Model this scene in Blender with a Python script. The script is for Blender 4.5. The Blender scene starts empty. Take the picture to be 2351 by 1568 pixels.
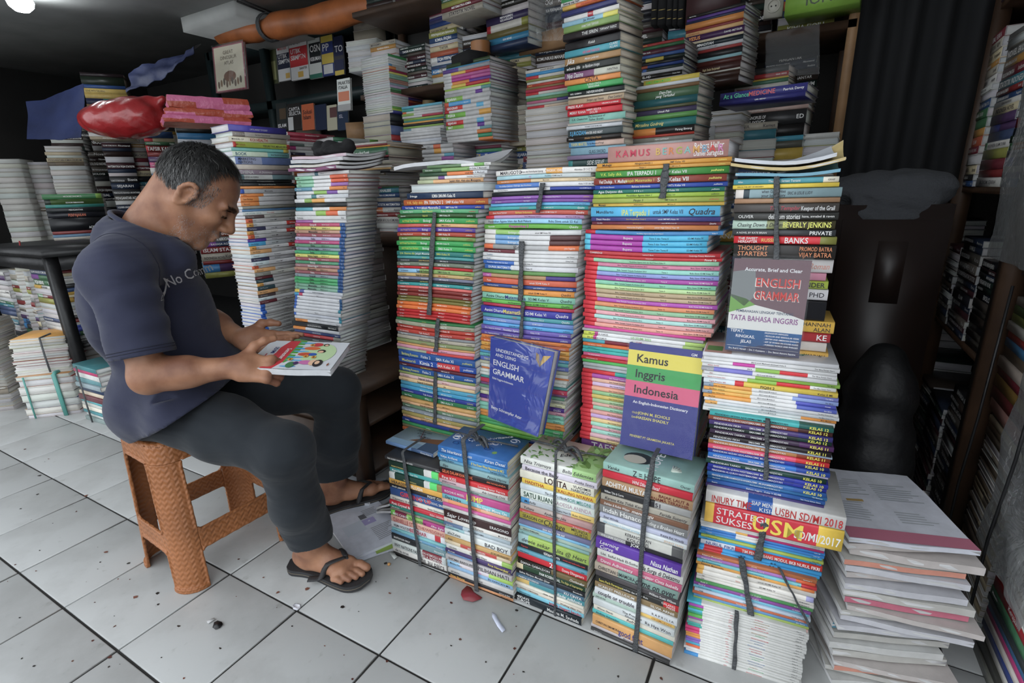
import bpy, bmesh, math, random
import numpy as np
from mathutils import Vector, Matrix

scene = bpy.context.scene
COL = scene.collection
random.seed(11)
R_ = random.Random(5)
PI = math.pi
rad = math.radians

# ------------------------------------------------------------------ camera
CAM_H = 1.0852
cam_d = bpy.data.cameras.new('camera')
cam_d.sensor_width = 36.0
cam_d.sensor_fit = 'HORIZONTAL'
cam_d.lens = 36.0 * 1164.455 / 2351.0
cam_d.clip_start = 0.02
cam_d.clip_end = 100
cam = bpy.data.objects.new('camera', cam_d)
COL.objects.link(cam)
cam.location = (0, 0, CAM_H)
_yaw, _pit, _rol = rad(29.2), 0.286544, -0.029248
cam.rotation_euler = (Matrix.Rotation(_yaw, 3, 'Z') @ Matrix.Rotation(PI / 2 - _pit, 3, 'X') @ Matrix.Rotation(_rol, 3, 'Z')).to_euler()
scene.camera = cam

# ------------------------------------------------------------------ world: overcast daylight
w = bpy.data.worlds.new('overcast_sky')
scene.world = w
w.use_nodes = True
_n = w.node_tree.nodes
_bg = _n['Background']
_bg.inputs[0].default_value = (0.90, 0.95, 1.0, 1)
_bg.inputs[1].default_value = 2.25
vs = scene.view_settings
vs.view_transform = 'Standard'
vs.look = 'None'
vs.gamma = 1.0
vs.use_curve_mapping = False
vs.exposure = 0.0
scene.display_settings.display_device = 'sRGB'
scene.cycles.use_denoising = True
scene.cycles.max_bounces = 8
scene.cycles.diffuse_bounces = 4
scene.cycles.glossy_bounces = 3
scene.cycles.transparent_max_bounces = 16
scene.cycles.sample_clamp_indirect = 6

# ------------------------------------------------------------------ pixel calibration (measured once from the floor tiles)
def _rz(v):
    return np.array([v[0]*math.cos(_yaw)-v[1]*math.sin(_yaw), v[0]*math.sin(_yaw)+v[1]*math.cos(_yaw), v[2]])
_F0 = np.array([0, math.cos(_pit), -math.sin(_pit)]); _X0 = np.array([1., 0, 0]); _U0 = np.cross(_X0, _F0)
CF, CR, CU = _rz(_F0), _rz(_X0*math.cos(_rol)+_U0*math.sin(_rol)), _rz(-_X0*math.sin(_rol)+_U0*math.cos(_rol))
CC = np.array([0, 0, CAM_H]); FPX = 1164.455
def ray(x, y): return CF + CR*(x-1175.5)/FPX - CU*(y-784)/FPX
def onz(x, y, z=0.): d = ray(x, y); return CC + d*((z-CAM_H)/d[2])
def ony(x, y, Y): d = ray(x, y); return CC + d*(Y/d[1])
def onx(x, y, X): d = ray(x, y); return CC + d*(X/d[0])
def proj(P):
    d = np.asarray(P, float)-CC; z = d@CF
    return np.array([1175.5+FPX*(d@CR)/z, 784-FPX*(d@CU)/z, z])
def zat(P, y):
    lo, hi = -0.6, 5.
    for _ in range(50):
        m = (lo+hi)/2
        if proj([P[0], P[1], m])[1] > y: lo = m
        else: hi = m
    return lo
def solve(xl, xr, y, w, yaw=0.):
    a = rad(yaw); d = ray(xl, y); e = np.array([math.cos(a), math.sin(a), 0]); lo, hi = .3, 14
    for _ in range(60):
        m = (lo+hi)/2
        if proj(CC+d*m+w*e)[0] > xr: lo = m
        else: hi = m
    return CC+d*lo

# ------------------------------------------------------------------ colour
DESAT = .86
def s2l(c): return c/12.92 if c <= .04045 else ((c+.055)/1.055)**2.4
def hx(s, g=1.0):
    if len(s) == 3: s = ''.join(c*2 for c in s)
    r = [g*s2l(int(s[i:i+2], 16)/255) for i in (0, 2, 4)]; y = .2126*r[0]+.7152*r[1]+.0722*r[2]
    return tuple(max(0., min(.86, y+(q-y)*DESAT)) for q in r)
def lum(c): return .2126*c[0]+.7152*c[1]+.0722*c[2]

# ------------------------------------------------------------------ materials
MATS = {}
def mat(name, col=(.5, .5, .5), rough=.5, spec=.5, attr=False, noise=None, bump=None, metal=0, extra=None, coat=0, sheen=0):
    """principled material; noise=(scale, amount) mottles the colour, bump=(scale, strength)"""
    m = bpy.data.materials.new(name); m.use_nodes = True
    nt = m.node_tree; N = nt.nodes; L = nt.links
    b = N['Principled BSDF']
    b.inputs['Roughness'].default_value = rough
    b.inputs['Specular IOR Level'].default_value = spec
    b.inputs['Metallic'].default_value = metal
    if coat: b.inputs['Coat Weight'].default_value = coat; b.inputs['Coat Roughness'].default_value = .15
    if sheen: b.inputs['Sheen Weight'].default_value = sheen
    src = None
    if attr:
        a = N.new('ShaderNodeAttribute'); a.attribute_name = 'Col'; src = a.outputs['Color']
    else:
        b.inputs['Base Color'].default_value = (*col, 1)
    tc = N.new('ShaderNodeTexCoord')
    if noise:
        nz = N.new('ShaderNodeTexNoise'); nz.inputs['Scale'].default_value = noise[0]; nz.inputs['Detail'].default_value = 5
        L.new(tc.outputs['Object'], nz.inputs['Vector'])
        mr = N.new('ShaderNodeMapRange'); mr.inputs[1].default_value = .3; mr.inputs[2].default_value = .7
        mr.inputs[3].default_value = 1-noise[1]; mr.inputs[4].default_value = 1+noise[1]*.6
        L.new(nz.outputs['Fac'], mr.inputs[0])
        mx = N.new('ShaderNodeVectorMath'); mx.operation = 'SCALE'
        if src is None:
            rgb = N.new('ShaderNodeRGB'); rgb.outputs[0].default_value = (*col, 1); src = rgb.outputs[0]
        L.new(src, mx.inputs[0]); L.new(mr.outputs[0], mx.inputs['Scale']); src = mx.outputs[0]
    if src is not None: L.new(src, b.inputs['Base Color'])
    if bump:
        nb = N.new('ShaderNodeTexNoise'); nb.inputs['Scale'].default_value = bump[0]; nb.inputs['Detail'].default_value = 4
        L.new(tc.outputs['Object'], nb.inputs['Vector'])
        bp = N.new('ShaderNodeBump'); bp.inputs['Strength'].default_value = bump[1]; bp.inputs['Distance'].default_value = .01
        L.new(nb.outputs['Fac'], bp.inputs['Height']); L.new(bp.outputs[0], b.inputs['Normal'])
    if extra: extra(nt, b, tc)
    MATS[name] = m
    return m

def _page_lines(nt, b, tc):
    N, L = nt.nodes, nt.links
    a = N.new('ShaderNodeAttribute'); a.attribute_name = 'Col'
    mp = N.new('ShaderNodeMapping'); mp.inputs['Scale'].default_value = (4, 4, 1500)
    L.new(tc.outputs['Object'], mp.inputs[0])
    nz = N.new('ShaderNodeTexNoise'); nz.inputs['Scale'].default_value = 1.; nz.inputs['Detail'].default_value = 3
    L.new(mp.outputs[0], nz.inputs['Vector'])
    mr = N.new('ShaderNodeMapRange'); mr.inputs[1].default_value = .3; mr.inputs[2].default_value = .7; mr.inputs[3].default_value = .74; mr.inputs[4].default_value = 1.06
    L.new(nz.outputs['Fac'], mr.inputs[0])
    mx = N.new('ShaderNodeVectorMath'); mx.operation = 'SCALE'
    L.new(a.outputs['Color'], mx.inputs[0]); L.new(mr.outputs[0], mx.inputs['Scale']); L.new(mx.outputs[0], b.inputs['Base Color'])
    bp = N.new('ShaderNodeBump'); bp.inputs['Strength'].default_value = .35; bp.inputs['Distance'].default_value = .001
    L.new(nz.outputs['Fac'], bp.inputs['Height']); L.new(bp.outputs[0], b.inputs['Normal'])

mat('cover', attr=True, rough=.38, spec=.45, noise=(38, .10), bump=(60, .05))
mat('pages', attr=True, rough=.9, spec=.1, extra=_page_lines)
mat('print', attr=True, rough=.5, spec=.3)

def plastic(name, tint=(1, 1, 1), op=.10, bscale=26, bstr=.6, rough=.08, gl=.55):
    m = bpy.data.materials.new(name); m.use_nodes = True
    nt = m.node_tree; N, L = nt.nodes, nt.links
    N.remove(N['Principled BSDF']); out = N['Material Output']
    tr = N.new('ShaderNodeBsdfTransparent'); tr.inputs[0].default_value = (*tint, 1)
    df = N.new('ShaderNodeBsdfDiffuse'); df.inputs[0].default_value = (.75, .77, .78, 1)
    gs = N.new('ShaderNodeBsdfGlossy'); gs.inputs['Roughness'].default_value = rough; gs.inputs[0].default_value = (.9, .93, .95, 1)
    tc = N.new('ShaderNodeTexCoord')
    nz = N.new('ShaderNodeTexNoise'); nz.inputs['Scale'].default_value = bscale; nz.inputs['Detail'].default_value = 3; nz.inputs['Distortion'].default_value = 1.2
    L.new(tc.outputs['Object'], nz.inputs['Vector'])
    bp = N.new('ShaderNodeBump'); bp.inputs['Strength'].default_value = bstr; bp.inputs['Distance'].default_value = .02
    L.new(nz.outputs['Fac'], bp.inputs['Height']); L.new(bp.outputs[0], gs.inputs['Normal'])
    fr = N.new('ShaderNodeLayerWeight'); fr.inputs['Blend'].default_value = .35; L.new(bp.outputs[0], fr.inputs['Normal'])
    m1 = N.new('ShaderNodeMixShader'); m1.inputs[0].default_value = op; L.new(tr.outputs[0], m1.inputs[1]); L.new(df.outputs[0], m1.inputs[2])
    mu = N.new('ShaderNodeMath'); mu.operation = 'MULTIPLY'; mu.inputs[1].default_value = gl; L.new(fr.outputs['Fresnel'], mu.inputs[0])
    m2 = N.new('ShaderNodeMixShader'); L.new(mu.outputs[0], m2.inputs[0]); L.new(m1.outputs[0], m2.inputs[1]); L.new(gs.outputs[0], m2.inputs[2])
    L.new(m2.outputs[0], out.inputs['Surface'])
    MATS[name] = m
    return m
plastic('clear_wrap', op=.02, bscale=10, bstr=.22, rough=.10, gl=.22)
plastic('dusty_wrap', tint=(.85, .85, .83), op=.42, bscale=14, bstr=.9, rough=.22, gl=.6)

# ------------------------------------------------------------------ mesh builder
class MB:
    def __init__(s): s.v = []; s.f = []; s.c = []; s.n = 0
    def add(s, verts, faces, col=(.5, .5, .5)):
        """verts (n,3); faces list of index tuples; col one colour or one per face"""
        o = s.n; s.v.append(np.asarray(verts, float)); s.n += len(verts)
        s.f.extend(tuple(i+o for i in f) for f in faces)
        if len(faces):
            if isinstance(col[0], (tuple, list)): s.c.extend(col)
            else: s.c.extend([col]*len(faces))
    def box(s, lo, hi, col=(.5, .5, .5), M=None):
        x0, y0, z0 = lo; x1, y1, z1 = hi
        v = np.array([(x0,y0,z0),(x1,y0,z0),(x1,y1,z0),(x0,y1,z0),(x0,y0,z1),(x1,y0,z1),(x1,y1,z1),(x0,y1,z1)], float)
        if M is not None: v = xf(M, v)
        s.add(v, [(3,2,1,0),(4,5,6,7),(0,1,5,4),(1,2,6,5),(2,3,7,6),(3,0,4,7)], col)
    def tube(s, pts, r, n=8, col=(.5, .5, .5), cap=True, flat=None):
        """tube along pts; r scalar or list; flat=(axis vector, factor) squashes it"""
        pts = np.asarray(pts, float); k = len(pts)
        r = np.full(k, r) if np.isscalar(r) else np.asarray(r, float)
        T = np.gradient(pts, axis=0); T /= np.linalg.norm(T, axis=1)[:, None]+1e-12
        u = np.cross(T[0], (0, 0, 1.)); 
        if np.linalg.norm(u) < 1e-3: u = np.cross(T[0], (1., 0, 0))
        u /= np.linalg.norm(u); V = []
        for i in range(k):
            u = u-T[i]*(u@T[i]); u /= np.linalg.norm(u); wv = np.cross(T[i], u)
            for j in range(n):
                a = 2*PI*j/n; V.append(pts[i]+r[i]*(math.cos(a)*u+math.sin(a)*wv))
        V = np.array(V)
        if flat is not None:
            ax = np.asarray(flat[0], float); ax /= np.linalg.norm(ax)
            cen = np.repeat(pts, n, 0); dv = V-cen; V = cen+dv-(1-flat[1])*(dv@ax)[:, None]*ax
        F = []
        for i in range(k-1):
            for j in range(n):
                F.append((i*n+j, i*n+(j+1) % n, (i+1)*n+(j+1) % n, (i+1)*n+j))
        if cap: F.append(tuple(range(n-1, -1, -1))); F.append(tuple((k-1)*n+j for j in range(n)))
        s.add(V, F, col)
    def grid(s, P, col=(.5, .5, .5), closed_u=False, closed_v=False):
        """P array (nu,nv,3)"""
        nu, nv = P.shape[:2]; F = []
        for i in range(nu if closed_u else nu-1):
            for j in range(nv if closed_v else nv-1):
                a, b2 = i, (i+1) % nu; c, d = j, (j+1) % nv
                F.append((a*nv+c, b2*nv+c, b2*nv+d, a*nv+d))
        s.add(P.reshape(-1, 3), F, col)
    def lathe(s, prof, n=24, cen=(0, 0, 0), col=(.5, .5, .5)):
        prof = np.asarray(prof, float); P = np.zeros((len(prof), n, 3))
        for j in range(n):
            a = 2*PI*j/n; P[:, j, 0] = prof[:, 0]*math.cos(a)+cen[0]; P[:, j, 1] = prof[:, 0]*math.sin(a)+cen[1]; P[:, j, 2] = prof[:, 1]+cen[2]
        F = []
        k = len(prof)
        for i in range(k-1):
            for j in range(n): F.append((i*n+j, i*n+(j+1) % n, (i+1)*n+(j+1) % n, (i+1)*n+j))
        if isinstance(col[0], (tuple, list)): col = [col[i] for i in range(k-1) for _ in range(n)]
        s.add(P.reshape(-1, 3), F, col)
    def mesh(s, name, smooth=False, sharp=None):
        me = bpy.data.meshes.new(name)
        V = np.concatenate(s.v) if s.v else np.zeros((0, 3))
        ln = np.array([len(f) for f in s.f], np.int32); idx = np.fromiter((i for f in s.f for i in f), np.int32, int(ln.sum()))
        me.vertices.add(len(V)); me.vertices.foreach_set('co', V.ravel())
        me.loops.add(len(idx)); me.loops.foreach_set('vertex_index', idx)
        me.polygons.add(len(ln)); st = np.zeros(len(ln), np.int32); st[1:] = np.cumsum(ln)[:-1]
        me.polygons.foreach_set('loop_start', st)
        if smooth: me.polygons.foreach_set('use_smooth', np.ones(len(ln), bool))
        at = me.color_attributes.new('Col', 'FLOAT_COLOR', 'CORNER')
        cc = np.ones((len(idx), 4), np.float32); fc = np.array(s.c, np.float32)
        if len(fc): cc[:, :3] = np.repeat(fc, ln, 0)
        at.data.foreach_set('color', cc.ravel())
        me.update(calc_edges=True)
        me.validate()
        if smooth and sharp is not None:
            me.set_sharp_from_angle(angle=rad(sharp))
        return me
    def build(s, name, material, parent=None, smooth=False, sharp=None):
        me = s.mesh(name, smooth, sharp)
        me.materials.append(MATS[material] if isinstance(material, str) else material)
        o = bpy.data.objects.new(name, me); COL.objects.link(o)
        if parent is not None: o.parent = parent
        return o

def xf(M, v):
    M = np.array(M); v = np.asarray(v, float)
    return v@M[:3, :3].T+M[:3, 3]
def TR(loc=(0, 0, 0), rz=0, rx=0, ry=0):
    return Matrix.Translation(loc) @ Matrix.Rotation(rz, 4, 'Z') @ Matrix.Rotation(ry, 4, 'Y') @ Matrix.Rotation(rx, 4, 'X')
def empty(name, loc=(0, 0, 0), rz=0, M=None):
    o = bpy.data.objects.new(name, None); COL.objects.link(o); o.empty_display_size = .05
    if M is not None: o.matrix_world = M
    else: o.location = loc; o.rotation_euler = (0, 0, rz)
    return o
def tag(o, label, cat, group=None):
    o['label'] = label; o['category'] = cat
    if group: o['group'] = group
    return o
def struct(o): o['kind'] = 'structure'; return o

# ------------------------------------------------------------------ lettering: glyph outlines of the built-in font, laid out by hand
GL = {}
def _glyphs():
    chars = ''.join(chr(c) for c in range(33, 127))+'かつどう教学'
    tmp = []
    for bold in (0, 1):
        for ch in chars+' ':
            for body in ((ch, 'H'+ch+'H') if ch != ' ' else ('H H',)):
                cu = bpy.data.curves.new('g', 'FONT'); cu.body = body; cu.resolution_u = 2; cu.size = 1.0
                cu.offset = 0.013 if bold else .004
                o = bpy.data.objects.new('g', cu); COL.objects.link(o); tmp.append((bold, ch, body, o))
    for bold in (0, 1):
        cu = bpy.data.curves.new('g', 'FONT'); cu.body = 'HH'; cu.resolution_u = 2; cu.offset = 0.013 if bold else .004
        o = bpy.data.objects.new('g', cu); COL.objects.link(o); tmp.append((bold, 'HH', 'HH', o))
    dg = bpy.context.evaluated_depsgraph_get(); dg.update()
    wid = {}; shp = {}
    for bold, ch, body, o in tmp:
        e = o.evaluated_get(dg); me = e.to_mesh()
        v = np.zeros(len(me.vertices)*3); me.vertices.foreach_get('co', v); v = v.reshape(-1, 3)
        if body == ch and ch != 'HH': shp[bold, ch] = (v[:, :2].copy(), [tuple(p.vertices) for p in me.polygons])
        else: wid[bold, ch] = np.ptp(v[:, 0]) if len(v) else 0
        e.to_mesh_clear()
    for bold in (0, 1):
        base = wid[bold, 'HH']
        for ch in chars: GL[bold, ch] = (*shp[bold, ch], wid[bold, ch]-base)
        GL[bold, ' '] = (np.zeros((0, 2)), [], wid[bold, ' ']-base)
    for *_x, o in tmp:
        d = o.data; bpy.data.objects.remove(o); bpy.data.curves.remove(d)
_glyphs()
CAPH = float(np.max(GL[0, 'H'][0][:, 1]))
def text2d(s, size, bold=0, shear=0., track=0., squeeze=1.):
    """lettering with cap height = size; returns verts (n,2) starting at x=0 and faces, total width"""
    k = size/CAPH; x = 0.; V = []; F = []; n = 0
    for ch in s:
        g = GL.get((bold, ch))
        if g is None: g = GL[bold, ' ']
        v, f, a = g
        if len(v):
            q = v*k; q = np.stack([(q[:, 0]+shear*q[:, 1])*squeeze+x, q[:, 1]], 1)
            V.append(q); F.extend(tuple(i+n for i in t) for t in f); n += len(v)
        x += (a*k+track*size)*squeeze
    return (np.concatenate(V) if V else np.zeros((0, 2))), F, x
def fit_text(mb, s, org, ex, ey, maxw, size, col, bold=0, shear=0., align='l', nrm=None, off=0., bend=None):
    """write s from org along ex (baseline) and ey (up); squeezed to maxw; align l/c/r"""
    v, f, wd = text2d(s, size, bold, shear)
    if not len(v): return
    sq = 1.
    if wd > maxw:
        sq = max(.62, maxw/wd)
        if wd*sq > maxw: size *= maxw/(wd*sq)
        v, f, wd = text2d(s, size, bold, shear, squeeze=sq)
    x0 = {'l': 0, 'c': -wd/2, 'r': -wd}[align]
    P = np.asarray(org, float)+np.outer(v[:, 0]+x0, ex)+np.outer(v[:, 1], ey)
    if nrm is not None: P = P+np.asarray(nrm)*off
    if bend is not None: P = bend(P)
    mb.add(P, f, col)
# ------------------------------------------------------------------ room shell
XL, XR, YF, YB, ZC = -6.6, 1.15, -.9, 3.55, 2.32
def _tile(nt, b, tc):
    N, L_ = nt.nodes, nt.links
    nz = N.new('ShaderNodeTexNoise'); nz.inputs['Scale'].default_value = 3.2; nz.inputs['Detail'].default_value = 8; nz.inputs['Roughness'].default_value = .65
    L_.new(tc.outputs['Object'], nz.inputs['Vector'])
    cr = N.new('ShaderNodeValToRGB'); cr.color_ramp.elements[0].position = .32; cr.color_ramp.elements[0].color = (.38, .385, .378, 1)
    cr.color_ramp.elements[1].position = .55; cr.color_ramp.elements[1].color = (.47, .48, .475, 1)
    L_.new(nz.outputs['Fac'], cr.inputs[0])
    n2 = N.new('ShaderNodeTexNoise'); n2.inputs['Scale'].default_value = 26; n2.inputs['Detail'].default_value = 3
    L_.new(tc.outputs['Object'], n2.inputs['Vector'])
    c2 = N.new('ShaderNodeValToRGB'); c2.color_ramp.elements[0].position = .22; c2.color_ramp.elements[0].color = (.45, .43, .40, 1); c2.color_ramp.elements[1].position = .36; c2.color_ramp.elements[1].color = (1, 1, 1, 1)
    L_.new(n2.outputs['Fac'], c2.inputs[0])
    mx = N.new('ShaderNodeMix'); mx.data_type = 'RGBA'; mx.blend_type = 'MULTIPLY'; mx.inputs[0].default_value = .45
    L_.new(cr.outputs[0], mx.inputs[6]); L_.new(c2.outputs[0], mx.inputs[7]); L_.new(mx.outputs[2], b.inputs['Base Color'])
    mr = N.new('ShaderNodeMapRange'); mr.inputs[3].default_value = .28; mr.inputs[4].default_value = .5
    L_.new(nz.outputs['Fac'], mr.inputs[0]); L_.new(mr.outputs[0], b.inputs['Roughness'])
mat('tile', rough=.35, extra=_tile, spec=.4)
mat('grout', hx('2a2826'), .9, noise=(30, .4))
mat('ceiling', hx('b4b6b4'), .85, noise=(2.5, .25), bump=(8, .2))
mat('plaster', hx('6d6a62'), .9, noise=(3, .3), bump=(20, .2))
mat('darkwall', hx('2c2a28'), .9, noise=(3, .3))
mat('bounce_ground', (.58, .58, .56), .9, noise=(4, .2))  # unseen ground outside, kept pale to bounce daylight into the shop
mat('wood', hx('46301f'), .55, noise=(9, .35), bump=(30, .15))
mat('wood_pale', hx('8f6a42'), .6, noise=(9, .3), bump=(30, .15))
mat('green_paint', hx('1d2e30'), .5, noise=(6, .3))
mat('black_iron', hx('1a1a1c'), .45, noise=(12, .4), bump=(40, .2))

fl = MB(); fl.box((XL, YF, -.06), (XR, YB, -.004)); fo = struct(fl.build('floor', 'grout'))
# tiles 30 x 30 cm, one object each, slightly uneven
_g = onz(1340*900/2283, 950+935*900/2283)[:2]          # a grid crossing read off the floor
ta = rad(-29.4796+29.2); ei = np.array([math.cos(ta), math.sin(ta)]); ej = np.array([math.sin(ta), -math.cos(ta)])
tms = []
for k in range(3):
    m = MB(); h = .1468; bv = .0022
    v = []
    for z, q in ((-.004, h), (-.0004, h), (.0008, h-bv)): v += [(-q, -q, z), (q, -q, z), (q, q, z), (-q, q, z)]
    f = [(8, 9, 10, 11)]
    for a in (0, 4):
        for j in range(4): f.append((a+j, a+(j+1) % 4, a+4+(j+1) % 4, a+4+j))
    m.add(np.array(v), f, (.6, .6, .6)); me = m.mesh('tile'); me.materials.append(MATS['tile']); tms.append(me)
for i in range(-16, 12):
    for j in range(-12, 10):
        c = _g+ei*.3*(i+.5)+ej*.3*(j+.5)
        if not (XL+.15 < c[0] < XR-.15 and YF+.15 < c[1] < YB-.15): continue
        p = proj((c[0], c[1], 0))
        if p[2] < .2 or p[0] < -250 or p[0] > 2650 or p[1] > 1950 or c[1] > 1.75: continue
        o = bpy.data.objects.new('tile', tms[(i*7+j*3) % 3]); COL.objects.link(o); o.parent = fo
        o.location = (c[0], c[1], R_.uniform(-.0006, .0006)); o.rotation_euler = (R_.uniform(-.002, .002), R_.uniform(-.002, .002), ta+PI/2*R_.randrange(4)+R_.uniform(-.002, .002))
g = MB(); g.box((-9, -9, -.09), (9, YF, -.03)); struct(g.build('ground', 'bounce_ground'))  # out of view, added to throw light in through the open front
def slab(name, lo, hi, m): b = MB(); b.box(lo, hi); return struct(b.build(name, m))
slab('wall_back', (XL-.1, YB, -.06), (XR+.1, YB+.1, ZC+.3), 'darkwall')
slab('wall_left', (XL-.1, YF, -.06), (XL, YB, ZC+.3), 'darkwall')
slab('wall_right', (XR, YF+.6, -.06), (XR+.1, YB, ZC+.3), 'darkwall')
slab('ceiling', (XL-.1, .10, ZC), (XR+.1, YB+.1, ZC+.1), 'ceiling')
# ------------------------------------------------------------------ books
PAGE = [(.80, .80, .80), (.76, .75, .72), (.72, .66, .55), (.62, .54, .42)]
STUFF = {'cover': MB(), 'pages': MB(), 'print': MB()}
NAMED = [('black', '26262a'), ('dark grey', '4a4a4c'), ('grey', '8a8a8a'), ('white', 'd6d6d4'), ('cream', 'dcd5bd'), ('tan', 'c29c68'), ('brown', '86603f'),
         ('maroon', '6a2630'), ('red', 'c42a32'), ('pink', 'd47a98'), ('salmon', 'd88a78'), ('orange', 'd97a2c'), ('yellow', 'e0be36'), ('olive', '8c8a40'),
         ('lime green', 'a2ba3c'), ('green', '3c9648'), ('dark green', '22483a'), ('teal', '2a8a8c'), ('pale green', '9cc4a4'), ('turquoise', '70c0cc'), ('light blue', '8cbce0'),
         ('blue', '2f68b4'), ('navy blue', '2a3478'), ('purple', '5e3f98'), ('magenta', 'b0409c'), ('lilac', 'b4aad0')]
_nl = [(n, np.array([int(h[i:i+2], 16) for i in (0, 2, 4)], float)) for n, h in NAMED]
def cname(h):
    if len(h) == 3: h = ''.join(c*2 for c in h)
    v = np.array([int(h[i:i+2], 16) for i in (0, 2, 4)], float)
    return min(_nl, key=lambda a: ((a[1]-v)**2@np.array([1., 1.4, 1.])))[0]
def ordinal(n): return {1: 'topmost', 2: 'second from top'}.get(n, '%d%s from top' % (n, 'th' if 10 <= n % 100 <= 20 else {1: 'st', 2: 'nd', 3: 'rd'}.get(n % 10, 'th')))
GAIN = 1.22
def segs_of(spec, g=GAIN):
    """'c00:.1,fa8' -> [(x0, x1, colour)]"""
    out = []; x = 0.
    for s in spec.split(','):
        c, _, e = s.partition(':'); e = float(e) if e else 1.
        out.append((x, e, hx(c, g))); x = e
    return out
def book_geom(mc, mp, mt, w, d, t, segs, page, texts='', bend=0., M=None, lite=False, side=0, topcol=None, flip=False, rnd=R_):
    """lying book: spine face at y=0 towards -y, x from -w/2 to w/2, z from 0 to t"""
    ct = min(.0016, t*.12); b = min(.0028, t*.24); ov = .0025
    def bd(P):
        if bend: P = P.copy(); P[:, 2] += bend*(1-(2*P[:, 0]/w)**2)
        return P if M is None else xf(M, P)
    xs = [-w/2]
    for a, e, _c in segs[:-1]: xs.append(-w/2+e*w)
    xs.append(w/2)
    if not lite and bend:
        for q in (-.3, -.12, .06, .22, .36): xs.append(q*w)
    xs = sorted(set(round(x, 5) for x in xs))
    outer = [(d, 0), (b*1.5, 0), (b*.3, b*.35), (0, b*1.3), (0, t-b*1.3), (b*.3, t-b*.35), (b*1.5, t), (d, t)]
    inner = [(d, ct), (ct*2, ct), (ct*1.5, ct), (ct, ct*2), (ct, t-ct*2), (ct*1.5, t-ct), (ct*2, t-ct), (d, t-ct)]
    if lite:
        outer = [(d, 0), (0, 0), (0, t), (d, t)]; inner = [(d, ct), (ct, ct), (ct, t-ct), (d, t-ct)]
    n = len(outer); ring = np.array(outer+inner[::-1]); k = 2*n
    V = np.zeros((len(xs), k, 3)); V[:, :, 0] = np.array(xs)[:, None]; V[:, :, 1:] = ring[None]
    F = []; Cc = []
    def colx(x):
        q = x/w+.5
        for a, e, c in segs:
            if a-1e-4 <= q <= e+1e-4: return c
        return segs[-1][2]
    for i in range(len(xs)-1):
        c = colx((xs[i]+xs[i+1])/2)
        for j in range(k):
            F.append((i*k+j, (i+1)*k+j, (i+1)*k+(j+1) % k, i*k+(j+1) % k))
            if topcol is not None and j == n-2: Cc.append(topcol)
            elif n-1 <= j < k-1: Cc.append((.7, .69, .66))
            else: Cc.append(c)
    for i in (0, len(xs)-1):
        for j in range(n-1):
            q = (i*k+j, i*k+j+1, i*k+k-2-j, i*k+k-1-j); F.append(q if i == 0 else q[::-1]); Cc.append(tuple(.6*a+.3 for a in segs[0 if i == 0 else -1][2]))
    mc.add(bd(V.reshape(-1, 3)), F, Cc)
    # page block
    xp = [-w/2+ov]+[x for x in xs[1:-1]]+[w/2-ov] if bend else [-w/2+ov, w/2-ov]
    pr = np.array([(ct, ct), (d-ov, ct), (d-ov, t-ct), (ct, t-ct)]); V = np.zeros((len(xp), 4, 3)); V[:, :, 0] = np.array(xp)[:, None]; V[:, :, 1:] = pr[None]
    F = []
    for i in range(len(xp)-1):
        for j in range(4): F.append((i*4+j, i*4+(j+1) % 4, (i+1)*4+(j+1) % 4, (i+1)*4+j))
    F.append((0, 3, 2, 1)); q = (len(xp)-1)*4; F.append((q, q+1, q+2, q+3))
    mp.add(bd(V.reshape(-1, 3)), F, page)
    # spine lettering
    if texts:
        parts = texts.split(';'); m = len(parts)
        for i, p in enumerate(parts):
            p = p.strip()
            if not p: continue
            bold = 0; shear = 0.; sz = .42; col = None; pos = None; two = False
            while p and p[0] in '*~+#@-':
                if p[0] == '*': bold = 1; sz = max(sz, .56); p = p[1:]
                elif p[0] == '+': sz = .72; p = p[1:]
                elif p[0] == '-': sz = .3; p = p[1:]
                elif p[0] == '~': shear = .28; p = p[1:]
                elif p[0] == '#': col = hx(p[1:4], 1.1); p = p[4:].lstrip()
                elif p[0] == '@':
                    q, _, p = p[1:].partition(' '); pos = float(q)
            slot = w/m*.92
            if pos is not None: x = -w/2+pos*w; al = 'l'; slot = w/2-x-.004
            elif m == 1: x = 0; al = 'c'
            elif i == 0: x = -w/2+.045*w; al = 'l'
            elif i == m-1: x = w/2-.035*w; al = 'r'
            else: x = -w/2+w*(i+.5)/m; al = 'c'
            if col is None:
                xc = x+{'l': .1, 'c': 0, 'r': -.1}[al]*w
                col = (.80, .80, .78) if lum(colx(xc)) < .34 else (.035, .03, .04)
            lines = p.split('/') if '//' not in p else [p.replace('//', '/')]
            if '//' not in p and len(lines) == 2 and len(lines[0]) > 3 and len(lines[1]) > 3 and t > .011:
                hs = [(.56, .32), (.13, .32)]
            else: lines = [p.replace('//', '/')]; hs = [(.5-sz/2, sz)]
            for ln, (z0, hh) in zip(lines, hs):
                fit_text(mt, ln, (x, -.0005, z0*t), (1, 0, 0), (0, 0, 1), slot, hh*t, col, bold, shear, al, bend=bd)

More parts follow.
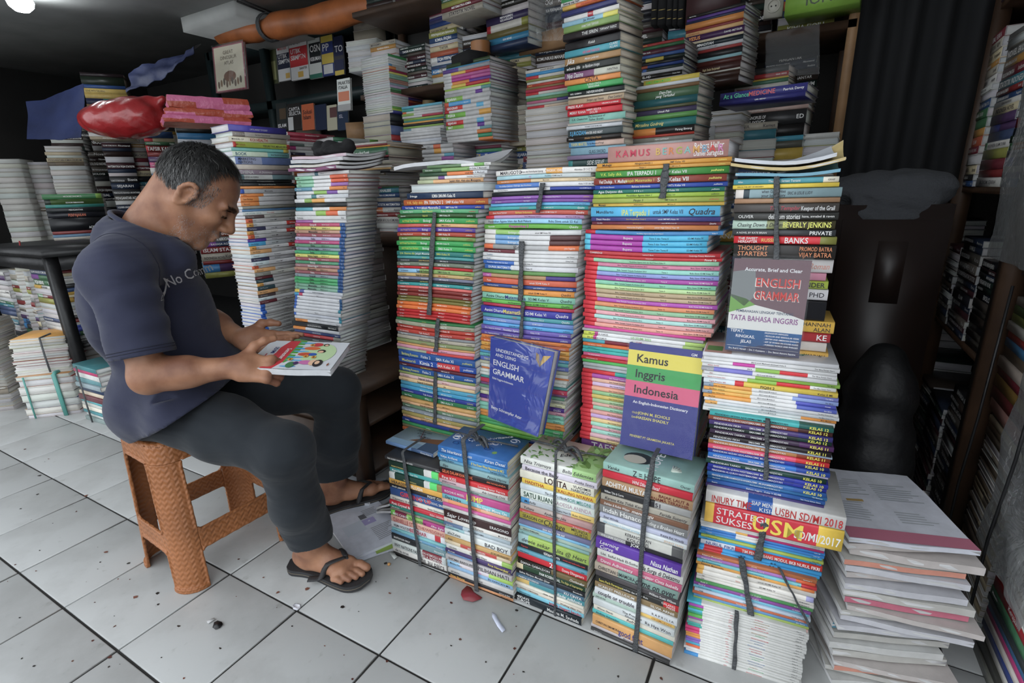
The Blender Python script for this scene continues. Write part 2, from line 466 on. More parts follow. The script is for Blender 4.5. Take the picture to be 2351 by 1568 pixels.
def one_book(kind, M, w, d, t, spec, page, texts, label, cat, group, bend=0., topcol=None, g=GAIN):
    a, b, c = MB(), MB(), MB(); sg = segs_of(spec, g)
    book_geom(a, b, c, w, d, t, sg, page, texts, bend, topcol=topcol)
    o = a.build(kind, 'cover'); o.matrix_world = M
    b.build('page_block', 'pages', o)
    if c.n: c.build('spine_lettering', 'print', o)
    tag(o, label, cat, group)
    return o
def stack(P, z0, z1, yaw, w, d, rows, kind, cat, where, bend=0., page=0, jit=.003, stuff=False, lean=(0, 0), start=0, total=None, g=GAIN, tilt=0., twist=0., dj=.006):
    """rows: list of 'thick|spec|texts|opts', TOP first; P front-left corner; books fill z0..z1.
    lean = (dx, dy) drift of the top against the bottom."""
    rows = [r for r in rows if r.strip()]
    rec = []
    for r in rows:
        f = (r.split('|')+['', '', ''])[:4]; rec.append((float(f[0]), f[1].strip(), f[2].strip(), f[3].strip()))
    tot = sum(r[0] for r in rec); z = z1; out = []; n = len(rec)
    for i, (th, spec, txt, opt) in enumerate(rec):
        t = th/tot*(z1-z0); z -= t
        ww, dd, sx, sy, tw, rot, pg = w, d, 0., 0., R_.uniform(-1, 1)*jit*3, 0, page
        sx += R_.uniform(-1, 1)*jit; sy += R_.uniform(-1, 1)*jit
        ww *= 1-R_.random()*dj*2
        bn = bend
        for q in opt.split():
            if q == 'p': rot = 1
            elif q == 'P': rot = 1; pg = 2
            elif q[0] == 'w': ww = float(q[1:])
            elif q[0] == 'd': dd = float(q[1:])
            elif q[0] == 'x': sx = float(q[1:])
            elif q[0] == 'y': sy = float(q[1:])
            elif q[0] == 't': tw = rad(float(q[1:]))
            elif q[0] == 'b': bn = float(q[1:])
        s = (z-z0)/max(1e-6, z1-z0)
        a = rad(yaw+twist*s)
        M = TR((P[0]+lean[0]*s, P[1]+lean[1]*s, z), a) @ TR((ww/2+sx, sy, 0), tw, ry=rad(tilt)*s)
        if rot: M = M @ TR((0, dd, 0), PI)
        g0 = t*.04
        pgc = tuple(c*R_.uniform(.93, 1.03) for c in PAGE[pg])
        if stuff:  # fading light at the back put into page and cover colours
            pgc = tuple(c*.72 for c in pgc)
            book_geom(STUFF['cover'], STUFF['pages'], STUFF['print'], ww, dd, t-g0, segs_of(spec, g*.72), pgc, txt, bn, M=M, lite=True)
        else:
            main = max(segs_of(spec), key=lambda q: q[1]-q[0]); hexes = [q.partition(':')[0] for q in spec.split(',')]
            cn = cname(hexes[segs_of(spec).index(main)])
            if len(hexes) > 1:
                c2 = cname(hexes[0] if hexes[0] != hexes[segs_of(spec).index(main)] else hexes[-1])
                if c2 != cn: cn = cn+' and '+c2
            lab = '%s %s, %s of the %s' % (cn, cat, ordinal(start+i+1), where)
            if len(lab.split()) > 16: lab = lab.replace('%s of the' % ordinal(start+i+1), ordinal(start+i+1)+' of')
            if len(lab.split()) > 16: lab = '%s %s, %s of the %s' % (cn.split(' and ')[0], cat, ordinal(start+i+1), where)
            out.append(one_book(kind, M, ww, dd, t-g0, spec, pgc, txt, lab, cat, where, bn, g=g))
    return out
def L(s): return [q for q in s.strip().split('\n')]

# random rows for the stacks that stand behind
PAL = dict(
    mix='8a2f2f 2f4f7f d5d2cc 3f6f4a c08a3a 5a3f6a 2a2a2c 8a8a86 b85a3a 3a7f8f d8c8a0 7a2f3a c9c9c4 45557a 9a9a40 b0a898'.split(),
    dark='2a2a30 3a2a28 30384a 4a3f38 2a3a34 55504a 3a3a3c 4a2a30 28344a 6a6058'.split(),
    white='d2d2d0 c9c9c8 d8d6d2 c2c4c8 cfcbc4'.split(),
    bright='c8303a 3a8ac8 e0b03a 3aa05a 8a4aa0 e07a3a 3ab0b8 d8d8d4 d05a8a 4a5ab8'.split(),
    old='a89878 8a7860 b8a888 9a8a70 7a6a58 c0b090 6a5f52 a59a8a'.split())
WORDS = 'ILMU SEJARAH FIQIH KAMUS HUKUM BAHASA INDONESIA MATEMATIKA FISIKA KIMIA PSIKOLOGI MANAJEMEN EKONOMI AGAMA ISLAM NOVEL CINTA DUNIA PENGANTAR STATISTIK KOMUNIKASI SOSIAL BISNIS AKUNTANSI BIOLOGI PERPAJAKAN TAFSIR ANALISIS'.split()
def rrows(n, pal='mix', lo=6, hi=16, pages=0., txt=.7, rnd=R_):
    out = []
    for _ in range(n):
        c = rnd.choice(PAL[pal])
        if rnd.random() < .25: c = '%s:%.2f,%s' % (rnd.choice(PAL['bright'] if pal in ('mix', 'bright', 'white') else PAL[pal]), rnd.uniform(.08, .4), c)
        p = 'p' if rnd.random() < pages else ''
        tx = ' '.join(rnd.sample(WORDS, rnd.choice((1, 2, 2, 3)))) if rnd.random() < txt and not p else ''
        if tx and rnd.random() < .5: tx = '*'+tx
        if tx and rnd.random() < .4: tx += ';'+rnd.choice(WORDS).title()
        out.append('%.1f|%s|%s|%s' % (rnd.uniform(lo, hi), c, tx, p))
    return out
# ------------------------------------------------------------------ tied novel stacks at the front (standing on the tiles)
N1 = L('''9|3a3a3c|THE OLDEST INVENTORS SUCCEED;-Michael|x-.012
17|1d3a30:.62,c8c8c4:.75,45d060:.86,8a7a40|#cb6 *THE MARK OF THE DRAGON;;;-1
11|2f9a98|Magical Stories for *6* Year Olds;-Helen
17|c8c8c4:.1,1d3a30:.62,c8c8c4:.72,45d060:.84,8a7a40|;#cb6 *THE MARK OF THE DRAGON;;
14|d9a030|*HIAASEN;*#fff FLUSH;
10|24242a|chuck palahniuk;*FIGHT CLUB
20|2a4f8a|#d33 *@.18 GIRLING UP;-HOW TO BE STRONG, SMART
12|d0ccc0|9 Summers 10 Autumns;Iwan Setyawan
11|c02838|*Pink Crystal Ball;RISA GREEN
8|1f7a6a|-After the storm;
8|8a7a70|;~jostein;
13|5fae3a:.08,6a1a35:.3,7fb050:.6,a8307a|MEG CABOT;~The Princess Diaries;~After Eight
17|cf9f8c|#934 +DANIELLE STEEL;#934 THE/WEDDING
17|c5c8cc:.8,b82a35:.9,c5c8cc|HILMA WOLITZER;#a24 *BELZHAR;
7|6fb0b5|-A summer place;-Lenka
8|5a8fae|;-OMA DAN KAMI;VALENTE
17|24262a:.5,6a8a90|-INVITATION ONLY;;-PRIVATE
20|c0c8c4:.58,7a2530:.93,b0b8b8|*WHY NATIONS FAIL;-DARON ACEMOGLU AND/JAMES A. ROBINSON
17|d5d2cc|de la cruz;+the au pairs
6|33302f||''')
N2 = L('''17|2f6fb5|~The Inheritance of Loss;~Kiran Desai
13|2a7fc0|Vidya Arifianti;#dc3 *If You Knew What Happened in MCI
9|5f9fc0|Gabby Boykins;Kerapan Kurnia
14|7fa5a8|~Elyn;~Fannia Hanna
14|2a2426|#e74 *GELAS DALAM KHALAYAK;#e74 -ARI NOGLANDA
12|d02a30|*First KISS;Leonita Easter Patricia
12|c8a8b0:.4,c5c0bc|-JESSIE & SHANIA;~Ada Lonceng Cinta
9|8fa09a|;-SALAH BARI;
18|c04a8a|-ROCHUS MISEL;#ed4 *+JUMP;
12|6fb8c5|*Dara Indra;*#fff Ilo Gagal Move On
9|d8a080:.1,d88a5a:.6,d8a080|;-Salad bar;
8|d05a9a|;-Rihlatul;
8|c0c0bb|-Lukisan hati;-Wahyuni
22|3f2a2a|~Sajar Loveship;-ERAGONO
12|d8d4cc|#c54 Zona;~Janji Rahasia;-Munish R.K.
9|5a7090:.3,a5b5bd|-Dia Aksara;AKHIR PERTAMA;
8|8ab5bb:.3,bfc8cc|-KAREN MCCOMBIE;
17|d5dad6|aliaZalea;*BAD BOY
11|c09858|~Puisi;~ECKURNIASARI
10|c9b898:.25,b8443a:.8,c9b898|;MISSING HEROES;
12|d8d6ce:.85,8ab04a|-DELIANA;The Salad Days;
10|4a3a6a|-Mia Arsjad;#dc4 *First November
7|5a85b5:.4,3a3058|;#dc4 -UP YOUR LIFE
14|b5b0b0|SHOMA BAEGUFE;+PILIHAN HATI
10|8ab5d0:.2,c8c0c5:.65,9abf50|Monica Petra;#c3a ~Lusia;
12|85b0d5|;EN RAINCAN-MU
13|bdbbb8|-SETANTA;~Esok;
9|26262a|#fa3 *Kicau Burung;-Anthony de Mello
9|c88a5a|;-Ignatius Susanto''')
N3 = L('''20|d8dcd2:.7,9ac47a|~Nita Trismaya;~Bella Eddemies
15|cfc8d5|*Because the Baby;~Priska Savira
21|dcd8c5|;#422 *+LOLITA;VLADIMIR/NABOKOV
14|e0be30|#a42 *HADITHA;#a42 *KALUNG NYAWA
15|c5d0d5|;~The Cold To Handle;*#387 SOFI MELONI
23|d0d8d0|#243 *SATU RUANG;#a89 AOESSA ANINDA
16|3a8ac0:.12,a8b0b5:.7,d8b860|~Medulla;-Suatu Hari Di Bulan Desember
16|b0a098:.6,b08a88|~Yuliana;~Ayuku Kau Jaka;
7|c0504a|-Gyetha Yamakata;~Be The Forever Alone
21|a09428|SEASON OF;~+Change;MELINDA/CURTIS
12|6f6f90|;~*love me love me not;
7|6fb0d5|;-Winda Pratiwi
12|9ab0a0|-PRISCA PRIMASARI;#733 PARIS;
8|7fa8a5|-Biru;
26|8fb0b0:.15,9ab84a|~dewie sekar;~Alita @ Heart
16|26282a|-#d44 Teresa;*titanium;#d44 -www.terranbooks.com
11|5a9aae|-Nefa Hastuti;~ice
19|c8202f|;*+2;Donny Dhirgantoro
15|24201c:.5,6a5a35|DIANA GABALDON;~Outlander
17|c8b890:.1,23402a|;*PAM ROSENTHAL;~#cb6 The Edge of Impropriety
14|26262a|~Salma Fitriana Merdan Qisar;-Emadedin
12|4a6a80|PARFIA ESTERINA;*KU CINTA
14|c0a050:.2,3f8a95|;~*Badai julkhoka
9|d5d0c0|;*cinta mati;
12|cfc5b5|-WINDRY RAMADHINA;~Walking After You
13|6fb8cc|-Asmopiparana;*#b23 Jelajah Negeri Sendiri
22|23292f|*40DAYS/EUROPE;Maulana M. Syuhada''')
N4 = L('''20|8fbab0|~Vanka;+Z = HOPE;-Oscar
18|c8283a|;*~WNI Dilarang Baca!;
22|a88660|*ADHITYA MULYA;#622 *BAJAK LAUT &/PURNAMA TERAKHIR
18|2a2a2c:.62,9a9a98|William Tjhia & Corrin;;*1151;
17|a09a8c|~Karena Kita Tidak Kenal;~Farida Susanty
15|7f5a45|~Dahlian & Robin Wijaya;~*menunggu;
22|7f8080|*Indah Hanaco;~Mending a Broken Heart
13|b0b5cc|~Soul Winda;Kezia Evi Wiadji
13|ccd2d2|#8bc the summer I turned pretty;#ca8 JENNY HAN
26|444448:.1,b8b8b0:.88,555|;KEBANGKITAN/KOLOSUS;
15|8a8a88:.35,2c2c2e|WILLIAM GOODS;*JOKER;
30|5f3aa0|~Learning/Curve;;~*Nissa Nathan
22|c8c8c2|-Ust. Saiful Hadi El-Sutha;~*Ada Surga di Dekatmu
20|c05a7a|Dinni Adhiawaty;~Mengejar Cinta Isabella
23|a89a88:.3,7a9a90|CHRISTIAN SIMAMORA;~*+come on over
16|4a4648|;;William Scott Wilson
17|2a2a28:.83,c02028|#dc4 Suara Perih Perempuan;-Lesbian dan Kawin Bule;GALANG/PRESS
16|86704a|SCARLET PRELUDIUM;SILVIA ARNIE
20|d0d4d6|*couple or trouble;-R A P R I L I A
13|a0b8aa:.55,e0b855|-John & Saje;#a62 OKSIMORON
20|c2c8c8|;The Precious/Ghost Jar;Ra Hye Won
18|d5d0c0|-Winna Efendi;~Refrain;
13|45b0b0|Andhika Rahmadian;
32|d09a58|-CHRISTIAN SIMAMORA;*+#448 good fight;
10|b5aeb0|;~Bloomernally;
9|444444|-dendam cinta;''')
def spx(top, bot, Y, right, yaw, d, rows, kind, cat, where, **kw):
    """stack whose left spine edge runs from pixel top to pixel bot on the plane Y; right = (x, y) on its right spine edge"""
    T, B, Rt = ony(*top, Y), ony(*bot, Y), ony(*right, Y)
    f_ = (Rt[2]-B[2])/(T[2]-B[2]); w_ = (Rt[0]-(B[0]+(T[0]-B[0])*f_))/math.cos(rad(yaw))
    if kw.pop('ground', False): B[2] = 0.
    return stack((B[0], Y), B[2], T[2], yaw, w_, d, rows, kind, cat, where, lean=(T[0]-B[0], 0), **kw), B, T
zN1 = zat(onz(905, 1275), 1046); zN2 = zat(onz(1032, 1330), 1018); zN3 = zat(onz(1185, 1370), 1046); zN4 = zat(onz(1358, 1440), 1058)
(N1s, _b, _t) = spx((892, 1046), (903, 1278), .985, (1024, 1160), 1, .125, N1, 'novel', 'novel', 'leftmost low novel stack', page=1, ground=True); zN1 = _t[2]
(N2s, _b, _t) = spx((1004, 1020), (1031, 1335), .980, (1166, 1120), 1, .128, N2, 'novel', 'novel', 'low novel stack beneath bright blue cover', page=2, ground=True); zN2 = _t[2]
(N3s, _b, _t) = spx((1199, 1046), (1184, 1372), 1.000, (1367, 1160), -1, .128, N3, 'novel', 'novel', 'low novel stack beneath leafy white cover', page=2, ground=True); zN3 = _t[2]
(N4s, _b, _t) = spx((1384, 1060), (1357, 1440), .998, (1586, 1190), -3, .126, N4, 'novel', 'novel', 'low novel stack beneath striped dictionary', page=1, ground=True); zN4 = _t[2]

# ------------------------------------------------------------------ tall textbook stacks behind them
yu = ';-~#eb3 yudhistira'
S1a = L('''7|5f7f55:.55,d0d0cc:.75,6aa84a:.9,d5d5d0|;-Fikih kelas X|w.2 x.07
9|4a6a4a:.3,7aa05a:.72,d0d0d0|-Akidah Akhlak;untuk Kelas X Madrasah|w.21 x.055
9|35503a:.42,d8783a:.8,d0d2d5|;untuk Kelas XI Madrasah|w.215 x.045
8|9aa08a:.3,6a4a8a:.4,d0d0ce|;-untuk Kelas X Madrasah Aliyah|w.21 x.045
9|a8b08a:.25,d8a570|;*Jejalah Allah, Allah akan Menjagamu|w.21 x.045
20|cccccc||p w.24 x.02
16|1d3250|-Erlangga;*KIMIA SMA//MA Kelas XI;|w.25 x.01
15|b5561a|#eb4 V.K. Sally dkk;*IPA TERPADU 2;SMP Kelas VIII;~-#eb3 yudhistira
10|2b40a0|Ved Dudeja . V. Madhavi;*Jelajah Matematika 2;SMP Kelas VIII;~-#eb3 yudhistira''')
S1b = L('''11|4a9a66|-Pendidikan Agama;#dd5 Budi Pekerti;Kelas XII SMA;~-#c44 yudhistira
10|2c4f22|-Alexander;#cc4 Sejarah;SMA Kelas XI;~- yudhistira
15|1f8f3f|#cc4 Arif Priadi Yani Herlanti;Biologi;SMA Kelas X;~-#cc4 yudhistira
9|c0584a:.5,d0a068|;-Ekonomi;SMA Kelas X;~-#c93 yudhistira
12|5a3f9a|#c95 Arif Priadi Yani Herlanti;Biologi;SMA Kelas XI;~-#c95 yudhistira
11|a5402c|-Nur Wahyu Rochmadi;PPKn 2;SMA Kelas XI;~- yudhistira
11|6f8f45|-Eka Asari;Sosiologi 2;Kelas X;~-#922 yudhistira
13|229544|#cc4 Arif Priadi Yani Herlanti;Biologi;-SMA//MA Kelas XI;~-#cc4 yudhistira
14|2a9d48|#cc4 Arif Priadi Yani Herlanti;Biologi;SMA Kelas X;~-#cc4 yudhistira
13|17706a|#cc4 S.N. Sharma dkk;Jelajah Matematika;#cc4 SMA Kelas XI;~-#cc4 yudhistira
8|3f8f90|;#cc4 Kimia 2;-Kelas XI;
8|3a3f45|-Nurwanto Kurnia dkk;#ca4 Jelajah Matematika 2;SMA Kelas XI;
11|66705f|Agus Wahidi;-PENJASORKES 2;SMA Kelas XI;~-yudhistira
7|b3161c|-Sub Tema;-BIMBINGAN;-SMA Kelas X;
12|7fb0d0:.3,7f9f55|-Sri Sumantri;*#222 Sejarah Indonesia 2;SMA Kelas XI;~-yudhistira
10|b99a5f|-Sri Sumantri;*#222 Sejarah Indonesia 1;#a32 SMA Kelas X;~-yudhistira
9|6d6f85|Agus Wahidi;-PENJASORKES;SMA Kelas XI;
6|243030|-Nurwanto;#cc5 Jelajah Matematika;;
10|1f8a8a|-R. Arifin Nugroho;-Mandiri Biologi 1;SMA//MA Kelas X;~-yudhistira
8|d0605a|-Sri Pujiyanto;-Mandiri Matematika 1;-Kelas X;
10|7a2a25|-Endang Mulyadi;-Mandiri Ekonomi 1;;~-yudhistira
10|7a2a25|-Endang Mulyadi;-Mandiri Ekonomi 1;;~-yudhistira
8|70682a|-Elsa Prihantini;-Mandiri Sosiologi 1;;~-yudhistira
8|70682a|-Elsa Prihantini;-Mandiri Sosiologi 1;;~-yudhistira
11|d56a20|-Ngah;-Mandiri Geografi;-SMA//MA Kelas X;~-yudhistira
11|d56a20|-Ngah;-Mandiri Geografi;-SMA//MA Kelas X;~-yudhistira
9|b01a1e|-Sub Tema;-BIMBINGAN 1;-SMA Kelas X;~-yudhistira
9|b01a1e|-Sub Tema;-BIMBINGAN 1;-SMA Kelas X;~-yudhistira
8|b83430|-Sub Tema;-BIMBINGAN 1;-SMA Kelas X;''')
S1c = L('''6|1f6f3a|;#cc5 -Jelajah Agama;Kelas XII SMA;
12|8f8f78|-Yose;-Kimia;Kelas XI;~-#b44 yudhistira
11|b03a2a|-Nur Wahyu Rochmadi;PPKn;SMA Kelas XI;~-yudhistira
11|a83428|-Larry Kurniawan;Talk Active 2;-Senior High School Year XI;~-#cc5 yudhistira
8|7f8285|Agus Wahidi;-PENJASORKES 2;SMA Kelas XI;
10|a09888|;Bahasa Indonesia;-SMA Kelas X;~-yudhistira
10|7a8555|;#b54 -Seni Budaya;Kelas X;
6|c08a50|;-#b54 Talk;
9|c8879a|;-#b44 Prakarya dan Kewirausahaan;-SMA Kelas XI;
8|9aa080:.4,c03a35|;-SMA Kelas XII;''')
S1d = L('''16|1f4f8f|#cc5 Bambang Ruwanto;Fisika 2;SMA Kelas XI;~-#cc5 yudhistira
16|22489a:.52,c03038:.8,22489a|#cc5 Muchtaridi;*Kimia 2;SMA Kelas XI;~-yudhistira
7|5a2530|-Nurwanto;#cc5 Jelajah Matematika 2;SMA Kelas XI;
14|1f4f8f|#cc5 Bambang Ruwanto;Fisika 2;SMA Kelas XI;~-yudhistira
6|7f8f4a|;#cc5 -Jelajah;Kelas X;
9|c9a9a5|-Sri Sumantri;*#222 Sejarah Indonesia;-#a32 SMA Kelas X;
9|d0b080|-Sri Sumantri;*#222 Sejarah Indonesia 2;-SMA;
10|3f93b0|;-Pendidikan Agama Islam;-Kelas X SMA;~-#a44 yudhistira
10|2f8fb8|;Bahasa Indonesia 1;-SMA//MA Kelas X;~-yudhistira
10|2a3a8a|-Larry Kurniawan;Talk Active;Senior High School Year X;~-#cc5 yudhistira
11|1f6f45|-Nur Wahyu;PPKn 1;SMA Kelas X;~-yudhistira
9|c0924f|;-Sosiologi;-SMA Kelas X;
8|d8a878|-Sri Sumantri;*#222 Sejarah Indonesia 1;-#a32 SMA;
10|5f7f60|-Pratama;Geografi;SMA Kelas X;~-#cc5 yudhistira
9|808890|Agus Wahidi;-PENJASORKES;SMA Kelas X;
10|9a8a45|;Sosiologi;-SMA Kelas X;~-yudhistira
8|d0a070|-Sri Sumantri;*#222 Sejarah Indonesia 1;;
10|27397f|-Endang;;;
8|2a8048|;-Pendidikan;;
8|7a7050|;;;
9|b8612f|-Ngah;;;''')
def zr(P, y): return zat((P[0], P[1]), y)
S1W = 'tied textbook stack beside blue grammar book'
tb_ = ('textbook', 'textbook')
_o, _b, _t = spx((936, 383), (926, 482), 1.165, (1118, 460), 1, .17, S1a, *tb_, S1W, jit=.004); za = [_t[2]]
_o, _b, _t = spx((915, 482), (912, 727), 1.155, (1090, 600), 0, .17, S1b, *tb_, S1W, start=9, bend=.0015)
_o, _b, _t = spx((911, 727), (914, 800), 1.150, (1092, 745), 0, .17, S1c, *tb_, S1W, start=38, bend=-.003)
_o, _b, _t = spx((914, 800), (926, 985), 1.145, (1095, 880), -1, .17, S1d, *tb_, S1W, start=48, bend=-.002)
stack((_b[0], 1.15), 0.0, _b[2], 0, .27, .17, rrows(13, 'mix', 14, 22, 0), 'b', 'b', '', stuff=True)

S2a = L('''14|d8d5d0:.52,e0a040:.68,d8d5d0|*MARUGOTO;-Bahasa dan Kebudayaan Jepang;#fff TINGKAT DASAR 2;-Aktivitas かつどう|w.265 x-.005
10|9ac0c8:.6,b8c0c0|;#c3a -2nd;-Pendidikan SD//MI Kelas VI;|w.25 x.0
9|c87a3a:.35,d0b890|-Kunci Bersama;-Matematika;-untuk Sekolah Dasar Kelas IV|x.002
12|4a78c0:.45,ccccd0|-Pendidikan Jasmani, Olahraga, dan Kesehatan;-Kelas V SD dan MI
8|d0d0d0:.58,2a3f95|-Agung Setyo Nugroho;-Pendidikan Jasmani;#fff -untuk SD//MI Kelas VI
11|1f2228||
9|8a55a8|;-Basic English;-Elementary School Year 4;~-#ca4 yudhistira
8|7a4a98|-A.B. Solomon;-Basic English;;~-#ca4 yudhistira
8|5aa8d5|;#c3a -Ilmu;-Sekolah Dasar Kelas 4
10|2f9a98|;#c54 -Bahasa Kelas 4;-SD//MI Kelas VI;~Quadra
12|b85040|-Dewi Nurul Fatimah;#dc4 Bahasa Indonesia;-untuk SD//MI Kelas VI;~Quadra
9|c02030:.09,b088b0|;-Tema 2 Menyayangi Tumbuhan;-Buku Siswa SD//MI Kelas
13|9a9a95:.1,8ac0dd|#124 Pendidikan Agama Islam dan Budi Pekerti;#124 Buku Siswa untuk SD Kel
13|5aa02a|-Djumidar;#c3a *Penjasorkes 5;;~Quadra''')
S2b = L('''10|d0cdc8:.12,8ab85a:.38,cccccc|;#fff Bimbingan dan Konseling;-untuk SMP Kelas VIII;
10|d0cdc8:.12,6a9ac8:.38,cccccc:.7,5a3a3a|;#fff Bimbingan dan Konseling;;
10|d0cdc8:.12,6a9ac8:.38,cccccc:.7,5a3a3a|;#fff Bimbingan dan Konseling;;
10|d8683a:.1,8a8a88:.36,aaaaaa:.7,e07038|;*SD//MI;;-Joko Sugiarto
8|6a2a35:.35,cccccc|-Lebih Dekat Dunia TIK;;
8|cccccc|-#368 Pendidikan;;-Adi Waluyo
8|cccccc|-#368 Kreatif;;-Erlang Yuda
9|3a6ab8:.35,cccccc|#fff -Pendidikan Agama Islam dan Budi;-untuk Kelas VI;
11|3a68b0:.3,c8c8cc|#fff DUNIA MATEMATIKA;-Kelas IV;
8|5a8a45|;;
9|b860a0:.1,a8825a:.7,4a3a80|-Titik;;
13|c8593a|-Tatia;;-untuk SD//MI Kelas V;
8|2f4a88|-Dewi Nurul Fatimah;#dc4 Indonesia 5;-untuk SD//MI Kelas V;~Quadra
12|d88a2a|;;-untuk SD//MI Kelas V;~Quadra
14|7ab8a0|Asnini Dharuri;*#327 Matematika;SD//MI Kelas V;~Quadra
10|5aa83a|-Tim Pena;-Ilmu Pengetahuan;untuk SD//MI Kelas V;~Quadra
7|b0304a|;#dc4 -Pendidikan Pancasila;;
16|3a3a98|Asnini Dharuri;#dc4 *Matematika;SD//MI Kelas VI;~Quadra
10|3f9098|;#c44 -English;-Elementary School;~Quadra
10|6a85c0|-Yugi Anggrawita - Erik Valentino;;-SD//MI Kelas V;
9|4a9ad0|;-Jelajah Matematika;-SD//MI Kelas IV;~-yudhistira
11|6a5aa8|-Drs. Suparna Achmad;~Pendidikan Agama Islam;-Kelas VI SD;~-yudhistira
10|5a4a98|-Drs. Suparna Achmad;~Pendidikan Agama Islam;-Kelas VI SD;~-yudhistira
9|d87a2f|-Drs. Suparna Achmad;~Pendidikan Agama Islam;-Kelas V SD;~-yudhistira
9|cc652a|-Drs. Suparna Achmad;~Pendidikan Agama Islam;-Kelas V SD;~-yudhistira
10|d8a03a|-Drs. Suparna Achmad;~Pendidikan Agama Islam;-Kelas IV SD;~-yudhistira
10|c8892f|-Drs. Suparna Achmad;~Pendidikan Agama Islam;-Kelas IV SD;~-yudhistira
7|4a8ab8|;-Fokus;-Kelas VI SD//MI;~-yudhistira
8|5aa8a5|-Dra. Rahayu;;-Kelas VI SD//MI;
11|6070b8|#cc5 Tim Bina IPS;#cc5 Jelajah IPS 6;#cc5 Kelas VI SD//MI;~-yudhistira
7|a8a890|;;#b44 -Pendidikan Pancasila;
8|c8c8c0|;;
5|d87a3a|;;
8|c8ccc4|;;-V
8|c8ccc4|;;-V
6|3f8a88|;;
11|b83050|;;-Tg
6|7a4a7a|;;
7|5a8a70|;;
10|a8a89a|;;-Sudarsono dkk
9|c8c8a0|;;~Quadra
10|4a2a80|;;~Quadra
9|c890a0|;;~Quadra
10|7ac0a8|;;~Quadra
10|7ac0a8|;;~Quadra
8|d88a35|;;~Quadra
9|d88a35|;;~Quadra
9|3fa060|;;~Quadra
9|3fa060|;;~Quadra
9|80c045|;;~Quadra
9|58a838|;;~Quadra
8|2a3a78|;;''')
S2W = 'textbook stack behind blue grammar book'
_o, _b, _t = spx((1148, 392), (1112, 526), 1.170, (1352, 480), 1, .17, S2a, *tb_, S2W, bend=.002)
_o, _b, _t = spx((1112, 526), (1100, 990), 1.155, (1324, 650), 0, .17, S2b, *tb_, S2W, start=14, bend=-.002)
stack((_b[0], 1.16), 0., _b[2], 0, .28, .17, rrows(13, 'mix', 14, 22, 0), 'b', 'b', '', stuff=True)

S3a = L('''37|b5837a|;;;Robert Heller/Daniel Saragoza|w.25 x.026
10|d8982a|*Muhajir;PENJASORKES 1;SMP Kelas VII;~-#fe5 yudhistira
8|d09838|-;~Penjas 1;-SMP Kelas VII;~-#fe5 yudhistira
16|3a8a35|#cd4 V.K. Sally dkk.;*IPA TERPADU 1;SMP Kelas VII;~-#fe5 yudhistira
16|8f4035|*Ved Dudeja . V. Madhavi;#dc4 Jelajah Matematika 1;*SMP Kelas VII;~-#fe5 yudhistira
11|3550a8|-E.B. Devita Ekawati;Bahasa Indonesia;SMP//MTs Kelas VII;~-yudhistira
10|1f6f60|*Agus Dwiyono dkk.;P P K n 1;SMP Kelas VII;~-yudhistira
10|9aba30|-#dd4 Drs. Suparna Achmad;~Pendidikan Agama Islam 1;-Kelas I SD;~-yudhistira
12|9aa840|-;~Penjas 3;-SMP Kelas IX;~-#c54 yudhistira
8|d0aa3a|*Muhajir;-PENJASORKES 3;-SMP Kelas IX;
24|4ab0dd|-Mundilarto;*#dd5 +IPA Terpadu 1;untuk SMP Kelas VII;~*Quadra
11|4a4580|Desti Handini;#ca4 -Ilmu Pengetahuan Sosial 2;-untuk SMP//MTs Kelas VII;
8|7a3a4a|-Dina Alisa;#ca4 -SENI RUPA 2;-untuk SMP//MTs Kelas VII;~Quadra
12|c8783a|-;-Interactive English 2;-Junior High School Year VII;''')
def tematik(cols): return ['10|d0303c:.1,%s|;-Buku Tematik Terpadu Kurikulum 2013;-Tema %d;-Buku Siswa SD//MI Kelas VI' % (c, i+1) for i, c in enumerate(cols)]
S3b = L('''8|c02535:.08,3a80b8|;-Pendidikan Agama Islam dan Budi Pekerti;-Kelas V
12|4ab5d0:.05,a83aa0:.5,3fb0d5|;Bupena;-Tema 5 dan Tema 6;-SD//MI Kelas IV|w.275
12|4ab5d0:.05,a83aa0:.5,3fb0d5|;Bupena;-Tema 3 dan Tema 4;-SD//MI Kelas IV|w.275
12|4ab5d0:.05,a83aa0:.5,3fb0d5|;Bupena;-Tema 7 dan Tema 8;-SD//MI Kelas IV|w.275
9|b82f35|CAMBRIDGE;-Learner's Book;-Cambridge Primary Mathematics
7|c02f35|;-Activity Book;*Power Up
9|d0383f:.08,8ac09a|;-Pendidikan Agama Islam dan Budi Pekerti Kelas VI;''')+tematik('d07a98 8acabb 8a98d0 a84aa0 7ac0a0 b0d090 b09a78 b8a080 b050b0 d8895a 8ab890 e0a0a8 a0d0c8 d89898 e0988a'.split())
S3c = L('''7|d84a9a|;;
6|b0b0b0|;;
9|c8d040:.1,d04a9a:.13,d8d8d8:.85,a8c860|ERLANGGA FOKUS;#7b5 *US SD//MI 2022;
9|c8d040:.1,d04a9a:.13,d8d8d8:.85,a8c860|ERLANGGA FOKUS;#b48 SD//MI;
9|3a98a8:.2,7a2535|;*Asesmen;
8|d86a30|-A.B. Solomon - Kenneth;;
8|35b0a8|-A.B. Solomon;;
8|35b0a8|-Drs. Suparna Achmad;;
9|d8608a|-Tim Jelajah Jakarta;;
7|c02f35|-Subroto Rahardjo, S.Pd;;
8|4ab050|;;
8|aab0b0|;-Matematika;
8|aab0b0|;-Matematika;
9|d03038:.3,28a090|;;''')+tematik('a84aa0 d8a890 c8b0d0 e0a080 8ab880 c8b050 9ab888 d8a898 8ac0a0 d89890 c0a0d0 e0c080 9ad0b8 e0a8b0 98d0c0 e0b0b8 d8c080'.split())
S3W = 'textbook stack behind striped dictionary'
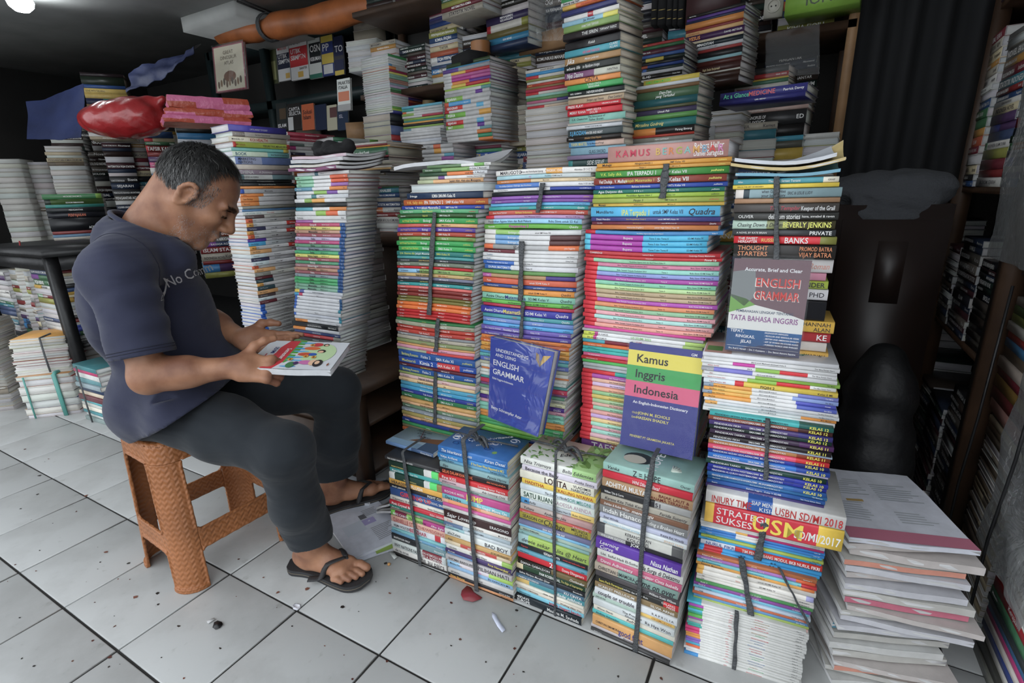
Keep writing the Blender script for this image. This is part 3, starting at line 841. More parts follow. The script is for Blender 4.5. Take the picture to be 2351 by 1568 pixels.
S3as, _b, _t = spx((1373, 338), (1357, 527), 1.155, (1662, 480), -1, .18, S3a, *tb_, S3W, start=0)
_o, _b, _t = spx((1345, 527), (1340, 745), 1.150, (1652, 640), -1, .19, S3b, *tb_, S3W, start=14, bend=-.003)
_o, _b, _t = spx((1340, 745), (1332, 1005), 1.155, (1612, 860), -1, .19, S3c, *tb_, S3W, start=36)
stack((_b[0], 1.165), 0., _b[2], 0, .28, .19, rrows(14, 'mix', 14, 22, 0), 'b', 'b', '', stuff=True)

# ------------------------------------------------------------------ the tall corner stack
S4a = L('''12|3a8a98:.86,d8d2c0|-Allan;The Pine Street Tenant;-GRAF
9|e8c020|-ZEN IN THE ART OF ARCHERY;;
20|d0c8c0:.08,2f4048:.14,7f9aa0|;when God writes/your love story;-ERIC & LESLIE LUDY;
11|a07a5a||
19|4a4542|;#b45 ~The Templar;#ccc *Keeper of the Grail
16|3a3a38|OLIVER;+delirium stories;-hana, annabel & raven
20|a8c0b0:.35,8a9060:.55,45402a|~Chasing Down a Dream;#dd5 *BEVERLY JENKINS
14|3c3f42|-A NOVEL BY KATE BRIAN;;*PRIVATE
17|c8202c:.85,7a7a30|*THE SWEET/HEREAFTER;#ec5 RUSSELL;*+BANKS;
31|2f2c2a|#e96 THOUGHT/STARTERS;;#d85 PROMOD BATRA/VIJAY BATRA''')
S4b = L('''26|d0ccca|;;#c87 ~Le Roman|w.162
15|b0a8a8:.7,d08aa0|;;|w.155
16|a5b830|;;*LANDER|w.156
22|d5d2d5|;;;PHD|w.160
38|26262a|;;*+M;|w.158
24|e0b030|;;HANNAH/ALAN|w.17
20|b5333a|;;*KE|w.168
19|d0c8c0|;;~Bride;|w.165
14|d8a840|;;HANNAH|w.165''')
S4c = L('''9|cfcfd2|;|
9|d5d5d5|-;-Jilid II untuk Madrasah Ibtidaiyah Kelas II;-Tim Bina Karya Guru
6|d5d5d5:.25,c83aa0:.42,d5d5d5|;-;
9|d5d5d5:.42,8aba40:.6,d02a35:.8,d5d5d5|#b55 -Akidah Akhlak;-Jilid 4;;-Tim Bina Karya Guru
8|9a9aa0:.1,7a78c8:.4,d5d5d5|-Bina Fiqih;-Jilid 4 untuk MI Kelas IV;
8|d5d5d5:.4,8ab840|#b55 -Fikih;;-Tim BKG
8|d5d5d5:.36,8aba40:.58,d02a35:.82,d5d5d5|#b55 -Sejarah Kebudayaan Islam;-;;-Tim Bina Karya Guru
10|ccd5e0:.25,d02a35:.32,e8c030|#b44 -Teguh Prawiro dkk.;*FIQIH 2;Kelas II MI
8|8a98a8:.08,e89a3a:.38,d5d5d5:.72,7a80c8|-Bina Aqidah dan Akhlak;-Jilid 2 untuk MI Kelas II;-Tim BKG
8|e89a3a:.08,e8b04a:.38,d5d5d5:.68,8aa0d8|-Bina Belajar Al-Quran;-Jilid 2 untuk MI Kelas II;-Tim BKG
8|8a98a8:.08,e8a840:.38,d5d5d5:.72,5a60c0|-Ayo Belajar Bahasa Arab;-Jilid 2 untuk MI Kelas II;-Firman
8|e89a3a:.38,d5d5d5:.72,5a68c0|-Bina Fiqih;-Jilid 2 untuk MI Kelas II;-Tim BKG
7|d5d5d5|#388 -Bina Fiqih;-Jilid 6 untuk Madrasah;-Tim Bina Karya Guru
7|e0a040:.1,c8ccd0|-Bina Fiqih;-Jilid 1 untuk Madrasah;-Tim Bina Karya Guru
8|cccccc:.75,e8902f|;-Jilid 3 untuk MI Kelas III;-Moh. Masrun
10|d2d2d0|#388 -Ayo Belajar Bahasa Arab;-Jilid 3 untuk Madrasah Ibtidaiyah Kelas III;-Firman Hamdani''')
def pend(c, e, t2, k): return '10|%s:.74,%s|PENDIDIKAN #;;SMA//SMK MUHAMMADIYAH;#ed3 *KELAS %s'.replace('PENDIDIKAN #', 'PENDIDIKAN '+t2).replace(';;', ';') % (c, e, k)
S4d = [pend('2aa5a5', '1f5f58', 'AKIDAH AKHLAK', 12), pend('8a4a35', '4a2a2a', 'AL-QURAN HADITS', 12), pend('4a3a70', '3f3a7a', 'FIKIH', 12), pend('23302e', '1f3a34', 'TARIKH', 12), pend('3f2f45', '553060', 'TARIKH', 11),
       pend('2a2528', '2a2528', 'FIKIH', 11), '4|a0b0c5|', pend('a8703a', '8a3a22', 'AKIDAH AKHLAK', 11), pend('d84a6a', 'cc2a30', 'AL-QURAN HADITS', 11), pend('2f3a95', '2a2f70', 'AKIDAH AKHLAK', 10), pend('2a6fc0', '2a4aa0', 'FIKIH', 10),
       '5|bdb5d5|', pend('1f4038', '1f3a35', 'TARIKH', 10), pend('2a3590', '2f3aa0', 'AL-QURAN HADITS', 10), pend('2a3590', '2f3aa0', 'AL-QURAN HADITS', 10), pend('2a65a5', '2a5aa0', 'KEMUHAMMADIYAHAN', 10)]+L('''8|2a6aa0|-Basa Sunda;-Basa Sunda pikeun Murid SD//MI Kelas VI;-Tim Kencana
9|2a5aa0|-Bupena;Bahasa Inggris . Kelas V SD//MI;-Tim Tunas Karya Guru
10|4a3f78|-Bupena;Bahasa Inggris . Kelas VI SD//MI;''')
S4e = L('''22|d5d3cf:.32,2a5aa5:.5,d5d3cf|*+#b33 INJURY TIME;SIAP MENGHADAPI/KISI-KISI;*+#b33 @.52 USBN SD//MI 2018|y-.01
36|e0b030:.07,c82a3a:.83,e8b820|@.09 STRATEGI/SUKSES;*+#ec3 @.36 USM;*@.67 SD//MI/2017;|y-.01''')
S4f = L('''6|c5c5c2|-;-Bina Aqidah dan Akhlak;-Tim Bina Karya Guru
6|c5c5c2|-;-Bina Fiqih;-Tim Bina Karya Guru
6|c5c5c2|-;-Bina Belajar;-Tim Bina Karya Guru
7|d8d8d5:.3,e0a840:.4,b02a6a|;-Akidah;
8|3a80c8:.3,d8d8d5:.5,2f7fc8|-H. Mustofa;#b33 -Akidah Akhlak;-Kelas I MI
8|3a80c8:.3,d8d8d5:.5,2f7fc8|-H. Mustofa;#b33 -Akidah Akhlak;-Kelas I MI
8|3a9ad0:.4,3aa0d8|-H. Masrun, S.Ag, dkk;#b33 -Akidah;-Kelas II MI
8|a8b840|-H. Masrun, S.Ag, dkk;-Al-Quran Hadits;-Kelas II MI
9|35a0d8|-H. Masrun, S.Ag. dkk;;-Kelas II MI
17|ccd0d8:.3,d03028|#459 *NURUL FIKRI;@.36 *TIM PENGEMBANG MODUL BKB NURUL FIKRI
10|2a9ad8:.04,c82a3a:.2,2a9ad8|;教 学;教 学;
10|2a9ad8:.04,c82a3a:.2,2a9ad8|;教 学;教 学;
6|1f8080:.4,78b040|-English;;''')
S4g = L('''9|b86a3a|Pelajaran Matematika;-Jilid IIIA;-Semester 1
9|a06ab0:.85,d86030|Pelajaran Matematika;-untuk Sekolah Dasar Kelas III;
8|6ab8c0:.88,c83038|#222 Bina Bahasa Indonesia;-untuk Sekolah Dasar Kelas VI;-Tim Bina Karya Guru
10|d8983a:.9,e07a30|Pelajaran Matematika;-untuk Sekolah Dasar Kelas IV;
13|e0a840:.06,d8d4cc|;#6a7 -Sains;-untuk SD//MI Kelas VI;
13|e0a840:.06,d8d4cc:.94,a0a0d0|;#c64 -Sains;-SD//MI Kelas IV;
8|d8d4cc|TIK;;-SD//MI Kelas V
8|d8d4cc|TIK;;-SD//MI Kelas VI
9|4a9050|Book 4;Grow with English;-An English Course
9|8a4a98|Book 4;Grow with English;-An English Course
8|6ab8d0|-Pendidikan Lingkungan;-Jilid 4;
8|b8c8d8|PLBJ;-Pendidikan Lingkungan;-Tim Bina Karya Guru
8|c86a45|;Senang Belajar Agama Islam;-Moh. Masrun
8|5a90c0|;-Senang Belajar;-Moh. Masrun
7|a0b850|-;-Pendidikan Jasmani;
7|d8b0a8|-;-untuk Kelas IV;''')
S4h = []
for i, (c, nm) in enumerate(zip('3fb5cc b04ab0 45a84f 3fb5cc 35a890 58b048 b04ab0 a8a8a8 3aa8a0 28a89a d8407a d8407a e0953a e0953a 8a6ac0 8a6ac0 3aa8c8 e0653a d8d8d8 d8d8d8 3a90d0'.split(), ['MATEMATIKA', 'PENGETAHUAN ALAM', 'BAHASA INDONESIA']*7)):
    S4h.append('%d|%s:.13,d6d6d2|;#c34 -ESPS;%s -%s;-Kelas IV' % (R_.choice((8, 9, 10)), c, R_.choice(('#c34', '#a85', '#3a6', '#57a')), nm))
S4W = 'tall corner stack by dark aisle'; nv_ = ('novel', 'novel')
z4 = [0]*9
_o, _b, _t = spx((1686, 412), (1680, 590), 1.130, (1924, 500), 2, .11, S4a, *nv_, S4W, page=1, start=0); z4[8] = _t[2]
_o, _b, _t = spx((1700, 590), (1692, 806), 1.140, (1896, 700), 2, .11, S4b, *nv_, S4W, page=1, start=10, jit=.004); z4[7] = _t[2]
S4cs, _b, _t = spx((1612, 806), (1616, 942), 1.085, (1927, 880), 3, .17, S4c, *tb_, S4W, start=19); z4[6] = _t[2]
_o, _b, _t = spx((1630, 942), (1620, 1116), 1.075, (1916, 1010), 3, .16, S4d, *tb_, S4W, start=35)
_o, _b, _t = spx((1618, 1116), (1617, 1190), 1.062, (1940, 1180), 3, .19, S4e, *tb_, S4W, start=54)
_o, _b, _t = spx((1611, 1190), (1603, 1266), 1.060, (1904, 1240), 4, .17, S4f, *tb_, S4W, start=56)
_o, _b, _t = spx((1603, 1266), (1590, 1376), 1.048, (1884, 1330), 4, .18, S4g, *tb_, S4W, start=69)
_o, _b, _t = spx((1580, 1376), (1571, 1500), 1.035, (1860, 1450), 5, .19, S4h, *tb_, S4W, start=85, ground=True)
# ------------------------------------------------------------------ stacks on the bench beside the man
M2 = L('''9|c8ccd0:.35,3a6a7a:.42,cfcfcf|;-Kelas X;
9|8ac0a0:.35,d0d0d0:.68,d8603a|-Fisika;;-Tim
9|8ac0a0:.35,d0d0d0:.68,d8603a|-Kimia;;-Tim
9|8ac0a0:.35,d0d0d0:.68,9a6ab0|-Biologi;;
9|5a90a8:.35,d0d0d0:.68,d8833a|-Matematika;;-Tim
9|d0d0d0:.35,8ab850:.6,7a50a0:.8,d0d0d0|;;
10|c8ccd0:.3,3a7a80:.4,c8ccd0|;-Kelas XI;
10|d0d0d0:.2,7aa040:.35,e0a040:.6,d0d0d0|;;
11|22282a||
9|4a98a8:.35,d0d0d0:.68,d8833a|;;
12|d0d0d0:.42,8ab840:.62,d86030:.85,d0d0d0|;;
11|d0d0d0|-Pendamping;;-Kelas
7|a868a8:.35,d0d0d0|;;''')
for c in 'c04a70 d8cf70 c0937a a85a64 c4b8d6 c04a7e 6aa080 8c98a6 45ae74 dcd66a a85a64 4a9a70 a87a80 b98a70 a4626a 8a9aa2 3fae68 3fae68 80b298 80b298'.split():
    M2.append('9|%s:.9,2f5a94|-%s;*%s;-SMA//MA Kelas XI;2' % (c, R_.choice(('Intan', 'Tim', 'Erlang')), R_.choice(('Fisika', 'Kimia', 'Bahasa Inggris', 'Geografi', 'Biologi', 'Matematika'))))
M2 += L('''9|e0c040:.1,4a5aa0:.2,cfd2d8|;-Pendidikan Kewarganegaraan;
8|3a9ac8:.1,c8305a:.18,d0d0d4|;-Sosial;
12|3a6ac0:.05,d0d2d6:.95,2a5a8a|-Fisika;;-Tim
9|3a6ac0:.05,d0d2d6:.95,2a5a8a|;;
9|3a6ac0:.05,d0d2d6:.95,2a5a8a|-Kimia;;
9|3a6ac0:.05,d0d2d6:.95,2a8aa0|;;-Tim
11|d0d2d6|-;-Kelas X;
9|3a6ac0:.05,c8ccd6:.95,2a8aa0|;;
9|d0d2d6:.95,2a8aa0|;-PKN 2;
9|e08a35:.28,d2d4d8|-Pemrograman;;-Kelas XI
14|24282c|-;-ILMU PENGETAHUAN SOSIAL;-SMA Kelas X|x-.012
9|e08a35:.28,d0d2d8|-;;
10|3a4a78|;-BAHASA INGGRIS;-Kelas X
10|b83238:.85,8a8a82|;-IPS EKONOMI;
9|3f4044:.85,8a8a82|;-IPS SOSIOLOGI;
10|5a7a48|;-BAHASA INDONESIA;
9|2a7a78|;IPA FISIKA;
9|a82a3a|;IPA KIMIA;
9|7a9a3a|;IPA BIOLOGI;
7|2a4a80|-;FISIKA 2;-SMA Kelas XII
12|1c1e22|-;*MATEMATIKA;-SMA Kelas X
12|1c1e22|;-;-SMA Kelas X
12|1c1e22|;-KIMIA;-SMA Kelas X
12|1c1e22|;-BIOLOGI;-SMA Kelas X
12|8ab8ac|;-;-SMA Kelas X
12|1c1e22|;;
10|1c1e22|;;''')
M2o, _b, _t = spx((681, 397), (674, 866), 1.215, (791, 600), 0, .145, M2, 'schoolbook', 'schoolbook', "white stack beyond the man's knees", jit=.003); zM2, xM2 = _t[2], _t[0]  # textbooks, like the tall stacks in front
PM2 = (xM2, 1.215)
M1 = L('''15|4a44a8|;CAPITAL MARKET TOP SECRET;-|x.0
11|8a7f78:.2,c8c0b8|-Food & Beverage;-Service Operational;|x.012
12|d8d0b8|-MANUAL OF;*#b33 KOI HEALTH;|x-.005
12|c83a30:.05,a8b83a:.94,c83a30|-#a33 MR Schenk;*9 BULAN YANG MENAKJUBKAN|x.006
8|6ab0a8:.9,e0c040|;-;
12|c8d8c0:.6,7ac0c0|*#368 BOOK;;-Better Education for Better Asia
18|6a80b8:.1,a8b0d0:.45,6a80b8|MARKETING/NATIONS;;|x.008
12|c0b5a8|;;
11|8a7a88|+CHINA;~A Dictionary;-
12|6a8a90:.1,c8ccca:.6,6a8a90|-COLLEGE ALGEBRA;;
7|222528|;-Buku 2 Kumpulan Soal Olimpiade Fisika;
8|222528|;-Buku 1 Kumpulan Soal Olimpiade Fisika;
6|e08a3a|;-SIAP UJIAN MATEMATIKA;
11|3a60c0:.07,d4d6da|;-Matematika;
7|e8893a:.4,d8d8da|-Bahasa;;
12|e8893a:.32,d8d8da|-Seni Budaya;;
10|e8893a:.32,d8d8da|-Ekonomi;;
7|8a8a80|;;
6|5a8ab8|;;
9|d0d4d0|#288 -STEP UP SUPER CERDAS;#b43 -POLA SOAL;''')
for i in range(24):
    c = R_.choice('2f4a52:.34,d0d0d0 2f5a5a:.34,cfcfcf 3aa0d0:.32,c8d0d4 6a2a34:.34,d0d0d0 e0a040:.12,d6d6d6:.75,d83a30 d8a060:.4,d0d0d0 5a4a4a:.34,c8c8c0 8a8a80:.3,c8c8c0:.8,c04a80 3a3a5a:.34,d0d0d4 5a3aa0:.34,d0d0d4 c8d8e8:.3,d6d6d8:.85,b03a60 e0653a:.12,d8d8d8'.split())
    M1.append('%d|%s|-%s;-%s;-SMP Kelas VII' % (R_.choice((8, 9, 10)), c, R_.choice(('Matematika', 'IPA Terpadu', 'Prakarya', 'Seni Budaya')), R_.choice(('untuk SMP', 'Kurikulum', ''))))
for i in range(14): M1.append('%d|2f6ac8:.09,d8dade|-;-%s;-' % (R_.choice((8, 9, 10)), R_.choice(('Matematika', 'Ilmu Pengetahuan Alam', 'Seni Budaya', 'Prakarya'))))
PM1 = (-1.985, 1.345)
stack((PM1[0], PM1[1]), .432, zr(PM1, 283), 90, .245, .15, M1, 'schoolbook', 'schoolbook', "stack before the man's face", jit=.004, twist=-8, lean=(-.01, .0))  # mostly textbooks again

# ------------------------------------------------------------------ the tower of novels behind the dictionary stack
NV = L('''13|3a3080|-;*PRINCIPLE-CENTERED LEADERSHIP;|
14|2a8a4a|;*+FAST FENG SHUI;-STEPHANIE ROBERTS
9|d2d0cc|*Kantongi sang Gajah;;-Steven Kaplan
10|c8a03a:.25,c8632a|;#a22 *SUN TZU: SENI PERANG UNTUK MANAJER;
13|30346a|;-;
12|d4d2ce:.45,b8303a:.55,d4d2ce|;-ATTRACTING PERFECT CUSTOMERS;
12|8ab8cc:.75,d8cf50|;~Spa Wonder;
16|7a9a50|-;RAMAIT DARI TERPURUK;
18|241c1e|;THE SIREN;-TIFFANY REISZ
22|201e20|;~-Kelab;
17|3a98a8|;*+#d68 HER NAME WAS ROSE;-CLAIRE/ALLAN
17|a8804f|~+Jika;~-Malam pelarian;
19|1f2420|~where life;~to Rainbow troops;
17|7a4a70:.55,b8b8a8|~+Nyai Dasima;;-IVENTINA
14|e08a3a|;+CINTA;-
15|2fa050|;-SURGA CINTA/BERIKSANA;
14|1d2324|-NEIL GAIMAN;NEVERWHERE;
5|c8c0b0||x.01 t3
15|b09878|;~Sarapan pagi Fransie;~Dee Lestari
12|cc2030|*PRESS PLAY!;-VERONICA LATIFIANE
17|cc2030|MERRY RIANA;-MIMPI SEJUTA/DOLAR;
18|7ab8a8|-G.K. Chesterton;The Innocence of/Father Brown;
6|c0c0be||p
11|c8ccd0|;-THE HEART OF BETTER MACHINE;
18|3f4a4c|#4ad *S.J.ROZAN;*#ddd WINTER AND NIGHT;
12|2a2420|-El-Risky;~#c95 Bidadari Cinta Hayana;
16|5a9ac8:.5,d0b0a0|#dc6 *YANN MARTEL;-The High Mountains of Portugal;
21|80aabb|;+#234 GLASS SWORD;
13|8a7898||
17|2f8a88:.08,2f4a48:.92,2f8a88|;~+SIDE SERVE;
14|4a3f58||
15|8a3a40||
15|c8c0b0||''')
PV = (-.645, 1.565)
stack(PV, zr(PV, 420), zr(PV, -12), -8, .188, .13, NV, 'novel', 'novel', 'novel tower behind the pink picture dictionary', page=2, twist=-8, lean=(-.02, -.03), jit=.006, tilt=2.)

def bk(xl, xr, y, w, yaw, yt, yb, rows, d=.15, page=1, z0=None, **kw):
    P = solve(xl, xr, y, w, yaw); P = (P[0], P[1])
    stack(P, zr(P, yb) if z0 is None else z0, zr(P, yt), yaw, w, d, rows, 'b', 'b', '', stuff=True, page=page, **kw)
    return P
# bench the stacks stand on (dark wood, open shelves to the side)
BX0, BX1, BY0, BY1 = -2.42, -1.325, 1.205, 1.80
bn = tag(empty('bench', ((BX0+BX1)/2, (BY0+BY1)/2, 0)), 'dark wooden bench with open shelves under the book stacks beside the man', 'bench')
def part(name, boxes, m, parent, off=None):
    b = MB(); o3 = np.array(off if off is not None else parent.location)
    for lo, hi in boxes: b.box(np.array(lo)-o3, np.array(hi)-o3)
    return b.build(name, m, parent)
part('bench_top', [((BX0, BY0, .385), (BX1, BY1, .43))], 'wood', bn)
part('shelf', [((BX0+.03, BY0+.03, .235), (BX1-.03, BY1-.02, .255))], 'wood', bn)
part('shelf', [((BX0+.03, BY0+.03, .03), (BX1-.03, BY1-.02, .055))], 'wood', bn)
for x in (BX0+.01, BX1-.06):
    for y in (BY0+.01, BY1-.06): part('leg', [((x, y, 0), (x+.05, y+.05, .385))], 'wood', bn)
part('front_panel', [((BX0+.06, BY0+.02, .055), (BX1-.06, BY0+.035, .235))], 'wood', bn)
part('back_panel', [((BX0+.06, BY1-.04, .055), (BX1-.06, BY1-.025, .385))], 'wood', bn)
# things in the bench shelves, seen from its end
stack((BX1-.30, BY0+.06), .255, .30, 90, .2, .22, L('1|a82a34||p\n1|b8a078||P'), 'b', 'b', '', stuff=True)
# light blue booklets and what lies above
rows = L('12|d0d0ce|\n12|d4d4d2|-Kehidupan;')+['12|a8d0e4:.85,d0d8dc|-Kompas Buku Tanya Jawab;' for _ in range(9)]+L('10|e0b070|-Ibu Pertama Anak;\n10|e0b888|-Ibu Pertama Anak;\n6|d0d0d4|\n5|303438|\n9|6aa8ac|-\n8|c05a40|\n12|c8c8d0|')+rrows(20, 'mix', 8, 13, .4)
PB1 = solve(838, 899, 450, .19, 0); stack((PB1[0], PB1[1]), .43, zr(PB1, 396), 0, .19, .13, rows, 'b', 'b', '', stuff=True, page=0)
bk(778, 895, 372, .25, 2, 333, 400, L('6|b0aca4|||\n4|8a2a30|\n4|e0a030|\n22|1f5a38:.93,2a6a48|-EKONOMI 1;*Komunikasi Sosial;\n5|7a2028|\n8|222226|-\n4|d8ccb0||p\n4|d8ccb0||p\n5|8a3038||p\n6|cfc8bc|\n5|d8a860|\n6|303034|'), d=.22, page=2, jit=.01)
bk(780, 888, 396, .25, 0, 384, 430, rrows(6, 'old', 6, 10, .6), d=.2)
stack((BX1-.5, BY1-.28), .43, .95, 0, .22, .2, rrows(24, 'dark', 8, 16, .3), 'b', 'b', '', stuff=True)
# behind M2: red international business books and company
bk(664, 772, 330, .25, 82, 302, 420, L('14|b0304a|;-International Business English;-Workbook\n14|b0304a|;-International Business English;-Student\n9|a8a8a6:.8,d88040|-\n8|60706a:.3,c8ccc8|\n12|c83a8a:.12,d8d0d4|;-Matematika;\n9|d0d0d0|\n9|2a2848:.3,c8c8cc|-PKN;\n8|8a5a40|\n7|5a80b0|')+rrows(6, 'mix'), d=.2)
bk(768, 872, 350, .25, 78, 314, 420, L('10|2f6a48:.3,b0b4b0:.8,7ab848|-\n8|58a088:.1,d4d4d4|\n10|6a5a98:.3,c0a8b8|\n9|2a2a48:.3,c8c8cc|\n9|d07a3a|')+rrows(6, 'mix'), d=.2)
bk(677, 735, 296, .2, 40, 272, 318, rrows(4, 'old', 10, 14, 1), d=.17, page=3)
# white stack in the corner with bright spines
wr = L('10|2f8a48:.55,d0d2d0|-\n9|d0d2d0|;-\n9|d0d2d0|;-\n9|d0d2d0:.5,9a2a4a|\n8|5aa0d0:.1,d0d2d0:.85,3a70a0|\n11|e8883a:.2,d0d2d0:.85,e8a070|\n9|9a2a50|\n8|d0c850:.95,3a5a90|\n9|7aa890:.95,3a5a90|-\n9|7aa890:.95,3a5a90|-\n8|a8786a:.95,3a5a90|\n8|a8786a:.95,3a5a90|\n9|8098a0:.95,3a5a90|\n10|b8a0c0:.95,3a5a90|-\n9|48885a:.95,3a5a90|\n9|3a6a38|-\n8|d0909a|\n10|d0d0d6:.5,5a3aa0|\n10|d0d0d0:.5,d8603a|\n9|d0d0d0:.5,9a2a4a|\n9|d0d0d0:.5,9a2a4a|\n8|d0d0d0|\n8|6ab040:.4,d0d0d0|\n8|a8c840:.4,d0d0d0|\n9|4a4a9a:.4,d0d0d0|')
PK = solve(896, 972, 200, .25, 86); PK = (PK[0], PK[1])
stack(PK, zr(PK, 258), zr(PK, 122), 86, .25, .20, wr, 'b', 'b', '', stuff=True, page=0)
stack((PK[0]-.02, PK[1]), zr(PK, 345), zr(PK, 258), 88, .22, .2, L('12|3a3f40||\n8|202022||\n16|6a7aa8||\n10|c04040:.5,404a58|\n9|5a80a0|\n9|a0a09a|'), 'b', 'b', '', stuff=True, page=2)
bk(800, 838, 250, .14, 30, 165, 345, rrows(16, 'white', 6, 18, 1), d=.2, page=1)
bk(797, 868, 130, .22, 10, 96, 166, rrows(6, 'white', 8, 10, 1), d=.22, page=0)
bk(812, 872, 80, .22, 5, 48, 98, rrows(2, 'old', 10, 12, 1), d=.17, page=2)
# old volumes and religious books in the middle
bk(915, 985, 90, .24, 0, 12, 140, rrows(6, 'old', 12, 20, 1), d=.17, page=2)
bk(915, 985, 160, .24, 0, 140, 300, rrows(12, 'old', 8, 16, .7), d=.17, page=1)
bk(990, 1073, 110, .265, -9, 34, 188, L('7|8a3a4a|\n6|c8b8c0|\n7|4a4a88|\n8|4a4a70:.4,d8c030|\n13|2f4a88|-\n16|c8b890|#222 *DAHULUKAN YANG UTAMA;\n14|c8c8c4:.92,2a2a30|-RIGHT ON TARGET;\n9|2a4070|-\n8|2a3a68|-\n9|7ab83a|-;\n18|a82a34:.1,cfc6b4|;DOG BREEDS;\n8|1f1a18|#c93 -EKONOMI MIKRO ISLAM;\n20|8a1f28|-;*Bejad;-SEJARAH DUNIA/VERSI ISLAM\n20|7a2430|#a66 -PEMASARAN;#cb7 *KOMUNIKASI ORGANISASI\n12|cac6c0|-SOSIOLOGI Suatu Pengantar;\n9|d0c8b4||p\n6|202022|'), d=.15, page=1)
bk(986, 1075, 200, .28, -4, 186, 300, rrows(9, 'dark', 8, 16, .3), d=.16)
# curriculum stack
kr = L('10|6a4a98:.35,9a9aa0|\n7|d0d0d0:.18,e0b840:.5,c83a3a|\n8|d0d0d0:.18,c05a9a|\n8|d0d0d0:.18,b83a90:.6,c05a9a|\n8|d0d0d0:.18,e08a3a:.55,6a3a98|\n8|d0d0d0:.18,e0c040:.5,c8383a|\n5|a8d048|\n8|d0d0d0:.8,5a9a98|\n9|b8b8b8:.7,6a3a98:.85,b8b8b8|\n12|8ac048:.4,c0c0c0|#fff *SEJARAH;\n11|d86040:.1,5aa8e0:.6,c8c8c8|-Ekonomi\n11|d84038:.4,c8c8c8:.7,60b8e0:.85,c8c8c8|*GEOGRAFI;\n7|c83038:.1,d0d0d0|\n13|7ac040:.45,c0c0c0:.75,e8a838|*#fff FISIKA;\n8|d0d0d0|;\n11|d83838:.4,c0c0c0:.7,60b8e0:.85,c0c0c0|*SEJARAH;\n11|8ac048:.4,c0c0c0:.7,6a3a98:.85,c0c0c0|*#fff MAT;\n8|d0d0d0:.75,6a9aa0|\n10|d0d0d0:.7,e0803a|-\n10|d0d0d0:.7,2a9a70|-\n8|d0d0d0:.7,e0803a|')
PN = bk(1022, 1127, 250, .26, -8, 163, 330, kr, d=.2, page=0)
bk(1024, 1125, 158, .26, -8, 150, 164, L('9|3a5030|;-RAMAYANA;\n6|3a90c0|'), d=.2)
bk(1132, 1185, 230, .15, -15, 165, 262, rrows(7, 'old', 12, 18, .5), d=.2, page=2)
bk(925, 1018, 275, .25, -2, 246, 305, L('8|5ab0c8|-\n9|2a9a90:.3,b8c0c0|\n7|d86a30:.1,c0c4c0|\n8|8ab048:.3,c8c8c8|\n7|c8c8c8:.5,b83a50|\n7|8ab048|\n6|2a8a80|\n6|e0a040|\n8|24242a|\n6|8ab048|\n12|6a90a0:.2,c8c8c8|'), d=.18, page=0)
bk(920, 1012, 318, .25, -2, 303, 337, L('7|d0d0d0|-\n7|d0d0d0|-\n7|d0d0d0|-\n7|c8ccd4|-\n7|d0d0d0|-'), d=.22, page=0)
bk(935, 1042, 360, .25, 0, 337, 420, L('9|8a6a9a:.25,b0b0b0:.6,d86a40:.75,b0b0b0|-IKA\n10|6a2a80:.2,b0b0b0:.6,e0a038:.75,c8c8c8|\n7|d0d0d0:.8,6ab8d0|\n8|d0d0d0:.75,a85aa8|\n9|b0b0b0:.6,e07a3a:.75,b0b0b0|')+rrows(4, 'white'), d=.18, page=0)
bk(1040, 1152, 370, .26, 0, 340, 430, L('8|7a3a50|;-\n9|4a9a68|;-Pendidikan Agama Islam;\n13|c8b040:.2,2f5aa8|-Bukan;#ec4 *MaTiK;*Matematika\n8|6ab848:.15,8a4a98|;-\n8|24242a|;-\n8|7a7aa0|\n7|26242a:.4,d8c838|;-Sosial;\n8|d0d0d0|\n6|d86a3a|')+rrows(4, 'bright'), d=.2, page=0)
bk(1130, 1207, 300, .19, -8, 252, 340, rrows(8, 'old', 8, 16, 1), d=.2, page=2)
bk(1208, 1310, 215, .19, -6, 163, 252, L('8|d0ccc4|;*JANGAN BERSEDIH;\n8|2f90c8|;-\n8|c83038:.3,d0ccc4|-\n6|8a8a40|;-\n6|d0d0c8|;-\n7|b83a28|#ec5 -RISALAH;\n6|8a6a40|\n8|b8304a|;-\n7|c83038:.3,d0c8c0|\n7|8ac0b0|\n8|5a8a50|\n7|c06a8a:.7,4a3a80|\n6|a8a8a4|\n7|c83038:.4,d0b8a0|'), d=.15)
bk(1206, 1312, 320, .19, -4, 252, 430, rrows(15, 'old', 8, 24, 1), d=.2, page=1)
bk(1232, 1308, 130, .18, -6, 128, 165, rrows(6, 'dark', 5, 8, 0), d=.15)
# right of the novel tower
bk(1452, 1600, 270, .19, -10, 190, 345, L('10|c8b030|#2a2 *KAMUS JERMAN MODERN;|w.16 x.03\n7|c8ccd0|;-\n7|7a5a38|\n17|4a6a4a|;~Dan-Dan/yang Terkabul;-\n15|1f5a60|\n6|5a5a3a|\n11|4a4260|;~Untuk Pak;\n10|5a9a48|\n17|2a7a78|~#dc6 Mirzalina Godroig;\n15|e08a35:.4,2a2624|;-Parang Bintang\n5|b83a28|\n10|8a8a80|;-NEW CAPITALIST;\n14|c8c8c6|;-APPLE VS GOOGLE;|w.18'), d=.13, page=2)
bk(1452, 1570, 150, .18, -8, 108, 195, L('7|a82a2a|#dc5 -DIBALIK ANTI KRISTENISASI;\n8|2f6a40|-\n13|5a2838|-KISAH PARA SUFI;\n8|3a60a0|-\n9|24302a:.25,d0b830:.6,24302a|\n9|202024|-\n7|a84828:.3,2f4a90|\n8|2f60b0:.3,2a3a38|\n8|c8c8cc|-\n11|26221f|*KITAB EL-HD;-Shalat Nabi\n8|c8c4bc|'), d=.14)
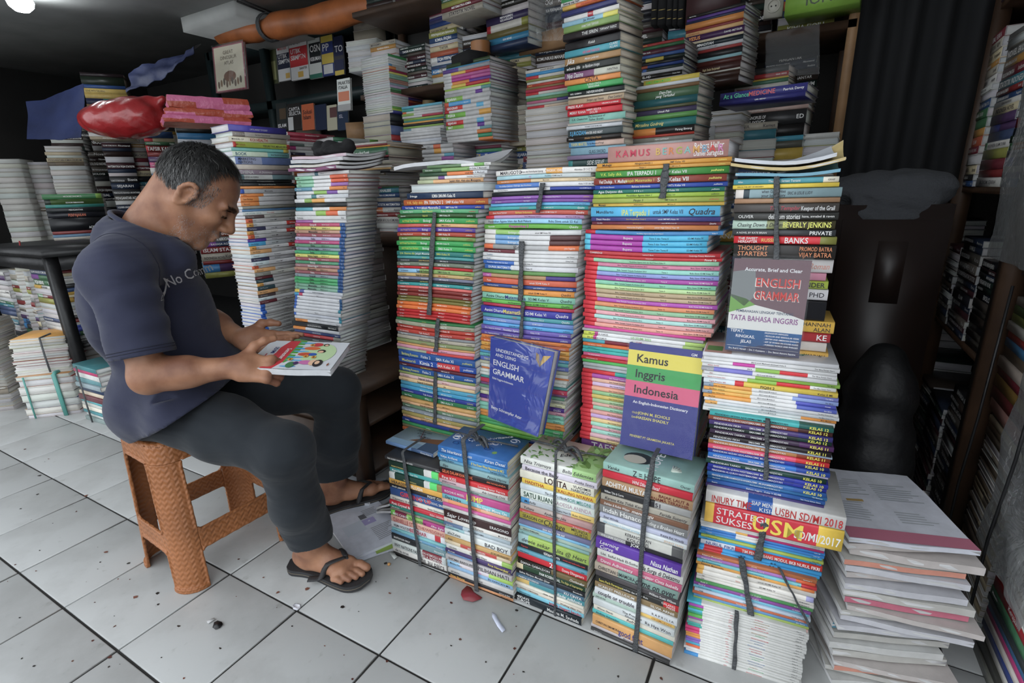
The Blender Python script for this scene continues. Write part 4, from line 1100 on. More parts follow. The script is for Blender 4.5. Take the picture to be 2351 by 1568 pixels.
bk(1573, 1706, 110, .2, -14, 38, 205, L('8|2a2826|-Bisik Haji Raja;\n7|5a3a8a|\n6|2a3050|-\n14|d88a3a|;-\n7|8a3030|-\n9|e0b070|#a22 -SIAPA BASE AGAMA;\n15|4a2a55|#e93 *YESUS;-DAVID METZLER\n6|d8c8a8|\n12|1c2830|*MUHAMMADIYAH;-\n8|c8c8cc|-SHALAT JUMAT\n7|a83a38|\n15|262628|-\n8|90c0c8|-\n12|5a2a24|\n16|4a2a26|;*#cb8 Fiqih Shalat Berjamaah;\n4|c8c4ba|\n14|40281f|\n14|3a241e|'), d=.15, page=1)
bk(1686, 1810, 200, .19, -12, 166, 222, L('14|3a3a3a|ABSOLUTE;-;-\n10|a82a2a|;-YEAR VIEWS\n4|d0b030|\n8|4a7a60|;-\n10|cac6be|#a23 *TUHAN MENGAPA AKU HARUS KE CHINA;\n8|4a9a50|-'), d=.14, page=2)
bk(1650, 1850, 235, .23, -10, 215, 244, L('14|3f3f88|#4b8 *At a Glance;#c55 *MEDICINE;-Patrick Davey\n8|34347a|;-ILMU BEDAH;-'), d=.17)
bk(1708, 1850, 300, .2, -8, 240, 385, L('10|6a5a78|#cc6 -Oftalmologi Umum;\n8|b89a90|-ATLAS HISTOLOGI;\n26|2f2f30|PRINCIPLES OF/PHYSICS;;-ED\n22|1e1c1c|*Manusia;-\n9|3f98b0|\n13|5a5a50|-\n22|c0a030|#b22 *+DAZZLE JUDITH KRANTZ;\n12|b8b0a4|;-WANITA DALAM;-'), d=.15)
bk(1578, 1700, 310, .18, -6, 262, 350, rrows(7, 'old', 8, 16, 1), d=.16, page=1)
bk(1588, 1700, 380, .18, -6, 350, 470, rrows(8, 'mix', 8, 14, .4), d=.16, page=1)
bk(1595, 1672, 235, .18, -10, 215, 265, rrows(6, 'mix', 6, 9, .2), d=.15)
bk(1758, 1880, 130, .2, -8, 78, 170, rrows(9, 'dark', 7, 14, 0), d=.16)
bk(1760, 1880, 190, .2, -8, 170, 300, rrows(9, 'dark', 9, 14, 0), d=.16)
bk(1880, 1925, 140, .12, -8, 62, 225, rrows(14, 'dark', 7, 14, .2), d=.16)
bk(1690, 1745, 90, .12, -20, 62, 130, rrows(4, 'old', 8, 12, 1), d=.15)
# upper shelf, right half
bk(1014, 1108, 20, .24, -8, -30, 45, rrows(7, 'mix', 8, 16, 0), d=.18)
bk(1116, 1212, 60, .24, -10, -30, 122, L('12|6a6a40|\n10|8a7a40|-\n22|c8c8c8|;-COMPUTING;\n14|26241f|-RAHASIA EKONOMI\n14|c8c0c0|#b33 CAKE;-\n16|3a3058|-MANAJEMEN/KEUANGAN\n16|b02a34:.1,c8c4ba:.85,8a8a30|-\n14|6a5f30|-\n14|2a80a8|-SERI BISNIS\n14|2a3a5a|-'), d=.18)
bk(1203, 1300, 50, .24, -10, -30, 95, rrows(8, 'dark', 12, 18, 0), d=.18)
bk(1140, 1195, 135, .2, -8, 112, 160, rrows(8, 'old', 5, 7, 1), d=.16, page=1)
# what carries the back stacks: a long wooden platform
pf = tag(empty('platform', (-1.2, 2.2, 0)), 'long wooden platform carrying the back rows of book stacks', 'platform')
part('deck', [((-2.2, 1.83, .86), (.10, 2.75, .90))], 'wood', pf)
for x in (-2.18, -1.0, .02): part('leg', [((x, 1.9, 0), (x+.06, 1.96, .86))], 'wood', pf)
part('front_board', [((-2.2, 1.84, .3), (.10, 1.87, .86))], 'wood', pf)
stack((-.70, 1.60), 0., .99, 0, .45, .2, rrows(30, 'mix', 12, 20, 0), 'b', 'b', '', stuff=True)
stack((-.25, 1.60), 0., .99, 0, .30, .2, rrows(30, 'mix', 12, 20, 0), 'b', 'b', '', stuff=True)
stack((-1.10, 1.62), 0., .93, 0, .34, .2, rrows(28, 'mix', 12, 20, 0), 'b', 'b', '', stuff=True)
# ------------------------------------------------------------------ smooth solids (signed distances -> one closed mesh), used for the man, the stool and soft things
class Sdf:
    def __init__(s): s.ops = []
    def _add(s, fn, lo, hi, k, sub, mg=None):
        m = (.035+k) if mg is None else mg
        s.ops.append((fn, np.asarray(lo, float)-m, np.asarray(hi, float)+m, k, sub)); return s
    def cap(s, a, b, ra, rb=None, k=.012, sub=False, sq=None):
        """tapered capsule; sq=(axis, factor) flattens the section along axis"""
        a = np.asarray(a, float); b = np.asarray(b, float); rb = ra if rb is None else rb
        ab = b-a; L2 = max(ab@ab, 1e-9); rm = max(ra, rb)
        ax = None
        if sq is not None: ax = np.asarray(sq[0], float); ax = ax/np.linalg.norm(ax); fq = 1/sq[1]-1
        def fn(P):
            q = P-a; t = np.clip(q@ab/L2, 0, 1); e = q-t[:, None]*ab
            if ax is not None: e = e+(e@ax)[:, None]*ax*fq
            return np.sqrt((e*e).sum(1))-(ra+(rb-ra)*t)
        return s._add(fn, np.minimum(a, b)-rm, np.maximum(a, b)+rm, k, sub)
    def ell(s, c, r, R=None, k=.012, sub=False):
        c = np.asarray(c, float); r = np.asarray(r, float); R = np.eye(3) if R is None else np.asarray(R, float)   # rows = local axes
        def fn(P):
            q = (P-c)@R.T; k0 = np.sqrt(((q/r)**2).sum(1)); k1 = np.sqrt(((q/(r*r))**2).sum(1))+1e-9
            return k0*(k0-1)/k1
        ex = np.sqrt(((R*r[:, None])**2).sum(0))
        return s._add(fn, c-ex, c+ex, k, sub)
    def box(s, c, hf, R=None, rr=.005, k=.006, sub=False):
        c = np.asarray(c, float); hf = np.asarray(hf, float); R = np.eye(3) if R is None else np.asarray(R, float)
        def fn(P):
            q = np.abs((P-c)@R.T)-(hf-rr); return np.sqrt((np.maximum(q, 0)**2).sum(1))+np.minimum(q.max(1), 0)-rr
        ex = (np.abs(R)*hf[:, None]).sum(0)
        return s._add(fn, c-ex, c+ex, k, sub)
    def chain(s, pts, rs, k=.012, **kw):
        for i in range(len(pts)-1): s.cap(pts[i], pts[i+1], rs[i], rs[i+1], k=k, **kw)
        return s
    def plane(s, p, n, k=.003):
        """keep the side that n points away from"""
        p = np.asarray(p, float); n = np.asarray(n, float); n = n/np.linalg.norm(n)
        s.ops.append((lambda P: -((P-p)@n), None, None, k, True)); return s
    def fnop(s, fn): s.ops.append((fn, None, None, 0, None)); return s      # displacement: d += fn(P)
    def __call__(s, P):
        if len(P) < 3000: return s._ev(P, s.ops)
        LO = np.array([t[1] if t[1] is not None else (-9., -9, -9) for t in s.ops]); HI = np.array([t[2] if t[2] is not None else (9., 9, 9) for t in s.ops]); hard = np.array([t[1] is not None and not t[4] for t in s.ops])
        out = np.full(len(P), .2); b = np.floor(P/.09).astype(np.int64)+500; key = (b[:, 0]*4096+b[:, 1])*4096+b[:, 2]
        o = np.argsort(key, kind='stable'); cut = np.nonzero(np.diff(key[o]))[0]+1
        for idx in np.split(o, cut):
            q = P[idx]; m = ((LO < q.max(0)) & (HI > q.min(0))).all(1)
            if not (m & hard).any(): continue
            out[idx] = s._ev(q, [s.ops[i] for i in np.nonzero(m)[0]])
        return out
    def _ev(s, P, ops):
        d = np.full(len(P), .2)
        for fn, lo, hi, k, sub in ops:
            if sub is None: d = d+fn(P); continue
            if lo is None: idx = slice(None); q = P
            else:
                m = ((P > lo) & (P < hi)).all(1)
                if not m.any(): continue
                idx = np.nonzero(m)[0]; q = P[idx]
            e = fn(q); a = d[idx]
            if sub: e = -e; x = np.maximum(k-np.abs(a-e), 0)/max(k, 1e-6); d[idx] = np.maximum(a, e)+x*x*k*.25
            else: x = np.maximum(k-np.abs(a-e), 0)/max(k, 1e-6); d[idx] = np.minimum(a, e)-x*x*k*.25
        return d
    def bounds(s):
        lo = np.min([o[1] for o in s.ops if o[1] is not None and not o[4]], 0); hi = np.max([o[2] for o in s.ops if o[2] is not None and not o[4]], 0)
        return lo, hi
def polygonize(sdf, h, bounds=None, slack=6.):
    lo, hi = sdf.bounds() if bounds is None else (np.asarray(bounds[0], float), np.asarray(bounds[1], float))
    nc = np.maximum(1, np.ceil((hi-lo)/(4*h)).astype(int)); n = nc*4+1
    I = np.stack(np.meshgrid(*[np.arange(k) for k in nc], indexing='ij'), -1).reshape(-1, 3)
    d = np.concatenate([sdf(lo+(q*4+2)*h) for q in np.array_split(I, max(1, len(I)//300000))])
    A = I[np.abs(d) < slack*h]
    o = np.stack(np.meshgrid(*[np.arange(4)]*3, indexing='ij'), -1).reshape(-1, 3)
    cells = (A[:, None, :]*4+o[None]).reshape(-1, 3)
    cid = (cells[:, 0]*n[1]+cells[:, 1])*n[2]+cells[:, 2]
    corner = np.array([[i, j, k] for i in (0, 1) for j in (0, 1) for k in (0, 1)])
    st = np.array([n[1]*n[2], n[2], 1]); coff = corner@st
    allc = cid[:, None]+coff[None]
    vid = np.unique(allc)
    ijk = np.stack([vid//st[0], (vid//n[2]) % n[1], vid % n[2]], 1)
    val = np.concatenate([sdf(lo+q*h) for q in np.array_split(ijk, max(1, len(ijk)//300000))])
    cv = val[np.searchsorted(vid, allc)]
    ins = cv < 0; act = ins.any(1) & ~ins.all(1)
    cells, cid, cv = cells[act], cid[act], cv[act]
    order = np.argsort(cid); cells, cid, cv = cells[order], cid[order], cv[order]
    V = np.zeros((len(cid), 3)); cnt = np.zeros(len(cid))
    for a in range(8):
        for b in range(a+1, 8):
            if np.abs(corner[a]-corner[b]).sum() != 1: continue
            m = (cv[:, a] < 0) != (cv[:, b] < 0); t = cv[m, a]/(cv[m, a]-cv[m, b])
            V[m] += corner[a]+(corner[b]-corner[a])*t[:, None]; cnt[m] += 1
    V = lo+(cells+V/cnt[:, None])*h
    F = []
    for ax in range(3):
        b = {0: 4, 1: 2, 2: 1}[ax]
        m = (cv[:, 0] < 0) != (cv[:, b] < 0); c0 = cid[m]; u, v = st[(ax+1) % 3], st[(ax+2) % 3]
        q = np.stack([c0, c0-u, c0-u-v, c0-v], 1)
        p = np.searchsorted(cid, q); p = np.minimum(p, len(cid)-1); ok = (cid[p] == q).all(1)
        p = p[ok]; flip = cv[m][ok, 0] < 0
        p[~flip] = p[~flip][:, ::-1]
        F.append(p)
    F = np.concatenate(F)
    for _ in range(2):
        e = h*.25; d0 = sdf(V); G = np.stack([sdf(V+np.eye(3)[i]*e)-d0 for i in range(3)], 1)/e
        g2 = (G*G).sum(1)+1e-6; stp = -(d0/g2)[:, None]*G; ln = np.linalg.norm(stp, axis=1)[:, None]; stp *= np.minimum(1, h*.5/np.maximum(ln, 1e-9)); V = V+stp
    return V, F

def sdf_mesh(name, sdf, h, material, parent=None, bounds=None, org=(0, 0, 0), slack=6.):

    V, F = polygonize(sdf, h, bounds, slack)
    me = bpy.data.meshes.new(name); V = V-np.asarray(org)
    me.vertices.add(len(V)); me.vertices.foreach_set('co', V.ravel())
    me.loops.add(F.size); me.loops.foreach_set('vertex_index', F.ravel().astype(np.int32))
    me.polygons.add(len(F)); me.polygons.foreach_set('loop_start', np.arange(0, F.size, 4, dtype=np.int32))
    me.polygons.foreach_set('use_smooth', np.ones(len(F), bool)); me.update(calc_edges=True); me.validate()
    me.materials.append(MATS[material])
    o = bpy.data.objects.new(name, me); COL.objects.link(o)
    if parent is not None: o.parent = parent
    return o
def march(sdf, P, D, far=.15):
    """move points along D until they meet the surface"""
    P = P.copy(); D = np.asarray(D, float); D = D/np.linalg.norm(D); t = np.zeros(len(P))
    for _ in range(60): t += np.clip(sdf(P+D*t[:, None]), -.01, .01)*.8
    return P+D*t[:, None]
_WB = {}
def wob(P, s=1., seed=0):
    """cheap smooth noise in -1..1"""
    if seed not in _WB:
        r = np.random.RandomState(seed); _WB[seed] = [(r.normal(size=3)*(1.5**i*.6+.4), r.uniform(0, 6.28), r.normal(size=3)*.5) for i in range(4)]
    out = 0
    for i, (k, p, j) in enumerate(_WB[seed]): out = out+np.sin(P@(k*s)+p+1.3*np.sin(P@(j*s)))/(1.4**i)
    return out/2.5
# ------------------------------------------------------------------ the seated reader
V3 = lambda *a: np.array(a, float)
def basis(yaw, pitch):
    y, p = rad(yaw), rad(pitch)
    F = V3(math.cos(y)*math.cos(p), math.sin(y)*math.cos(p), -math.sin(p)); U = V3(math.cos(y)*math.sin(p), math.sin(y)*math.sin(p), math.cos(p)); Lf = V3(-math.sin(y), math.cos(y), 0)
    return np.stack([F, Lf, U])          # rows: forward, left, up
HB = basis(50, 43)
HC = V3(-1.378, .802, 1.098)+CR*.006+CU*.008
def hd(x, y, z): return HC+x*HB[0]+y*HB[1]+z*HB[2]
tf = V3(math.cos(rad(46)), math.sin(rad(46)), 0); tr = V3(tf[1], -tf[0], 0)       # torso forward / right
NB = V3(-1.478, .735, 1.018)
CBK, CFR = CC+ray(284, 490)*1.30, CC+ray(402, 548)*1.28        # collar: back and front
RS, LS = NB+tr*.182-tf*.025+V3(0, 0, -.082), NB-tr*.135-tf*.055+V3(0, 0, -.100)
RE, RW = V3(-1.335, .560, .700)+CR*.030-CU*.010, V3(-1.175, .705, .690)
LE, LW = V3(-1.575, .865, .745), CC+ray(560, 780)*1.46
RH, LH = V3(-1.52, .675, .545), V3(-1.575, .85, .545)
RK, LK = V3(-1.092, .738, .462), V3(-1.225, 1.04, .495)
RA, LA = V3(-1.150, .812, .085), V3(-1.325, 1.075, .10)

sk = Sdf()
# head
sk.ell(hd(-.006, 0, .030), (.091, .075, .084), HB)
sk.ell(hd(.030, 0, -.040), (.062, .060, .078), HB, k=.03)
sk.ell(hd(.046, 0, -.082), (.038, .046, .036), HB, k=.025)
sk.cap(hd(.074, .010, -.103), hd(.074, -.010, -.103), .019, k=.02)
for s_ in (-1, 1):
    sk.ell(hd(.058, s_*.043, -.022), (.028, .022, .022), HB, k=.02)                # cheekbone
    sk.cap(hd(.090, s_*.012, .020), hd(.074, s_*.048, .020), .0095, .008, k=.016)    # brow
    sk.cap(hd(-.010, s_*.062, -.035), hd(.045, s_*.044, -.098), .018, .014, k=.025)  # jaw
    sk.ell(hd(.092, s_*.031, .000), (.017, .018, .012), HB, k=.012, sub=True)      # socket
    sk.ell(hd(.0745, s_*.031, -.001), (.013, .015, .0115), HB, k=.006)             # lid
    sk.cap(hd(.086, s_*.022, -.004), hd(.081, s_*.044, -.005), .0028, .002, k=.004)
sk.cap(hd(.087, 0, .012), hd(.108, 0, -.026), .0095, .0125, k=.014)                # nose
sk.ell(hd(.109, 0, -.030), (.0135, .0145, .0115), HB, k=.008)
for s_ in (-1, 1):
    sk.ell(hd(.100, s_*.0145, -.035), (.012, .0085, .009), HB, k=.007)
    sk.ell(hd(.106, s_*.006, -.0445), (.005, .0035, .004), HB, k=.003, sub=True)
sk.cap(hd(.092, .013, -.060), hd(.092, -.013, -.060), .0085, k=.014)
sk.cap(hd(.098, .014, -.0625), hd(.098, -.014, -.0625), .0055, k=.006)             # lips
sk.cap(hd(.094, .014, -.0755), hd(.094, -.014, -.0755), .0062, k=.006)
sk.cap(hd(.103, .024, -.069), hd(.103, -.024, -.069), .0022, k=.004, sub=True)
# ears
for s_ in (-1, 1):
    ec = hd(-.004, s_*.079, -.008); eR = basis(50+s_*18, 43+12)
    out = s_*HB[1]
    n_ = 14
    ring = []
    for i in range(n_):
        a = 2*PI*i/n_; ring.append(ec+eR[0]*(.0165*math.cos(a)*(1.1 if math.sin(a) > 0 else .75))+eR[2]*(.031*math.sin(a))+out*(.004+.005*(-math.cos(a))))
    for i in range(n_):
        if i in (12,): continue
        sk.cap(ring[i], ring[(i+1) % n_], .0052, k=.003)
    sk.ell(ec-out*.001, (.0145, .006, .028), np.stack([eR[0], out, eR[2]]), k=.008)
    sk.ell(ec+out*.006+eR[0]*.003-eR[2]*.002, (.0085, .006, .013), np.stack([eR[0], out, eR[2]]), k=.004, sub=True)
    sk.cap(ring[8], ec-eR[2]*.026, .006, k=.006)
# neck
sk.cap(hd(-.030, 0, -.045), NB+V3(0, 0, -.01), .056, .062, k=.03)
sk.cap(hd(.005, 0, -.075), NB+tf*.05+V3(0, 0, -.02), .042, .05, k=.03)
sk.cap(hd(-.050, 0, -.010), CBK+tf*.050-V3(0, 0, .035), .036, .05, k=.03)
for s_, S in ((1, RS), (-1, LS)): sk.cap(NB+V3(0, 0, .005)+tr*s_*.03, S+V3(0, 0, -.015), .042, .035, k=.03)
# hidden trunk that joins it all
sk.chain([NB+V3(0, 0, -.06), V3(-1.50, .75, .80), V3(-1.54, .765, .58)], [.07, .075, .07], k=.03)
sk.cap(RH, LH, .06, k=.03); sk.cap(RS, NB+V3(0, 0, -.09), .05, k=.03); sk.cap(LS, NB+V3(0, 0, -.09), .05, k=.03)
# arms
def arm(S, E, W, up):
    sk.cap(S, E, .044, .037, k=.02)
    d = W-E; sk.cap(E, E+d*.45, .037, .0345, k=.02); sk.cap(E+d*.3, W, .0355, .0250, k=.02)
    sk.cap(E+d*.08+up*.008, E+d*.4+up*.006, .033, .030, k=.02)
    sk.ell(E-d/np.linalg.norm(d)*.004, (.034, .034, .034), k=.02)
arm(RS, RE, RW, V3(0, 0, 1)); arm(LS, LE, LW, V3(0, 0, 1))
# hands: palm axes (along fingers, across towards the thumb, back of the hand)
def finger(base, dirs, lens, r0, r1, k=.004):
    p = base; r = np.linspace(r0, r1, len(lens)+1); pts = [p]
    for d, l in zip(dirs, lens): p = p+d/np.linalg.norm(d)*l; pts.append(p)
    for i in range(len(pts)-1): sk.cap(pts[i], pts[i+1], r[i], r[i+1], k=k)
    return pts
# book held between them
BKX = V3(.885, .465, -.055); BKX /= np.linalg.norm(BKX); BKN = np.cross(BKX, V3(-.46, .88, .16)); BKN /= np.linalg.norm(BKN); BKY = np.cross(BKN, BKX)
BKC = V3(-1.095, .828, .690)
NAIL = []
# right hand: thumb on the cover, fingers curled under the near edge
a_ = V3(.80, .58, -.16); a_ /= np.linalg.norm(a_); b_ = np.cross(V3(.30, -.62, .72), a_); b_ /= np.linalg.norm(b_); n_ = np.cross(a_, b_)      # n_: out of the back of the hand
if n_[2] < 0: n_ = -n_; b_ = -b_
b_ = np.cross(n_, a_)                                                                      # towards far/up side (thumb)
if b_@V3(-.4, .85, .3) < 0: b_ = -b_
pc = RW+a_*.044
PB = np.stack([a_, b_, n_])
sk.cap(RW, RW+a_*.02, .027, .028, k=.015)
sk.box(pc, (.041, .036, .0130), PB, rr=.0125, k=.018)
sk.ell(pc+b_*.022-a_*.022-n_*.004, (.03, .02, .017), PB, k=.014)
for i, (off, l) in enumerate(((.029, .94), (.010, 1.0), (-.010, .93), (-.028, .78))):
    base = pc+a_*.034+b_*off
    sk.ell(base+n_*.004, (.011, .0095, .0095), PB, k=.010)
    cu = -n_
    if i == 0: ds = [a_*.72+cu*.62, a_*.80+cu*.50-b_*.1, a_*.85+cu*.4-b_*.1]
    else: ds = [a_*.62+cu*.8+b_*.1, -a_*.05+cu*.55+b_*.85, -a_*.3+b_*.95+cu*.05]
    pts = finger(base, ds, [.036*l, .023*l, .019*l], .0092, .0072)
    if i == 0: NAIL.append((pts[-1], ds[-1], n_))
th = pc-a_*.030+b_*.036
pts = finger(th, [a_*.55+b_*.75+n_*.30, a_*.75+b_*.65+n_*.05, a_*.85+b_*.5-n_*.25], [.028, .027, .023], .0125, .0082, k=.008)
NAIL.append((pts[-1], a_*.85+b_*.5-n_*.25, n_))
# left hand: palm up behind the far edge, fingers reaching forward
a2 = V3(.82, .52, -.10); a2 /= np.linalg.norm(a2); n2 = V3(-.25, .62, -.75); n2 = n2-a2*(n2@a2); n2 /= np.linalg.norm(n2); b2 = np.cross(a2, n2)
if b2[2] < 0: b2 = -b2
pc2 = LW+a2*.046; PB2 = np.stack([a2, b2, n2])
sk.cap(LW, LW+a2*.02, .027, .028, k=.015)
sk.box(pc2, (.043, .036, .0130), PB2, rr=.0125, k=.018)
sk.ell(pc2+b2*.020-a2*.020-n2*.008, (.032, .020, .018), PB2, k=.014)
sk.ell(pc2-b2*.024-a2*.010-n2*.006, (.034, .014, .014), PB2, k=.014)
for i, (off, l) in enumerate(((.029, .98), (.010, 1.0), (-.010, .93), (-.028, .78))):
    base = pc2+a2*.037+b2*off*.9; cu = -n2
    c1 = (.12, .30, .45, .55)[i]
    finger(base, [a2+cu*c1-b2*.05, a2+cu*c1*1.5-b2*.12, a2*.9+cu*c1*1.8-b2*.12], [.037*l, .024*l, .020*l], .0090, .0070)
finger(pc2-a2*.026+b2*.036-n2*.004, [a2*.75+b2*.42-n2*.45, a2*.95+b2*.02-n2*.2, a2+b2*-.12-n2*.05], [.029, .027, .024], .0125, .0082, k=.008)
# legs (inside the trousers) and feet
for H_, K_, A_ in ((RH, RK, RA), (LH, LK, LA)): sk.chain([H_, K_, A_+V3(0, 0, .03)], [.055, .042, .034], k=.02)
TOES = []
def foot(A, hx_, fx, side, lift=.018, toes=True):
    """A ankle, hx_ heel point on the sole, fx forward (unit, horizontal), side=+1 when the big toe is to the left of forward"""
    f = fx; l = V3(-f[1], f[0], 0)*side; u = V3(0, 0, 1); g = V3(hx_[0], hx_[1], lift)
    sk.cap(A+u*.05, A+u*.0, .034, .036, k=.02, sq=(l, .86))
    sk.ell(g+f*.030+u*.030, (.033, .029, .030), np.stack([f, l, u]), k=.02)
    sk.cap(A-u*.005, g+f*.05+u*.032, .034, .03, k=.025)
    sk.cap(A+f*.02-u*.01, g+f*.125+l*.012+u*.036, .033, .023, k=.025)
    sk.cap(g+f*.06+u*.022-l*.006, g+f*.175+u*.018-l*.012, .024, .02, k=.02)
    sk.cap(g+f*.10+l*.016+u*.026, g+f*.178+l*.020+u*.020, .024, .0205, k=.02)
    sk.cap(g+f*.172+l*.022+u*.016, g+f*.165-l*.028+u*.013, .0185, .0145, k=.015)
    for s_ in (-1, 1): sk.ell(A+l*s_*.030+u*.002, (.012, .009, .012), k=.012)
    if toes:
        for i, (lo, fo, r, ln) in enumerate(((.026, .186, .0135, .046), (.0035, .192, .0098, .040), (-.0125, .186, .0092, .036), (-.0270, .177, .0088, .031), (-.0400, .165, .0085, .026))):
            b = g+f*fo+l*lo+u*(r+.003); t = b+f*ln*.55+u*.002; e = b+f*ln-u*.003
            sk.cap(b, t, r, r*.98, k=.0045); sk.cap(t, e, r*.98, r*.92, k=.0045)
            TOES.append((e, f, u, r))
rf = V3(.279, .051, 0); rf /= np.linalg.norm(rf); RHEEL = V3(-1.226, .806, 0)
foot(V3(-1.172, .815, .092), RHEEL, rf, 1, lift=.021)
lfd = V3(.50, .87, 0); lfd /= np.linalg.norm(lfd); LHEEL = V3(-1.372, 1.035, 0)
foot(V3(-1.352, 1.072, .10), LHEEL, lfd, -1, lift=.030)

def _skin(nt, b, tc):
    N, L_ = nt.nodes, nt.links
    n1 = N.new('ShaderNodeTexNoise'); n1.inputs['Scale'].default_value = 14; n1.inputs['Detail'].default_value = 6
    L_.new(tc.outputs['Object'], n1.inputs['Vector'])
    cr = N.new('ShaderNodeValToRGB'); e = cr.color_ramp.elements
    e[0].position = .3; e[0].color = (*hx('7e4f38'), 1); e[1].position = .7; e[1].color = (*hx('b27d5a'), 1)
    L_.new(n1.outputs['Fac'], cr.inputs[0]); L_.new(cr.outputs[0], b.inputs['Base Color'])
    n2 = N.new('ShaderNodeTexNoise'); n2.inputs['Scale'].default_value = 160; n2.inputs['Detail'].default_value = 4
    L_.new(tc.outputs['Object'], n2.inputs['Vector'])
    bp = N.new('ShaderNodeBump'); bp.inputs['Strength'].default_value = .22; bp.inputs['Distance'].default_value = .002
    L_.new(n2.outputs['Fac'], bp.inputs['Height']); L_.new(bp.outputs[0], b.inputs['Normal'])
    b.inputs['Subsurface Weight'].default_value = .08; b.inputs['Subsurface Radius'].default_value = (.008, .004, .002); b.inputs['Subsurface Scale'].default_value = .6
mat('skin', rough=.48, spec=.4, extra=_skin)
mat('nail', hx('b98a78'), .3)
def _cloth(c1, c2, fold=.16):
    def f(nt, b, tc):
        N, L_ = nt.nodes, nt.links
        n1 = N.new('ShaderNodeTexNoise'); n1.inputs['Scale'].default_value = 6; n1.inputs['Detail'].default_value = 5; L_.new(tc.outputs['Object'], n1.inputs['Vector'])
        cr = N.new('ShaderNodeValToRGB'); e = cr.color_ramp.elements; e[0].position = .3; e[0].color = (*hx(c1), 1); e[1].position = .7; e[1].color = (*hx(c2), 1)
        L_.new(n1.outputs['Fac'], cr.inputs[0]); L_.new(cr.outputs[0], b.inputs['Base Color'])
        n2 = N.new('ShaderNodeTexNoise'); n2.inputs['Scale'].default_value = 420; L_.new(tc.outputs['Object'], n2.inputs['Vector'])
        bp = N.new('ShaderNodeBump'); bp.inputs['Strength'].default_value = .25; bp.inputs['Distance'].default_value = .001
        mp = N.new('ShaderNodeMapping'); mp.inputs['Rotation'].default_value = (.3, .7, .4); mp.inputs['Scale'].default_value = (1., 1., 2.6); L_.new(tc.outputs['Object'], mp.inputs[0])
        n3 = N.new('ShaderNodeTexNoise'); n3.inputs['Scale'].default_value = 9; n3.inputs['Detail'].default_value = .8; n3.inputs['Distortion'].default_value = .7; L_.new(mp.outputs[0], n3.inputs['Vector'])
        b3 = N.new('ShaderNodeBump'); b3.inputs['Strength'].default_value = fold; b3.inputs['Distance'].default_value = .03
        L_.new(n3.outputs['Fac'], b3.inputs['Height']); L_.new(b3.outputs[0], bp.inputs['Normal'])
        L_.new(n2.outputs['Fac'], bp.inputs['Height']); L_.new(bp.outputs[0], b.inputs['Normal'])
    return f
mat('shirt', rough=.9, spec=.15, extra=_cloth('2b2e42', '3a3d52'), sheen=.15)
mat('trousers', rough=.92, spec=.12, extra=_cloth('23272c', '30353a', .22), sheen=.1)
man = sdf_mesh('person', sk, .0033, 'skin', slack=5)
tag(man, 'man in navy T-shirt and charcoal trousers seated on stool, reading a booklet', 'person')

tp = Sdf()
tp.cap(RH+V3(-.02, 0, -.01), LH+V3(-.02, 0, -.01), .098, k=.05)
tp.chain([RH+V3(0, -.01, -.005), RH*.45+RK*.55+V3(0, 0, -.002), RK+V3(0, 0, 0)], [.094, .084, .070], k=.04)
tp.chain([LH+V3(0, .01, -.005), LH*.45+LK*.55, LK], [.094, .084, .070], k=.04)
tp.chain([RK, RK*.5+RA*.5+V3(-.006, -.004, 0), RA+V3(-.004, -.006, .10), RA+V3(0, 0, .055)], [.068, .064, .060, .063], k=.035)
tp.chain([LK, LK*.5+LA*.5+V3(0, 0, 0), LA+V3(.0, 0, .12), LA+V3(.0, 0, .075)], [.070, .070, .072, .076], k=.035)
def _tf(P):
    d = .0022*wob(P, 22, 8)
    for K in (RK, LK): d = d+.0030*np.exp(-(np.linalg.norm(P-K-V3(-.06, 0, -.05), axis=1)/.06)**2)*np.sin(95*(P[:, 2]+.8*P[:, 0]))
    hp_ = np.exp(-(np.linalg.norm(P-RH-V3(.10, -.04, 0), axis=1)/.12)**2)
    return d+.0028*hp_*np.sin(80*(P[:, 0]*.6-P[:, 2]*.9+.15*np.sin(25*P[:, 1])))
tp.fnop(_tf)
# T-shirt
mat('shirt_dark', hx('24273a'), .9)
unitv_ = lambda a: a/np.linalg.norm(a)
sh = Sdf()
SP = lambda x, y, z: V3(*(V3(-1.510, .757, 0)+tf*x-tr*y))+V3(0, 0, z)      # torso frame: x forward, y left, z height
TB = np.stack([tf, -tr, V3(0, 0, 1)])
sh.ell(SP(-.045, .01, .88), (.090, .165, .15), TB, k=.05)
sh.cap(CFR+V3(0, 0, -.055)-tf*.01, SP(.02, .0, .84), .045, .06, k=.05)
sh.ell(SP(-.022, .0, .74), (.122, .165, .17), TB, k=.06)
sh.ell(SP(.012, .0, .61), (.145, .175, .13), TB, k=.06)
sh.ell(SP(-.100, -.01, .82), (.090, .165, .17), TB, k=.05)
sh.ell(SP(-.060, .0, .63), (.070, .150, .16), TB, k=.05)
for s_, S in ((1, RS), (-1, LS)):
    sh.cap((CBK+CFR)/2+tr*s_*.05+V3(0, 0, -.050), S+V3(0, 0, .0), .058, .060, k=.04)
    sh.cap(CBK+tr*s_*.03+tf*.03+V3(0, 0, -.055), S+V3(0, 0, -.01)-tf*.02, .055, .056, k=.04)
_cc = (CBK+CFR)/2; _cx = (CFR-CBK)/np.linalg.norm(CFR-CBK); _cn = np.cross(_cx, -tr); _cn /= np.linalg.norm(_cn); _cn = _cn if _cn[2] > 0 else -_cn
sh.ell(_cc-_cn*.055, (.105, .095, .062), np.stack([_cx, np.cross(_cn, _cx), _cn]), k=.045)
sh.cap(RS, RS+(RE-RS)*.92, .064, .070, k=.045); sh.cap(LS, LS+(LE-LS)*.75, .055, .060, k=.045)
